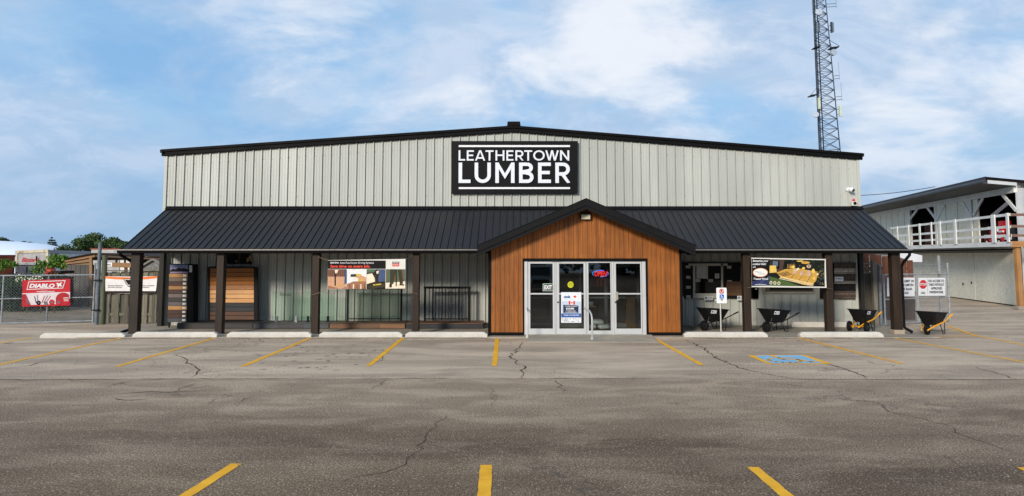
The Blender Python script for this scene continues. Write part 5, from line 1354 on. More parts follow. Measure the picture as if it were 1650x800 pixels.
wheelbarrow(1391, 533.5, 'black wheelbarrow with yellow handles and two wheels in front of the stone veneer display', two=True, yel=True, rz=R(40), decal=True, scale=.88)
wheelbarrow(1503, 538.5, 'black wheelbarrow with yellow handles in front of the gate signs, outside the porch', yel=True, rz=R(36), card=False, decal=True, scale=.88)
# ================================================================ FENCES, YARDS, BACKGROUND
LEAF = []
for i, (c, d) in enumerate((((0.030, 0.058, 0.016), (0.075, 0.125, 0.035)), ((0.075, 0.155, 0.022), (0.16, 0.27, 0.05)), ((0.022, 0.045, 0.022), (0.05, 0.085, 0.035)))):
    t_ = NT('foliage_%d' % i); o_ = t_.noise(t_.coord(), 0.9 if i != 1 else 5, 3, 0.6)
    t_.b.inputs['Subsurface Weight'].default_value = 0.0
    LEAF.append(t_.fin(t_.mix(t_.rng(o_, 0.35, 0.65), c, d), 0.7, 0, None, 0.2))
BARK = wood('bark', (0.06, 0.045, 0.032), (0.12, 0.09, 0.06), 'z', rough=0.9)
def leaves(mb, c, rad, n, size, rnd, squash=(1, 1, 1)):
    c = Vector(c)
    for _ in range(n):
        d = Vector((rnd.gauss(0, 1), rnd.gauss(0, 1), rnd.gauss(0, 1))).normalized() * (rnd.random() ** 0.45) * rad
        p = c + Vector((d.x*squash[0], d.y*squash[1], d.z*squash[2]))
        a = Vector((rnd.gauss(0, 1), rnd.gauss(0, 1), rnd.gauss(0, 1))).normalized(); b = a.orthogonal().normalized(); s_ = size * rnd.uniform(.6, 1.3)
        b = (Matrix.Rotation(rnd.uniform(0, 6.28), 3, a) @ b); e = a.cross(b)
        mb.add([p - b*s_*.5, p + e*s_*.32, p + b*s_*.5, p - e*s_*.32], [(0, 1, 2, 3)])
def tree(px_, ptop, Y, width, label, seed, kind=0, conifer=False, zb=0.25, group=None, cat='tree'):
    rnd = random.Random(seed); b = W(px_, 430, Y); top = W(px_, ptop, Y).z; base = Vector((b.x, Y, 0))
    t = thing('conifer_tree' if conifer else 'leafy_tree', label, cat, base, 0, group)
    m = MB(); m.tube([base, base+Vector((rnd.uniform(-.1, .1), 0, top*.4)), base+Vector((rnd.uniform(-.2, .2), 0, top*.85))], [top*.03, top*.022, top*.006], 8)
    for k in range(7):
        a = rnd.uniform(0, 6.28); z0 = top*rnd.uniform(.25, .5); L = min(width*rnd.uniform(.2, .38), (top*.86-z0)/.8)
        m.tube([base+Vector((0, 0, z0)), base+Vector((math.cos(a)*L*.5, math.sin(a)*L*.5, z0+L*.45)), base+Vector((math.cos(a)*L, math.sin(a)*L, z0+L*.8))], [top*.012, top*.008, top*.003], 5)
    m.build('trunk', BARK, t)
    m = MB()
    if conifer:
        n = 14
        for k in range(n):
            f = k/(n-1); z = top*(0.15+0.85*f); r = width*.5*(1-f)**.8 + .08
            for _ in range(int(5+9*(1-f))):
                a = rnd.uniform(0, 6.28); q = base + Vector((math.cos(a)*r*rnd.uniform(.3, .9), math.sin(a)*r*rnd.uniform(.3, .9), z - r*.2)); leaves(m, q, r*.38+.06, 34, .26, rnd, (1, 1, .55))
    else:
        nb = 26
        for k in range(nb):
            a = rnd.uniform(0, 6.28); f = rnd.uniform(0.0, 1); z = top*(zb + (0.93-zb)*f); env = width*.5*math.sin(math.pi*min(1, max(.12, (f*.78+.22))))**.6
            rr = env*math.sqrt(rnd.uniform(.05, .85)); q = base + Vector((math.cos(a)*rr, math.sin(a)*rr, z)); cr = width*rnd.uniform(.09, .17)
            q.z = min(q.z, top - cr*.75); leaves(m, q, cr, 190, .30, rnd, (1, 1, .78))
    m.build('crown', LEAF[kind], t); return t
tree(126, 383, 92, 5.6, 'rounded green tree behind the timber shed, left one of the tree clump', 1, 0, group='tree clump beyond the yard')
tree(153, 374.5, 96, 8.4, 'tallest broad green tree above the timber shed', 2, 0, group='tree clump beyond the yard')
tree(180, 381, 94, 5.2, 'green tree whose right side meets the porch roof corner', 3, 0, group='tree clump beyond the yard')
tree(198, 388, 92, 3.8, 'low green tree just behind the left tip of the porch roof', 4, 0, group='tree clump beyond the yard')
tree(81, 383.5, 118, 5.0, 'small pointed dark conifer above the right end of the white fabric dome', 5, 2, True)
tree(2, 382.5, 112, 4.5, 'small dark tree above the left end of the white fabric dome', 6, 2)
tree(37, 388.5, 124, 4.5, 'tiny flat-topped tree just showing over the middle of the white dome', 7, 0)
# --- white fabric dome
t = thing('fabric_dome', 'long white fabric-covered shelter with curved ribs far behind the fence', 'shelter', (-72, 100, 0))
FAB = flat(224, 232, 244, 0.5, 0, 0.04, 0.3)
m = MB(); xr = W(113, 404, 100).x; xl = -108; H = W(50, 390.5, 100).z; Rr = 9.0; secs = []
xs_ = [xl + (xr-12-xl)*i/16 for i in range(17)] + [xr-12+12*math.sin(R(a)) for a in (20, 40, 55, 68, 78, 85, 90)]
for i, x in enumerate(xs_):
    s_ = 1.0 if i <= 16 else math.cos(R((20, 40, 55, 68, 78, 85, 90)[i-17])) ** .35
    hh = (H + (0.5*math.cos((x-xl)/30))) * (s_*.97+.03); secs.append([(x, 100 - Rr*s_*math.cos(math.pi*k/16), max(0, hh*math.sin(math.pi*k/16)**.75)) for k in range(17)])
vs = sum(secs, []); m.add(vs, [(i*17+k, (i+1)*17+k, (i+1)*17+k+1, i*17+k+1) for i in range(len(secs)-1) for k in range(16)], None, True); m.build('cover', FAB, t)
for i in range(0, 17, 2):
    m = MB(); m.tube([Vector(p)+Vector((0, 0, .03)) for p in secs[i]], 0.10, 6); m.build('rib', flat(200, 212, 232, 0.5), t)

# --- red container
RUST = dirty('rusty_red_steel', (0.19, 0.035, 0.018), (0.30, 0.065, 0.03), s1=1.5, stains=(0.08, 0.03, 0.02), st_scale=2)
t = thing('shipping_container', 'rust-red corrugated shipping container at the left edge behind the gate', 'container', (W(5, 440, 46).x, 46, 0))
xa, xb, zt = W(-160, 440, 46).x, W(-19, 440, 46).x, W(10, 411, 46).z
m = MB(); n = 28; vs = []
for i in range(n+1):
    x = xa+(xb-xa)*i/n; y = 46 + (0.05 if (i//2) % 2 else 0); vs += [(x, y, 0.1), (x, y, zt-.12)]
m.add(vs, [(2*i, 2*i+2, 2*i+3, 2*i+1) for i in range(n)]); m.box(xb-.02, xb, 46, 48.4, .1, zt-.12); m.build('side_panel', RUST, t)
m = MB(); m.box(xa, xb+.03, 45.97, 48.4, zt-.12, zt); m.build('top_rail', RUST, t); m = MB(); m.box(xb-.1, xb+.04, 45.95, 46.08, 0, zt-.12); m.build('corner_post', RUST, t)
# --- old truck box
t = thing('truck_box', 'old white truck box with a rusty cream frame and faded red script on its end', 'truck box', (W(51, 440, 50).x, 50, 0))
FX = Face((0, 50, 0)); RC = dirty('rusty_cream', (0.55, 0.48, 0.34), (0.66, 0.60, 0.46), s1=2, stains=(0.16, 0.06, 0.02), st_scale=1.6, st_lo=0.55)
OLDW = dirty('old_white_panel', (0.36, 0.35, 0.35), (0.50, 0.49, 0.49), s1=2, stains=(0.20, 0.18, 0.17), st_scale=2.5, st_lo=.56)
m = MB(); FX.slab(m, 27, 405, 75.5, 463, -0.05, -0.12); m.build('end_panel', OLDW, t)
for a in ((24.5, 404.5, 28, 463), (74, 402.5, 77.5, 463)): m = MB(); FX.slab(m, *a, 0, -0.15); m.build('corner_post', RC, t)
m = MB(); FX.poly(m, [(24.5, 404.2), (24.5, 408.8), (77.5, 406.6), (77.5, 402)], 0, 0.01); FX.slab(m, 24.5, 404.4, 77.5, 406.8, 0, -0.15); m.build('header', RC, t); m = MB(); FX.slab(m, 24.5, 440, 77.5, 443.5, 0.01, -0.15); m.build('sill', RC, t)
m = MB(); FX.slab(m, 41.5, 430, 43.5, 442, -0.02, -0.05); m.build('door_bar', flat(80, 40, 30, .7), t)
m = MB(); FX.text(m, 'Bizzard', 34, 415.2, 63, 422.4, 0, 0.02, 0.4, -0.02); m.build('script', flat(188, 44, 52, .6), t)
xa = W(77.5, 420, 50).x; xe = W(152, 420, 66).x; za_, ze_ = W(77, 403, 50).z, W(152, 405.5, 66).z
m = MB(); m.prism([(xa, 50.02, 0), (xe, 66, 0), (xe, 66, ze_), (xa, 50.02, za_)], (-0.08, 0.06, 0)); m.build('side_panel', dirty('trailer_side', (0.42, 0.46, 0.52), (0.55, 0.58, 0.62), s1=.5), t)
m = MB(); m.prism([(xa+.02, 50.0, za_-.28), (xe+.02, 66, ze_-.28), (xe+.02, 66, ze_), (xa+.02, 50.0, za_)], (0.0, -0.04, 0)); m.build('side_rail', flat(112, 116, 122, .5), t)
def on_side(px_, py_): 
    Nn = Vector((xe-xa, 66-50.02, 0)).normalized(); Nn = Vector((Nn.y, -Nn.x, 0)); return HP(px_, py_, Vector((xa, 50.02, 0)) + Nn*.06, Nn)
m = MB(); m.poly([on_side(*p) for p in ((86, 423), (97, 423), (94, 408.5), (83, 408.5))]); m.build('blue_mark', flat(28, 40, 84, .5), t)
# --- white trailers behind the timber shed, with oval signs
t = thing('box_trailer', 'white box trailer with a red top rim behind the timber shed', 'trailer', (W(165, 405, 47).x, 47, 0))
FZ = Face((0, 47, 0)); m = MB(); FZ.slab(m, 147, 401.5, 192, 440, 0, -2); m.build('body', OLDW, t)
m = MB(); FZ.slab(m, 146, 400.3, 192.5, 402.0, 0.05, -2.05); m.build('top_rim', RUST, t)
t = thing('box_trailer', 'white box trailer with two blue oval emblems seen under the porch roof', 'trailer', (W(225, 410, 47).x, 46.5, 0))
m = MB(); FZ.slab(m, 193.5, 404, 262, 440, 0, -2); m.build('body', flat(214, 212, 208, .5), t)
for cx_, w_ in ((208.8, 5.5), (237.5, 6.5)):
    m = MB(); FZ.ell(m, cx_, 410.6, w_, 2.7, 0, 0.01); FZ.ell(m, cx_, 410.6, w_*.72, 1.5, 1, 0.03); m.build('emblem', [flat(30, 48, 110, .5), flat(210, 210, 190, .5)], t)
# --- timber shed
FH = Face((0, 33, 0)); GREYB = wood('grey_board', (0.055, 0.050, 0.046), (0.13, 0.12, 0.11), 'z', plank=('x', 0.26, 0), amt=.3)
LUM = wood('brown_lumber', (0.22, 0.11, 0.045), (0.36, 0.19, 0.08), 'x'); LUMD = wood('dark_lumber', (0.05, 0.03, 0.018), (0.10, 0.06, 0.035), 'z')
t = thing('timber_shed', 'open-fronted timber shed with grey board wall and sloping roof behind the board fence', 'shed', (W(150, 495, 33).x, 33, 0))
n = 7
m = MB(); xa, xb = FH.px(98, 470)[0], FH.px(150.5, 470)[0]
for k in range(n):
    a, b = xa+(xb-xa)*k/n, xa+(xb-xa)*(k+1)/n; m.box(a+.008, b-.008, 33, 33.03, 0, FH.px(98, 427)[1])
m.build('board_wall', GREYB, t)
m = MB(); FH.poly(m, [(98, 427), (150, 427), (150, 415.5), (98, 423)], 0, 0.0); m.build('gable_board', wood('ochre_ply', (0.20, 0.13, 0.06), (0.30, 0.20, 0.10), 'x'), t)
def beamp(p0, p1, w_, mat, nm, f=FH, n=.05, hgt=.14):
    mm = MB(); mm.bar(f.pt(*f.px(*p0), n), f.pt(*f.px(*p1), n), w_, hgt); mm.build(nm, mat, t)
beamp((96, 421.8), (156, 411.4), .08, LUM, 'rafter', hgt=.16); beamp((98, 426), (147, 421), .06, LUM, 'rafter', hgt=.08); beamp((148, 414), (148, 495), .1, LUM, 'post', hgt=.12)
xa, xb = FH.px(94, 420)[0], FH.px(154, 410)[0]; z0, z1 = FH.px(94, 420.5)[1], FH.px(154, 409.5)[1]; xc = FH.px(262, 412)[0]; z2 = FH.px(262, 415)[1]
m = MB(); m.prism([(xa, 32.8, z0), (xb, 32.8, z1), (xb, 32.8, z1+.05), (xa, 32.8, z0+.05)], (0, 6, 0)); m.prism([(xb, 32.8, z1), (xc, 32.8, z2), (xc, 32.8, z2+.05), (xb, 32.8, z1+.05)], (0, 6, 0)); m.build('roof', flat(52, 46, 42, .8), t)
beamp((155, 412), (260, 417.2), .08, LUMD, 'fascia', hgt=.12)
beamp((160, 427), (220, 428.5), .1, LUM, 'beam', hgt=.22, n=-.4)
for x in (176, 190, 204, 216, 228, 240, 250): beamp((x, 414), (x, 426), .05, LUM, 'rafter_end', hgt=.08, n=-.6)
beamp((193.5, 428), (193.5, 470), .1, LUM, 'post', hgt=.12, n=-.5)
beamp((154, 434), (154, 505), .1, LUM, 'post', hgt=.12, n=-.2)
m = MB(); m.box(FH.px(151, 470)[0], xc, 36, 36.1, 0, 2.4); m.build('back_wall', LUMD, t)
FHs = Face((0, 32.7, 0)); t2 = thing('yard_sign', 'small white sign on the brown beam of the timber shed', 'sign', (*FHs.pt(*FHs.px(174.5, 430)),))
m = MB(); FHs.slab(m, 168.3, 423.6, 180.8, 429.8, 0.02, 0.0); m.build('plate', WHITE, t2)
m = MB(); FHs.text(m, 'STAGE 2', 170, 425.4, 179.2, 428.2, 0, 0.04, 0, 0.023); m.build('lettering', BLACK, t2)
# --- small shingled roof
t = thing('garden_shed', 'small grey shingled gable roof of a garden shed behind the board fence', 'shed', (W(242, 440, 28).x, 28, 0))
FJ = Face((0, 28, 0)); m = MB(); FJ.poly(m, [(226, 434), (262, 434), (262, 424), (247, 418.6), (226, 431)], 0, 0); m.build('gable_shingles', dirty('grey_shingle', (0.11, 0.11, 0.11), (0.26, 0.26, 0.25), s1=9, s2=20), t)
m = MB(); m.bar(FJ.pt(*FJ.px(225, 431.6), .06), FJ.pt(*FJ.px(247.5, 418.2), .06), .1, .07); m.bar(FJ.pt(*FJ.px(247.5, 418.2), .063), FJ.pt(*FJ.px(264, 425.4), .063), .1, .07); m.build('roof_edge', flat(120, 118, 112, .7), t)
m = MB(); FJ.slab(m, 226, 434, 262, 520, -0.02, -1.5); m.build('wall', flat(70, 62, 54, .8), t); m = MB(); m.bar(FJ.pt(*FJ.px(225, 435.4), .06), FJ.pt(*FJ.px(262, 434.4), .06), .08, .08); m.build('trim', flat(110, 106, 98, .7), t)
# --- orange machine
t = thing('skid_loader', 'orange compact loader parked behind the chain-link gate', 'loader', (W(84, 495, 31).x, 31, 0))
FO = Face((0, 31, 0)); ORG = flat(206, 62, 26, .45)
m = MB(); P = [(72.2, 443), (73.2, 434), (76, 429.3), (80, 429.6), (80.6, 434.2), (84.4, 441), (97.2, 440.8), (97.2, 446), (79, 446), (77.3, 437.5), (76, 444)]
m.prism([FO.pt(*FO.px(*p), 0) for p in reversed(P)], (0, .35, 0)); m.build('lift_arm', ORG, t)
m = MB(); FO.slab(m, 80, 437, 97.2, 441.2, -0.02, -1.0); m.build('canopy', flat(40, 36, 34, .6), t); m = MB(); FO.slab(m, 78, 447, 96, 491, -0.05, -1.0); m.build('body', flat(60, 32, 26, .6), t)
m = MB(); FO.text(m, 'KUBOTA', 88, 439.4+2, 96, 441+2.6, 0, .02, 0, .004); m.build('lettering', OFFWHITE, t)
for x in (80, 92): m = MB(); c = FO.pt(*FO.px(x, 491.5), .1); m.disc((c.x, c.y, .22), (0, 1, 0), .22, .2); w_ = m.build('wheel', RUB, t); m = MB(); m.disc((c.x, c.y-.02, .22), (0, 1, 0), .11, .2); m.build('rim', ORG, w_)
# --- second fence and creepers
DK = flat(30, 32, 34, .5)
t = thing('yard_fence', 'dark pipe-railed inner fence overgrown with creepers behind the gate', 'fence', (W(50, 470, 30).x, 30, 0)); FI = Face((0, 30, 0))
m = MB(); m.tube([FI.pt(*FI.px(20, 428.5)), FI.pt(*FI.px(98, 428.5))], .028, 6); m.build('rail', DK, t)
for x, y in ((59, 413), (22, 428)): m = MB(); m.tube([FI.pt(*FI.px(x, y)), FI.pt(*FI.px(x, 430)) * 1.0, Vector((FI.pt(*FI.px(x, 430)).x, 30, 0))], .03, 6); m.build('post', DK, t)
rnd = random.Random(21)
m = MB()
for k in range(95):
    x = rnd.uniform(-35, 98); y = rnd.uniform(450, 497); leaves(m, W(x, y, 30.6+rnd.uniform(-.2, .6)), .40, 130, .12, rnd)
o = m.build('shrubbery', LEAF[2], None); o['kind'] = 'stuff'; tag(o, 'dark shrubbery growing along the inner yard fence', 'shrubbery')
def vine(pts, label, kind=1, n=90, size=.09, Y=29.6, rad=.19):
    t = thing('climbing_vine', label, 'vine', (W(pts[0][0], 470, Y).x, Y, 0), group='creepers on the inner fence')
    m = MB(); b = W(pts[0][0], 440, Y); m.tube([(b.x, Y+.1, 0), (b.x+.05, Y+.08, 1.2), W(pts[0][0], pts[0][1]+3, Y+.05)], [.03, .02, .01], 5)
    for p in pts[1:]: m.tube([W(pts[0][0], pts[0][1]+3, Y+.05), W(*p, Y+.05)], .01, 4)
    m.build('stem', BARK, t); m = MB()
    for p in pts: leaves(m, W(*p, Y), rad*rnd.uniform(.7, 1.2), n, size, rnd, (1.3, 1, .8))
    m.build('foliage', LEAF[kind], t)
vine([(4, 423), (10, 421.5), (-4, 423), (16, 424), (20, 427), (8, 428), (-8, 427), (2, 432)], 'olive green creeper hanging over the fence in front of the red container', 1, 130)
vine([(88, 422), (92, 418), (84, 427), (96, 424), (103, 415.5), (86, 416), (93, 427), (98, 429)], 'bright green creeper with large leaves left of the timber shed', 1, 80, .14)
vine([(66, 427), (72, 426), (78, 424), (62, 432), (70, 433), (56, 434), (66, 423), (62, 438)], 'loose green creeper in front of the old truck box', 1, 60, .10)
vine([(44, 449), (50, 452), (36, 447), (58, 450), (30, 452)], 'pale flowering creeper low on the inner fence above the red banner', 1, 40, .09)
m = MB()
for k in range(60):
    p = W(rnd.uniform(24, 68), rnd.uniform(444, 456), 29.3); s_ = rnd.uniform(.03, .06); m.add([p, p+Vector((s_, 0, .01)), p+Vector((s_, 0, s_)), p+Vector((0, .01, s_))], [(0, 1, 2, 3)])
o = m.build('blossoms', flat(215, 210, 195, .8), None); o['kind'] = 'stuff'; tag(o, 'small white blossoms on the creeper above the red banner', 'flowers')

# --- chain link
def chain(f, mb, u0, u1, v0, v1, n=0.0, sp=0.07, r=0.0042):
    for sg in (1, -1):
        H_ = v1-v0; k = -H_
        while k < (u1-u0):
            a0, b0 = k, 0.0; a1, b1 = k+H_, H_
            if a0 < 0: b0 -= a0; a0 = 0
            if a1 > u1-u0: b1 -= a1-(u1-u0); a1 = u1-u0
            if b1 > b0 + .01:
                if sg == 1: p, q = (u0+a0, v0+b0), (u0+a1, v0+b1)
                else: p, q = (u1-a0, v0+b0), (u1-a1, v0+b1)
                mb.tube([f.pt(*p, n+sg*.002), f.pt(*q, n+sg*.002)], r, 3, caps=False, sm=False)
            k += sp*math.sqrt(2)
def gate(name, label, pL, pR, ztop, mids, mullions, cat='gate', mid_v=None, nn=0.0):
    A, B = G(*pL), G(*pR); A.z = B.z = 0; U = (B-A).normalized(); f = Face(A, U); L = (B-A).length
    t = thing(name, label, cat, (A+B)/2)
    m = MB(); 
    fr = [((0, .06), (L, .06)), ((0, ztop), (L, ztop))]
    for a, b in fr: mm = MB(); mm.tube([f.pt(*a), f.pt(*b)], .026, 8); mm.build('rail', GALV, t)
    if mid_v: mm = MB(); mm.tube([f.pt(0, mid_v), f.pt(L, mid_v)], .022, 8); mm.build('rail', GALV, t)
    for u in [0.0, L]+mullions: mm = MB(); mm.tube([f.pt(u, .06), f.pt(u, ztop)], .026, 8); mm.build('upright', GALV, t)
    m = MB(); chain(f, m, .03, L-.03, .08, ztop-.02); m.build('mesh', GALV, t)
    return t, f, L
tg, fg, Lg = gate('chain_link_gate', 'galvanised chain-link gate across the left yard entrance, carrying the red banner', (-30, 525), (149, 520), 1.74, [], [], mid_v=.92)
for px_ in (3, 75.5): u = fg.px(px_, 500)[0]; m = MB(); m.tube([fg.pt(u, .06, -.03 if px_ > 5 else 0), fg.pt(u, 1.74, -.03 if px_ > 5 else 0)], .028, 8); m.build('upright', GALV, tg)
# its banner
fb = Face(fg.P + fg.N*.07, fg.U)
t = thing('red_banner', 'red banner with white lettering and saw blade pictures on the left chain-link gate', 'banner', (*fb.pt(*fb.px(74, 495)),))
def c1(x, y): return (x/4.21, 370+y/4.21)
m = banner_sheet(fb, 36, 451, 113, 494, None, wav=.012, seed=8, corners=(c1(153, 346), c1(476, 336), c1(476, 516), c1(148, 524))); m.build('sheet', flat(200, 22, 40, .5), t)
def c1p(mb, pts, mi=0, n=.006): fb.poly(mb, [c1(*p) for p in pts], mi, n)
m = MB(); c1p(m, [(150, 434), (476, 424), (476, 470), (400, 506), (150, 515)], 0, .005); m.build('pale_field', flat(226, 214, 216, .5), t)
m = MB(); fb.poly(m, [c1(430+x*52, 474+y*46) for x, y in [(math.cos(a*.35), math.sin(a*.35)) for a in range(18)] if 430+x*52 < 475 and 474+y*46 < 513], 0, .008)
m.build('red_disc', flat(176, 20, 36, .5), t); m = MB(); c1p(m, [(150, 440), (176, 440), (212, 518), (150, 520)], 0, .007); m.build('red_corner', flat(176, 20, 36, .5), t)
fr = MB()
P = [c1(*p) for p in ((194, 354), (446, 345), (428, 400), (180, 410))]; Pi = [c1(*p) for p in ((198, 358), (440, 350), (424, 396), (186, 405))]
for k in range(4): fb.poly(fr, [P[k], P[(k+1) % 4], Pi[(k+1) % 4], Pi[k]], 0, .008)
fr.build('white_outline', WHITE, t)
m = MB(); a, b = c1(198, 368), c1(372, 397); fb.text(m, 'DIABLO', *a, *b, 0, .05, .25, .009); a, b = c1(247, 416), c1(371, 425); fb.text(m, 'www.DiabloTools.com', *a, *b, 0, .03, 0, .009); m.build('lettering', WHITE, t)
m = MB(); c1p(m, [(380, 366), (394, 362), (400, 368), (414, 360), (424, 362), (412, 372), (424, 384), (414, 388), (404, 382), (398, 394), (386, 394), (396, 384), (384, 380), (392, 374)], 0, .009); m.build('emblem', WHITE, t)
m = MB(); m.mi = 0
for k, (x, y, a, l) in enumerate(((185, 505, 100, 52), (196, 508, 112, 60), (206, 510, 118, 48), (246, 500, 105, 48), (256, 505, 92, 60), (284, 500, 70, 52), (296, 498, 60, 58), (310, 500, 55, 60))):
    dx_, dy_ = math.cos(R(a)), -math.sin(R(a)); c1p(m, [(x-3, y), (x+3, y), (x+3+dx_*l, y+dy_*l), (x-2+dx_*l, y+dy_*l)], [0, 1, 0, 2, 0, 1, 0, 1][k], .0095+k*2e-4)
for k, (x, y, r, c) in enumerate(((262, 498, 15, 2), (312, 502, 13, 0), (352, 494, 19, 1), (398, 494, 20, 1), (448, 482, 27, 1), (352, 494, 8, 0), (398, 494, 9, 0), (262, 498, 6, 0))): fb.ell(m, *c1(x, y), r/4.21, r/4.21, c, .0115+k*2e-4, 18)
for q in range(3): c1p(m, [(430+q*3, 462+q*10), (466, 460+q*10), (466, 465+q*10), (430+q*3, 467+q*10)], 3, .014)
m.build('tool_pictures', [flat(110, 110, 116, .4), flat(196, 32, 48, .4), flat(26, 24, 26, .5), OFFWHITE], t); fb.warp = None
# gate posts
q = G(155.2, 523.5)
t = thing('steel_gate_post', 'tall blue-grey steel pipe gate post right of the chain-link gate', 'gate post', (q.x, q.y, 0)); m = MB(); zt = W(158, 392.5, q.y).z
m.tube([(q.x, q.y, 0), (q.x, q.y, zt)], .062, 14); m.tube([(q.x, q.y, zt+.001), (q.x, q.y, zt+.03)], [.066, .045], 14); m.build('pipe', GREYPOST, t)
for py_ in (452, 500): zz = W(157, py_, q.y).z; m = MB(); m.box(q.x-.09, q.x+.09, q.y-.1, q.y+.09, zz-.03, zz+.03); m.tube([(q.x-.09, q.y, zz), (q.x-.2, q.y-.02, zz)], .02, 6); m.build('hinge', DK, t)
q = G(149.3, 521); m = MB(); m.tube([(q.x, q.y, .02), (q.x, q.y, W(151, 424, q.y).z)], .03, 8); o = m.build('gate_pipe', GALV, None); tag(o, 'thin galvanised pipe beside the tall steel gate post', 'pipe')
q = G(161.3, 523.5); m = MB(); zt = W(164, 411.5, q.y+.1).z; m.tube([(q.x, q.y+.1, 0), (q.x, q.y+.1, zt)], [.10, .09], 12); o = m.build('wooden_fence_post', wood('mossy_wood', (0.07, 0.085, 0.05), (0.15, 0.16, 0.105), 'z', rough=.9), None); tag(o, 'round mossy wooden post at the left end of the board fence', 'post')
# board fence
OLDB = wood('weathered_board', (0.085, 0.078, 0.058), (0.23, 0.21, 0.165), 'z', plank=('x', 0.165, 0), amt=.32, rough=.9)
t = thing('board_fence', 'weathered grey-green board fence between the mossy post and the store', 'fence', (W(212, 523, 24.7).x, 24.7, 0)); fF = Face((0, 24.7, 0))
xa, xb = fF.px(168.5, 500)[0], fF.px(260, 500)[0]; n = 12; zt = fF.px(212, 438)[1]; wd = (xb-xa)/n
for z in (.35, zt-.12, ): m = MB(); m.box(xa, xb, 24.72, 24.76, z-.05, z+.05); m.build('rail', wood('fence_rail', (0.09, 0.10, 0.06), (0.17, 0.18, 0.11), 'x'), t)
rr = random.Random(31)
for k in range(n):
    a = xa+wd*k
    m = MB()
    if k % 2 == 0: m.box(a+.01, a+wd-.01, 24.69, 24.715, .02+rr.uniform(0, .04), zt+rr.uniform(-.03, .01))
    else: m.box(a-.02, a+wd+.02, 24.765, 24.79, .02+rr.uniform(0, .04), zt+rr.uniform(-.03, .01))
    m.build('board', OLDB, t)
m = MB(); m.box(xa, xb, 24.66, 24.80, zt+.015, zt+.05); m.build('cap_rail', OLDB, t)
fW = Face((0, 24.62, 0))
t = thing('white_banner', 'white banner with an orange top edge tied to the weathered board fence', 'banner', (*fW.pt(*fW.px(211, 475)),))
def c7(x, y): return (150+x/5, 390+y/5)
m = banner_sheet(fW, 168, 446, 253, 474, None, wav=.012, seed=12, corners=(c7(90, 277), c7(517, 277), c7(503, 415), c7(96, 415)), sag=.6); m.build('sheet', flat(224, 222, 222, .5), t)
def c7p(mb, pts, mi=0, n=.006): fW.poly(mb, [c7(*p) for p in pts], mi, n)
m = MB(); c7p(m, [(90, 277), (200, 284), (300, 287), (400, 284), (517, 277), (517, 292), (420, 302), (300, 305), (190, 302), (91, 294)], 0, .006); m.build('orange_edge', flat(238, 112, 20, .5), t)
m = MB(); c7p(m, [(97, 397), (504, 397), (503, 416), (97, 416)], 0, .006); m.build('dark_edge', flat(44, 36, 36, .5), t)
m = MB(); c7p(m, [(245, 296), (330, 296), (328, 330), (290, 366), (262, 336)], 0, .0085); m.build('shield', flat(26, 26, 28, .5), t)
m = MB(); c7p(m, [(252, 301), (324, 301), (322, 328), (290, 358), (266, 332)], 0, .0095); m.build('shield_inner', flat(222, 220, 218, .5), t)
m = MB(); c7p(m, [(258, 306), (318, 306), (316, 326), (290, 350), (272, 330)], 0, .0105); m.build('shield_core', flat(26, 26, 28, .5), t)
m = MB()
for s_, x0, y0, x1, y1 in (('FIVE GREAT PRODUCTS', 120, 350, 242, 358), ('FIVE GREAT DEALERS', 120, 364, 230, 371), ('FENCE & DECKING', 392, 350, 492, 358), ('RAILINGS', 392, 364, 450, 371)): fW.text(m, s_, *c7(x0, y0), *c7(x1, y1), 0, .02, 0, .0075)
m.build('lettering', flat(70, 66, 70, .6), t); fW.warp = None

# ================================================================ RIGHT SIDE
REDB = wood('red_brown_board', (0.065, 0.024, 0.013), (0.14, 0.050, 0.027), 'z', plank=('x', 0.3, 0), amt=.25, rough=.8)
fR = Face((0, 27.0, 0))
t = thing('red_board_fence', 'red-brown board fence with a sloping top behind the gate signs', 'fence', (fR.px(1430, 520)[0], 27, 0)); a, b = fR.px(1384, 480)[0], fR.px(1474, 480)[0]; n = 9
for k in range(n):
    x0 = a+(b-a)*k/n; x1 = a+(b-a)*(k+1)/n; m = MB(); z = fR.px(1390, 405.5+ (k+.5)/n*15)[1]; m.box(x0+.01, x1-.01, 27.0+(.03 if k % 2 else 0), 27.03+(.03 if k % 2 else 0), .02, z); m.build('board', REDB, t)
m = MB(); m.box(a, b, 27.07, 27.12, 1.9, 2.0); m.build('rail', REDB, t)
# lattice fence
fLt = Face((0, 24.35, 0)); t = thing('lattice_fence', 'dark weathered fence panel with a small lattice top at the right end of the store', 'fence', (fLt.px(1402, 525)[0], 24.35, 0))
DKB = wood('dark_fence_board', (0.045, 0.040, 0.032), (0.11, 0.095, 0.075), 'z', rough=.9)
a, b = fLt.px(1392.5, 480)[0], fLt.px(1409.5, 480)[0]
for k in range(3): m = MB(); m.box(a+(b-a)*k/3+.004, a+(b-a)*(k+1)/3-.004, 24.35, 24.375, .02, fLt.px(1400, 440.5)[1]); m.build('board', DKB, t)
m = MB(); v0, v1 = fLt.px(1400, 440)[1], fLt.px(1400, 425)[1]; m.bar((a, 24.36, v0), (b, 24.36, v0), .04, .05); m.bar((a, 24.36, v1), (b, 24.36, v1), .04, .05)
for k in range(4):
    x = a+(b-a)*(k-.5)/3
    for s_ in (1, -1): m.bar((max(a, min(b, x)), 24.36+s_*.004, v0), (max(a, min(b, x+s_*(v1-v0))), 24.36+s_*.004, v1), .006, .02)
m.build('lattice', flat(120, 106, 88, .8), t)
q = G(1413.5, 526); m = MB(); m.box(q.x-.07, q.x+.07, q.y, q.y+.14, 0, W(1413, 421, q.y).z); o = m.build('grey_fence_post', wood('grey_post', (0.11, 0.10, 0.08), (0.22, 0.20, 0.165), 'z', rough=.9), None); tag(o, 'square weathered grey post beside the lattice fence panel', 'post')
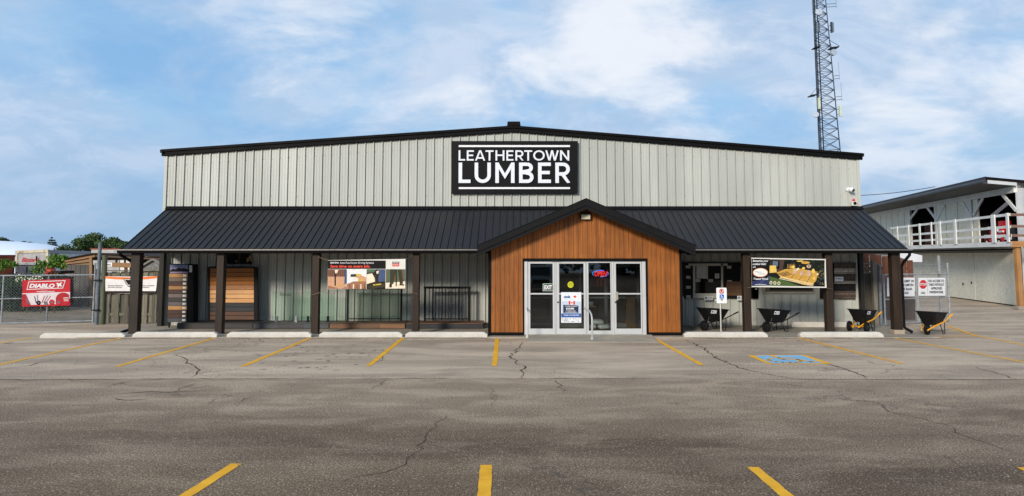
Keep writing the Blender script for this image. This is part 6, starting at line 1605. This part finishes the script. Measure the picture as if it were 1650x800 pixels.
q = G(1420.5, 526); m = MB(); m.tube([(q.x, q.y, 0), (q.x, q.y, W(1420, 427, q.y).z)], .055, 12); o = m.build('steel_fence_post', GREYPOST, None); tag(o, 'blue-grey steel pipe post between the square post and the sign gate', 'post')
# stacked dark boards behind gate
t = thing('board_pile', 'upright stack of dark red boards leaning behind the chain-link gate with signs', 'board stack', (W(1455, 520, 26.2).x, 26.2, 0)); f2 = Face((0, 26.3, 0))
for k in range(6): a, b = 1430+k*7.6, 1437+k*7.6; m = MB(); f2.slab(m, a, 482+k*.3, b, 519, 0, -.04); m.build('board', REDB, t)
# sign gate
t, fS, LS = gate('chain_link_gate', 'galvanised chain-link gate with barbed wire at the right yard entrance, carrying the white signs', (1427, 526), (1531, 518.5), 1.78, [], [], mid_v=.92)
SG = t
u = fS.px(1479, 490)[0]
for d_ in (-.04, .04): m = MB(); m.tube([fS.pt(u+d_, .06), fS.pt(u+d_, 1.78)], .024, 8); m.build('upright', GALV, t)
for k, py_ in enumerate((425.5, 430.5, 436)):
    v = fS.px(1528, py_)[1]; a = fS.px(1471, py_)[0]; m = MB(); m.tube([fS.pt(a, v+.01), fS.pt((a+LS)/2, v-.015), fS.pt(LS, v)], .005, 4)
    x = a
    while x < LS: m.bar(fS.pt(x-.02, v-.02, .01), fS.pt(x+.02, v+.02, -.01), .004, .004); x += .12
    m.build('barbed_wire', GALV, t)
m = MB(); v = fS.px(1500, 440)[1]
xw = .1
pts = []
while xw < LS: pts.append(fS.pt(xw, 1.80+.03*math.sin(xw*17), .02*math.cos(xw*13))); xw += .05
m.tube(pts, .006, 4); m.build('barbed_wire', flat(160, 120, 50, .6), t)
m = MB(); m.tube([fS.pt(LS, .0), fS.pt(LS, fS.px(1530, 424)[1])], .035, 10); m.build('end_post', GALV, t)
q = G(1520.5, 519.5); m = MB(); m.tube([(q.x, q.y+.12, 0), (q.x, q.y+.12, W(1520, 412, q.y).z)], .055, 12); o = m.build('tall_pipe_post', GALV, None); tag(o, 'tall galvanised pipe post rising above the right sign gate', 'post')
fs = Face(fS.P + fS.N*.045, fS.U)
def c5b(x, y): return (1400+x/4.707, 390+y/4.707)
def plate(px0, py0, px1, py1, label):
    tt = thing('gate_sign', label, 'sign', (*fs.pt(*fs.px((px0+px1)/2, py1)),)); mm = MB(); fs.slab(mm, px0, py0, px1, py1, 0, -.012); mm.build('plate', WHITE, tt); return tt
a, b = c5b(378, 273), c5b(580, 409); t = plate(*a, *b, 'white gate sign with a red STOP octagon and NO ACCESS TO YARD lettering')
m = MB(); cx_, cy_ = c5b(411, 323); fs.poly(m, [(cx_+6.3*math.cos(R(22.5+45*k)), cy_+7.6*math.sin(R(22.5+45*k))) for k in range(8)], 0, .003); m.build('octagon', flat(206, 32, 38, .5), t)
m = MB(); fs.text(m, 'STOP', *c5b(386, 313), *c5b(436, 333), 0, .03, 0, .006); m.build('stop_lettering', WHITE, t)
m = MB()
for s_, x0, y0, x1, y1 in (('NO ACCESS TO', 452, 287, 571, 307), ('YARD WITHOUT', 451, 315, 572, 335), ('APPROVED', 470, 344, 556, 363), ('PAPERWORK', 460, 372, 566, 392)): fs.text(m, s_, *c5b(x0, y0), *c5b(x1, y1), 0, .035, 0, .004)
a, b = c5b(445, 284), c5b(446.5, 395); fs.rect(m, *a, *b, 0, .004); a, b = c5b(395, 379), c5b(427, 395); fs.text(m, 'LEATHERTOWN', a[0], a[1], b[0], a[1]+1.4, 0, .03, 0, .004); fs.text(m, 'LUMBER', a[0], a[1]+1.8, b[0], b[1], 0, .04, 0, .004); m.build('lettering', flat(30, 30, 32, .5), t)
a, b = c5b(140, 272), c5b(348, 414); t = plate(*a, *b, 'white 15 km/h speed limit gate sign partly behind the last porch post')
m = MB()
for s_, x0, y0, x1, y1 in (('SPEED LIMIT IN', 205, 288, 341, 307), ('YARD IS LIMITED', 205, 318, 339, 336), ('TO 15 km/h', 212, 348, 328, 367), ('15', 160, 338, 196, 374), ('YARD', 150, 282, 192, 298), ('km/h', 160, 380, 192, 388)): fs.text(m, s_, *c5b(x0, y0), *c5b(x1, y1), 0, .035, 0, .004)
a, b = c5b(268, 379), c5b(300, 395); fs.text(m, 'LEATHERTOWN', a[0], a[1], b[0], a[1]+1.4, 0, .03, 0, .004); fs.text(m, 'LUMBER', a[0], a[1]+1.8, b[0], b[1], 0, .04, 0, .004); m.build('lettering', flat(30, 30, 32, .5), t)
# --- small white roofed shed
fD = Face((0, 30, 0)); t = thing('low_white_shed', 'low shed with a white sloping roof edge behind the red board fence', 'shed', (fD.px(1470, 500)[0], 30, 0))
m = MB(); m.prism([fD.pt(*fD.px(*p)) for p in ((1448, 414), (1470, 422.5), (1486, 422.5), (1486, 412), (1452, 404.5), (1446, 404.5))], (0, .05, 0)); m.build('roof_edge', flat(214, 216, 222, .5), t)
m = MB(); (a, z0), (b, z1) = fD.px(1446, 420), fD.px(1485, 412); m.prism([(a, 30.06, z0+.2), (b, 30.06, z1), (b, 30.06, z1-.08), (a, 30.06, z0+.1)], (0, 2.5, 0)); m.build('roof', flat(200, 202, 206, .5), t)
m = MB(); m.box(a+.1, b-.5, 30.3, 32.4, 0, z1-.5); m.build('wall', flat(120, 110, 96, .7), t)

# --- two-storey yard building
d_ = Vector((0.192, 0.981, 0)).normalized(); Cn = Vector((24.4, 33.0, 0)); fB = Face(Cn, -d_)
STUC = dirty('cream_panel', (0.68, 0.66, 0.55), (0.78, 0.76, 0.65), s1=.5, s2=8, stains=(0.50, 0.48, 0.41), st_scale=.7, st_lo=.62); STUCB = dirty('pale_board', (0.68, 0.68, 0.65), (0.80, 0.80, 0.77), s1=1.2, s2=14, stains=(0.22, 0.21, 0.19), st_scale=1.5, st_lo=.62)
bld = thing('yard_storage_building', 'two-storey pale storage building with white upper gallery and dark overhanging roof on the right', 'building', tuple(Cn))
def bx(name, u0, u1, v0, v1, n0, n1, mat, par=None):
    m = MB(); m.prism([fB.pt(u0, v0, n0), fB.pt(u1, v0, n0), fB.pt(u1, v1, n0), fB.pt(u0, v1, n0)], fB.N*(n1-n0)); return m.build(name, mat, par or bld)
uu = lambda px_, py_: fB.px(px_, py_)[0]
vv = lambda px_, py_: fB.px(px_, py_)[1]
FARU = -34.0
vb = vv(1637, 310); vtop = vv(1637, 300); vd = 2.62
vfloor = 3.0
joints = [FARU, -22.0, uu(1506, 450), uu(1572, 450), 0.0]
for a, b in zip(joints, joints[1:]): bx('sliding_door', a+.03, b-.03, .06, vd, 0.03, -.03, STUC)
bx('lower_wall', FARU, 0, 0, 2.9, -.035, -.15, flat(60, 58, 52, .8))
bx('door_track', FARU, -.3, vd+.02, vd+.12, .09, .03, flat(120, 120, 112, .6))
for px_, py_ in ((1553, 458), (1566.5, 456)): m = MB(); u_, v_ = fB.px(px_, py_); m.box(0, 0, 0, 0, 0, 0) if False else m.prism([fB.pt(u_-.06, v_-.06, .035), fB.pt(u_+.06, v_-.06, .035), fB.pt(u_+.06, v_+.06, .035), fB.pt(u_-.06, v_+.06, .035)], fB.N*.02); m.build('door_pull', DK, bld)
bx('gallery_floor', FARU, -.1, 2.80, 2.93, 1.18, -.1, flat(70, 66, 60, .8))
fV = Face(Cn + fB.N*1.2, -d_)
uE = fV.px(1630, 393)[0]
m = MB(); z0, z1 = fV.px(1628, 397.5)[1], fV.px(1628, 389.5)[1]
m.prism([fV.pt(FARU, z0), fV.pt(uE, z0), fV.pt(uE, z1), fV.pt(FARU, z1)], fV.N*-.06); m.build('gallery_fascia', STUCB, bld)
rails_v = [fV.px(1624, y)[1] for y in (346.5, 366, 380)]
for v_ in rails_v: m = MB(); m.prism([fV.pt(-13.6, v_-.06, .02), fV.pt(uE, v_-.06, .02), fV.pt(uE, v_+.06, .02), fV.pt(-13.6, v_+.06, .02)], fV.N*-.04); m.build('railing_bar', STUCB, bld)
for px_, w_ in ((1447, .10), (1465, .08), (1483, .12), (1502, .08), (1516, .12), (1540.5, .16), (1603, .22), (1625.8, .12)):
    u_ = fV.px(px_, 370)[0]; m = MB(); m.prism([fV.pt(u_-w_, z1-.02, .06), fV.pt(u_+w_*.6, z1-.02, .06), fV.pt(u_+w_*.6, rails_v[0]+.08, .06), fV.pt(u_-w_, rails_v[0]+.08, .06)], fV.N*-.05); m.build('railing_post', STUCB, bld)
# upper storey
v0u = 2.95
u467, u508, u565, u575, u635 = uu(1467, 370), uu(1508, 370), uu(1564, 360), uu(1575, 360), uu(1635.5, 350)
for a, b in ((FARU, u467), (u508, u565), (u565+.02, u575)): bx('upper_wall', a, b, v0u, vb, 0.0 if a != u565+.02 else -.05, -.12, STUC)
bx('beam', FARU, 0.05, vb, vtop, .06, -.1, STUCB)
for px_ in (1466.5, 1508.5, 1565.5): a = uu(px_, 360); bx('post', a-.12, a+.12, v0u, vb, .05, .0, STUCB)
for p0, p1 in (((1467, 354), (1481, 335)), ((1494, 333.5), (1508, 352)), ((1522.5, 330), (1510, 354)), ((1551, 325), (1566, 350)), ((1585, 319), (1569, 347)), ((1616, 313.5), (1638, 339))):
    m = MB(); m.bar(fB.pt(*fB.px(*p0), .03), fB.pt(*fB.px(*p1), .03), .06, .17, up=fB.N.cross(Vector((0, 0, 1)))); m.build('brace', STUCB, bld)
m = MB(); m.bar(fB.pt(*fB.px(1607, 324), -.6), fB.pt(*fB.px(1578, 349), -.6), .06, .17, up=(0, 1, 0)); m.build('brace', STUCB, bld)
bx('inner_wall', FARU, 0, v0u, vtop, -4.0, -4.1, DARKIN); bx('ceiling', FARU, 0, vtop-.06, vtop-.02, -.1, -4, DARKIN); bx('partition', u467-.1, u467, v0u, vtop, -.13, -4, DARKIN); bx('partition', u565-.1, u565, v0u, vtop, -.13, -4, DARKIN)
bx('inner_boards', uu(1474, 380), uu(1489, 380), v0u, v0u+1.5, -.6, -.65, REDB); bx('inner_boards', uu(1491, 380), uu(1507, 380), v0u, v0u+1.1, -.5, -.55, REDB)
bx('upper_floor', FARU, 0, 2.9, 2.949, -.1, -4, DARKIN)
for k in range(14):
    u_ = u467 - 1.0 - k*1.22
    bx('wall_joint', u_, u_+.03, v0u, vb, .012, .001, flat(120, 118, 104, .7))
for u_ in (u508+(u565-u508)*.33, u508+(u565-u508)*.67): bx('wall_joint', u_, u_+.03, v0u, vb, .012, .001, flat(120, 118, 104, .7))
# near end wall facing the camera
m = MB(); ribbed(m, (24.42, 32.98, 0), (1, 0, 0), 9.0, lambda s: 0, lambda s: 6.02-(s)*.10, (0, -1, 0), d=.03); 
END = dirty('pale_ribbed_steel', (0.44, 0.47, 0.50), (0.55, 0.57, 0.60), s1=1); m.build('end_wall', END, bld)
# roof with deep overhang towards the store
ov = 1.30; ve = W(1601, 284, 32.7).z
def roofslab(v_off0, v_off1, n0, n1, name, mat, par=bld, u0=FARU, u1=.25, slope=.125):
    m = MB(); P = []
    for u_ in (u0, u1): P.append((u_, n0)); 
    A = [fB.pt(u0, ve+v_off0-slope*(ov-n0), n0), fB.pt(u1, ve+v_off0-slope*(ov-n0), n0), fB.pt(u1, ve+v_off0-slope*(ov-n1), n1), fB.pt(u0, ve+v_off0-slope*(ov-n1), n1)]
    m.prism(A, (0, 0, v_off1-v_off0)); return m.build(name, mat, par)
roofslab(-.06, 0.0, ov, -9, 'roof', flat(44, 46, 52, .5))
m = MB(); m.prism([fB.pt(FARU, ve-.34, ov), fB.pt(.27, ve-.34, ov), fB.pt(.27, ve+.01, ov+.06), fB.pt(FARU, ve+.01, ov+.06)], fB.N*-.05)
m.tube([fB.pt(FARU, ve-.24, ov+.07), fB.pt(.27, ve-.24, ov+.07)], .13, 12); m.build('eave_trim', blackmetal('dark_eave', (0.028, 0.03, 0.036), .45, .4), bld)
m = MB()
A = [fB.pt(.28, ve-.02, ov+.05), fB.pt(.28, ve-.14, ov+.05), fB.pt(.28, ve-.14-.125*(ov+9), -9), fB.pt(.28, ve-.02-.125*(ov+9), -9)]
m.prism(A, -d_*.04); m.build('rake_trim', TRIMBLACK, bld)
m = MB(); n_ = 60; L_ = .25-FARU
for k in range(int(L_/.25)):
    u_ = FARU+k*.25; m.mi = 0; m.prism([fB.pt(u_, ve-.36, ov-.02), fB.pt(u_+.23, ve-.36, ov-.02), fB.pt(u_+.23, vtop+.02, .0), fB.pt(u_, vtop+.02, .0)], (0, 0, .02))
m.build('soffit', flat(92, 92, 92, .6), bld)
m = MB(); m.prism([fB.pt(.262, ve-.16, ov-.02), fB.pt(.262, ve-.33, ov-.02), fB.pt(.262, vtop+.0, .02), fB.pt(.262, ve-.14-.125*ov, .02)], -d_*.03); m.build('overhang_end', END, bld)
# brown return of the gallery
fY = Face((0, (Cn-d_*0+fB.N*1.2 - d_*(-uE)*-1).y if False else fV.pt(uE, 0).y, 0))
NW = wood('new_brown_lumber', (0.30, 0.14, 0.05), (0.46, 0.24, 0.09), 'x'); NWZ = wood('new_brown_post', (0.30, 0.14, 0.05), (0.46, 0.24, 0.09), 'z'); RBW = wood('reddish_rail', (0.16, 0.085, 0.06), (0.26, 0.15, 0.11), 'x')
for y_ in (346.3, 365, 379.8): m = MB(); c = fY.px(1628, y_); m.box(c[0], c[0]+5, fY.P.y, fY.P.y+.05, c[1]-.06, c[1]+.06); m.build('railing_bar', RBW, bld)
m = MB(); c = fY.px(1630.5, 398.4); c2_ = fY.px(1630.5, 389); m.box(c[0], c[0]+5, fY.P.y-.02, fY.P.y+.06, c[1], c2_[1]); m.build('gallery_beam', NW, bld)
m = MB(); m.box(24.6, c[0]+5, fY.P.y+.07, 32.9, c[1]+.02, c[1]+.12); m.build('gallery_floor', flat(80, 70, 60, .8), bld)
q = G(1641, 494); q2 = W(1638, 398, fY.P.y+.2)
m = MB(); m.bar((q2.x+.02, q2.y, .1), (q2.x, q2.y, q2.z+.02), .2, .2, up=(0, 1, 0)); m.build('timber_post', NWZ, bld); m = MB(); m.box(q2.x-.2, q2.x+.2, q2.y-.2, q2.y+.2, 0, .16); m.build('footing', CONCRETE, bld, bevel=.02)
# things stored on the gallery
t = thing('red_machine', 'red and white machine parked on the gallery of the storage building', 'machine', tuple(fB.pt(uu(1592, 385), 2.95, -.7)))
ua, ub = uu(1578, 385), uu(1607, 380); rr = random.Random(5); bz = 2.96
RD = flat(196, 22, 30, .4); WT = flat(220, 220, 224, .5)
def rbx(nm, u0, u1, v0, v1, n0, n1, mat): return bx(nm, u0, u1, v0, v1, n0, n1, mat, t)
rbx('hood', ua+(ub-ua)*.25, ua+(ub-ua)*.9, bz+.45, bz+1.0, -.3, -1.0, RD); rbx('deck', ua, ub, bz+.22, bz+.42, -.25, -1.1, RD); rbx('seat_back', ua+(ub-ua)*.5, ua+(ub-ua)*.75, bz+1.0, bz+1.3, -.5, -.9, RD)
for k in range(9): u_ = rr.uniform(ua, ub-.3); v_ = bz+rr.uniform(.3, .9); rbx('white_cover', u_, u_+rr.uniform(.15, .45), v_, v_+rr.uniform(.08, .18), -.24+k*.004, -.3, WT)
for f_ in (.15, .8): u_ = ua+(ub-ua)*f_; m = MB(); c = fB.pt(u_, bz+.2, -.3); m.disc(c, fB.N, .2, .15); w_ = m.build('wheel', RUB, t); m = MB(); m.disc(c, fB.N, .1, .17); m.build('rim', WT, w_)
t = thing('dark_cart', 'dark grey cart on the gallery, right of the red machine', 'cart', tuple(fB.pt(uu(1618, 385), 2.95, -.7))); ua, ub = uu(1611, 380), uu(1624, 378)
rbx('body', ua, ub, bz+.25, bz+.9, -.3, -1.0, flat(52, 54, 58, .6)); rbx('cover', ua-.1, ua+.5, bz+.3, bz+.5, -.25, -.4, WT)
for f_ in (.2, .8): m = MB(); m.disc(fB.pt(ua+(ub-ua)*f_, bz+.16, -.35), fB.N, .15, .1); m.build('wheel', RUB, t)
rnd = random.Random(55); m = MB()
for k in range(420):
    if k % 3: x_, y_ = rnd.uniform(-14, 15), 20.45 - abs(rnd.gauss(0, .35))
    else: x_, y_ = rnd.uniform(-12, 12), rnd.uniform(5.5, 20)
    s_ = rnd.uniform(.006, .018); m.ball((x_, y_, s_*.5), s_, seg=5, rings=3, sq=(1, 1, .7))
o = m.build('gravel', dirty('grit', (0.16, 0.13, 0.10), (0.40, 0.34, 0.27), s1=2), None); o['kind'] = 'stuff'; tag(o, 'loose grit and pebbles scattered over the parking lot', 'gravel')
# --- overhead cable
p0, p1 = W(1340, 316, 38), fB.pt(-5.5, ve+.1, ov+.1); m = MB(); m.tube([p0.lerp(p1, k/10)+Vector((0, 0, -.5*4*(k/10)*(1-k/10)*.3)) for k in range(11)], .018, 5); o = m.build('overhead_cable', DK, None); tag(o, 'thin dark overhead cable running from the store to the storage building roof', 'cable')
m = MB(); m.tube([(p0.x, p0.y, 0), (p0.x, p0.y, p0.z+.2)], .1, 8); o = m.build('utility_post', BARK, None); tag(o, 'short utility post hidden behind the store roof, holding the cable', 'post') if False else tag(o, 'timber utility post behind the store that carries the overhead cable', 'post')

# ================================================================ RADIO TOWER
TY = 70.0; TG = flat(44, 56, 72, .6, 0); TGD = flat(30, 38, 50, .6, 0)
base = W(1338, 413, TY); t = thing('radio_tower', 'tall grey lattice radio mast with dishes and antennas behind the store', 'radio tower', (base.x, TY, 0))
def tp(px_, py_, dy=0.0): return W(px_, py_, TY+dy)
zT = tp(1330, -40).z
def legx(z, k):   # k 0 left, 1 left rear, 2 right
    f = z/zT; xl_, xr_ = tp(1321.5, 240).x, tp(1356, 240).x
    L0 = xl_ + (z-13.6)*(-.010); Rt = xr_ - (z-13.6)*.062
    wdt = Rt - L0
    return {0: Vector((L0, TY, z)), 1: Vector((L0+.30*wdt, TY+.75*wdt, z)), 2: Vector((Rt, TY+.15*wdt, z))}[k]
for k in range(3): m = MB(); m.tube([legx(0, k), legx(zT*.5, k), legx(zT, k)], [.07, .06, .045], 8); m.build('leg', TG, t)
m = MB(); z = 0.0; step = 1.35; i = 0
while z < zT-1.2:
    z2_ = z+step*(1-.45*z/zT)
    for a, b in ((0, 2), (0, 1), (1, 2)):
        m.tube([legx(z, a), legx(z2_, b)], .032, 4, sm=False); m.tube([legx(z, b), legx(z2_, a)], .032, 4, sm=False); m.tube([legx(z, a), legx(z, b)], .026, 4, sm=False)
    z = z2_; i += 1
m.build('lattice', TG, t)
m = MB()
for dx_ in (.22, .52): m.tube([legx(0, 0)+Vector((dx_, .2, 0)), legx(zT, 0)+Vector((dx_*.8, .2, 0))], .035, 5)
z = .3
while z < zT: q = legx(z, 0); m.tube([q+Vector((.22, .2, 0)), q+Vector((.5, .2, 0))], .018, 4, sm=False); z += .32
m.build('ladder', TGD, t)
m = MB()
for dx_ in (.10, .30, .36): m.tube([legx(0, 0)+Vector((dx_, -.06, 0)), legx(zT, 0)+Vector((dx_, -.06, 0))], .028, 5)
m.build('cable_run', TGD, t)
def dish(px_, py_, r, legk, tilt=0): 
    c = tp(px_, py_, -.6); m = MB(); vs = []; ax = Vector((tilt, -1, 0)).normalized(); a = ax.orthogonal().normalized(); b = ax.cross(a)
    rings = [(0, 0.0), (.5, .02), (.85, .06), (1, .11)]
    for rr_, d in rings: vs += [c + ax*(d*r*2-.1) + (a*math.cos(R(k*15)) + b*math.sin(R(k*15)))*r*max(rr_, .01) for k in range(24)]
    m.add(vs, [(j*24+k, j*24+(k+1) % 24, (j+1)*24+(k+1) % 24, (j+1)*24+k) for j in range(3) for k in range(24)], None, True)
    m.disc(c + ax*.12*1.6, ax, r, .1); o = m.build('dish', flat(168, 180, 196, .6), t)
    m = MB(); m.tube([c, legx(c.z, legk)], .03, 5); m.build('mount', TG, o)
dish(1319, 20.5, .33, 0, -.3); dish(1341.5, 85.5, .34, 2, .3); dish(1315, 185.5, .28, 0, -.5)
def panel(px_, py0, py1, legk, mat=TG, w_=.16):
    a, b = tp(px_, py0, -.2), tp(px_, py1, -.2); m = MB(); m.box(a.x-w_/2, a.x+w_/2, a.y-.1, a.y+.1, b.z, a.z); o = m.build('panel_antenna', mat, t)
    m = MB(); zz = (a.z+b.z)/2
    for dz_ in (-.25, .25): m.tube([(a.x, a.y, zz+dz_), legx(zz+dz_, legk)], .025, 5)
    m.build('mount', TG, o)
PALEY = flat(196, 204, 176, .5)
panel(1316.5, 37, 52, 0, flat(110, 122, 134, .5)); panel(1318.5, 35, 53, 0); panel(1339.5, 36, 53, 2); panel(1341.8, 37, 52, 2, flat(110, 122, 134, .5)); panel(1319.3, 158, 176, 0, PALEY, .2); panel(1353.6, 171, 188, 2, PALEY, .22)
for (xc_, y_, lk, w_) in ((1318, 75.5, 0, 9), (1346, 76, 2, 13), (1312, 153, 0, 10)):
    a, b = tp(xc_-w_/2, y_, -.3), tp(xc_+w_/2, y_-1.5, -.3); m = MB(); m.prism([a, b, b+Vector((0, .9, .0)), a+Vector((0, .9, 0))], (0, 0, -.10)); 
    l_ = legx(a.z, lk); top_ = legx(a.z+.9, lk); m.tube([a, top_], .025, 4); m.tube([b, top_], .025, 4); m.tube([a, l_], .03, 4); m.build('side_arm', TGD, t)
for px_, y0, y1, by, lk in ((1352, 100, 129, 127, 2), (1356, 133, 163, 161, 2), (1309, -15, 23, 12, 0), (1347, -15, 13, 5, 2)):
    a, b = tp(px_-1.2, y0), tp(px_+.8 if lk == 2 else px_, y1); m = MB(); m.tube([b, a], .02, 5); o = m.build('whip_antenna', flat(120, 134, 150, .5), t)
    m = MB(); c = b.lerp(a, .08)
    for dz_ in (0, .32): m.tube([c+Vector((0, 0, dz_)), legx(c.z+dz_, lk)], .028, 4)
    m.build('mount', TG, o)

# ================================================================ BEHIND THE CAMERA (seen only as reflections in the door glass)
m = MB(); rnd = random.Random(77)
for k in range(300):
    x = rnd.uniform(-70, 70); leaves(m, (x, -50+rnd.uniform(-4, 4), rnd.uniform(.6, 7.0)), rnd.uniform(1.6, 2.8), 60, 1.1, rnd)
o = m.build('treeline', LEAF[2], None); o['kind'] = 'stuff'; tag(o, 'dense dark treeline across the road behind the viewer', 'treeline')
SILV = flat(150, 152, 156, .25, .6); DG = flat(16, 18, 20, .06)
t = thing('parked_suv', 'silver sport utility vehicle parked facing the store, mirrored in the door glass', 'car', (1.9, -3.6, 0))
m = MB(); w_ = .95
prof = [(0, .35), (0, .95), (.15, 1.08), (1.1, 1.15), (1.75, 1.72), (3.9, 1.78), (4.55, 1.1), (4.6, .4)]
m.prism([(1.9-w_, -3.6-y, z) for y, z in prof], (2*w_, 0, 0)); m.build('body', SILV, t, bevel=.05)
m = MB(); m.prism([(1.9-w_*.8, -3.6-1.12, 1.20), (1.9+w_*.8, -3.6-1.12, 1.20), (1.9+w_*.72, -3.6-1.70, 1.69), (1.9-w_*.72, -3.6-1.70, 1.69)], (0, .02, .015)); m.build('windscreen', DG, t)
m = MB(); m.box(1.9-.5, 1.9+.5, -3.6, -3.56, .62, .86); m.build('grille', DG, t)
for s_ in (-1, 1):
    m = MB(); m.box(1.9+s_*.6, 1.9+s_*.9, -3.6, -3.57, .74, .92); m.build('headlight', WHITE, t)
    for y in (-4.5, -7.2): m = MB(); m.disc((1.9+s_*.86, y, .36), (1, 0, 0), .36, .24); wq = m.build('wheel', RUB, t); m = MB(); m.disc((1.9+s_*.90, y, .36), (1, 0, 0), .22, .2); m.build('rim', SILV, wq)
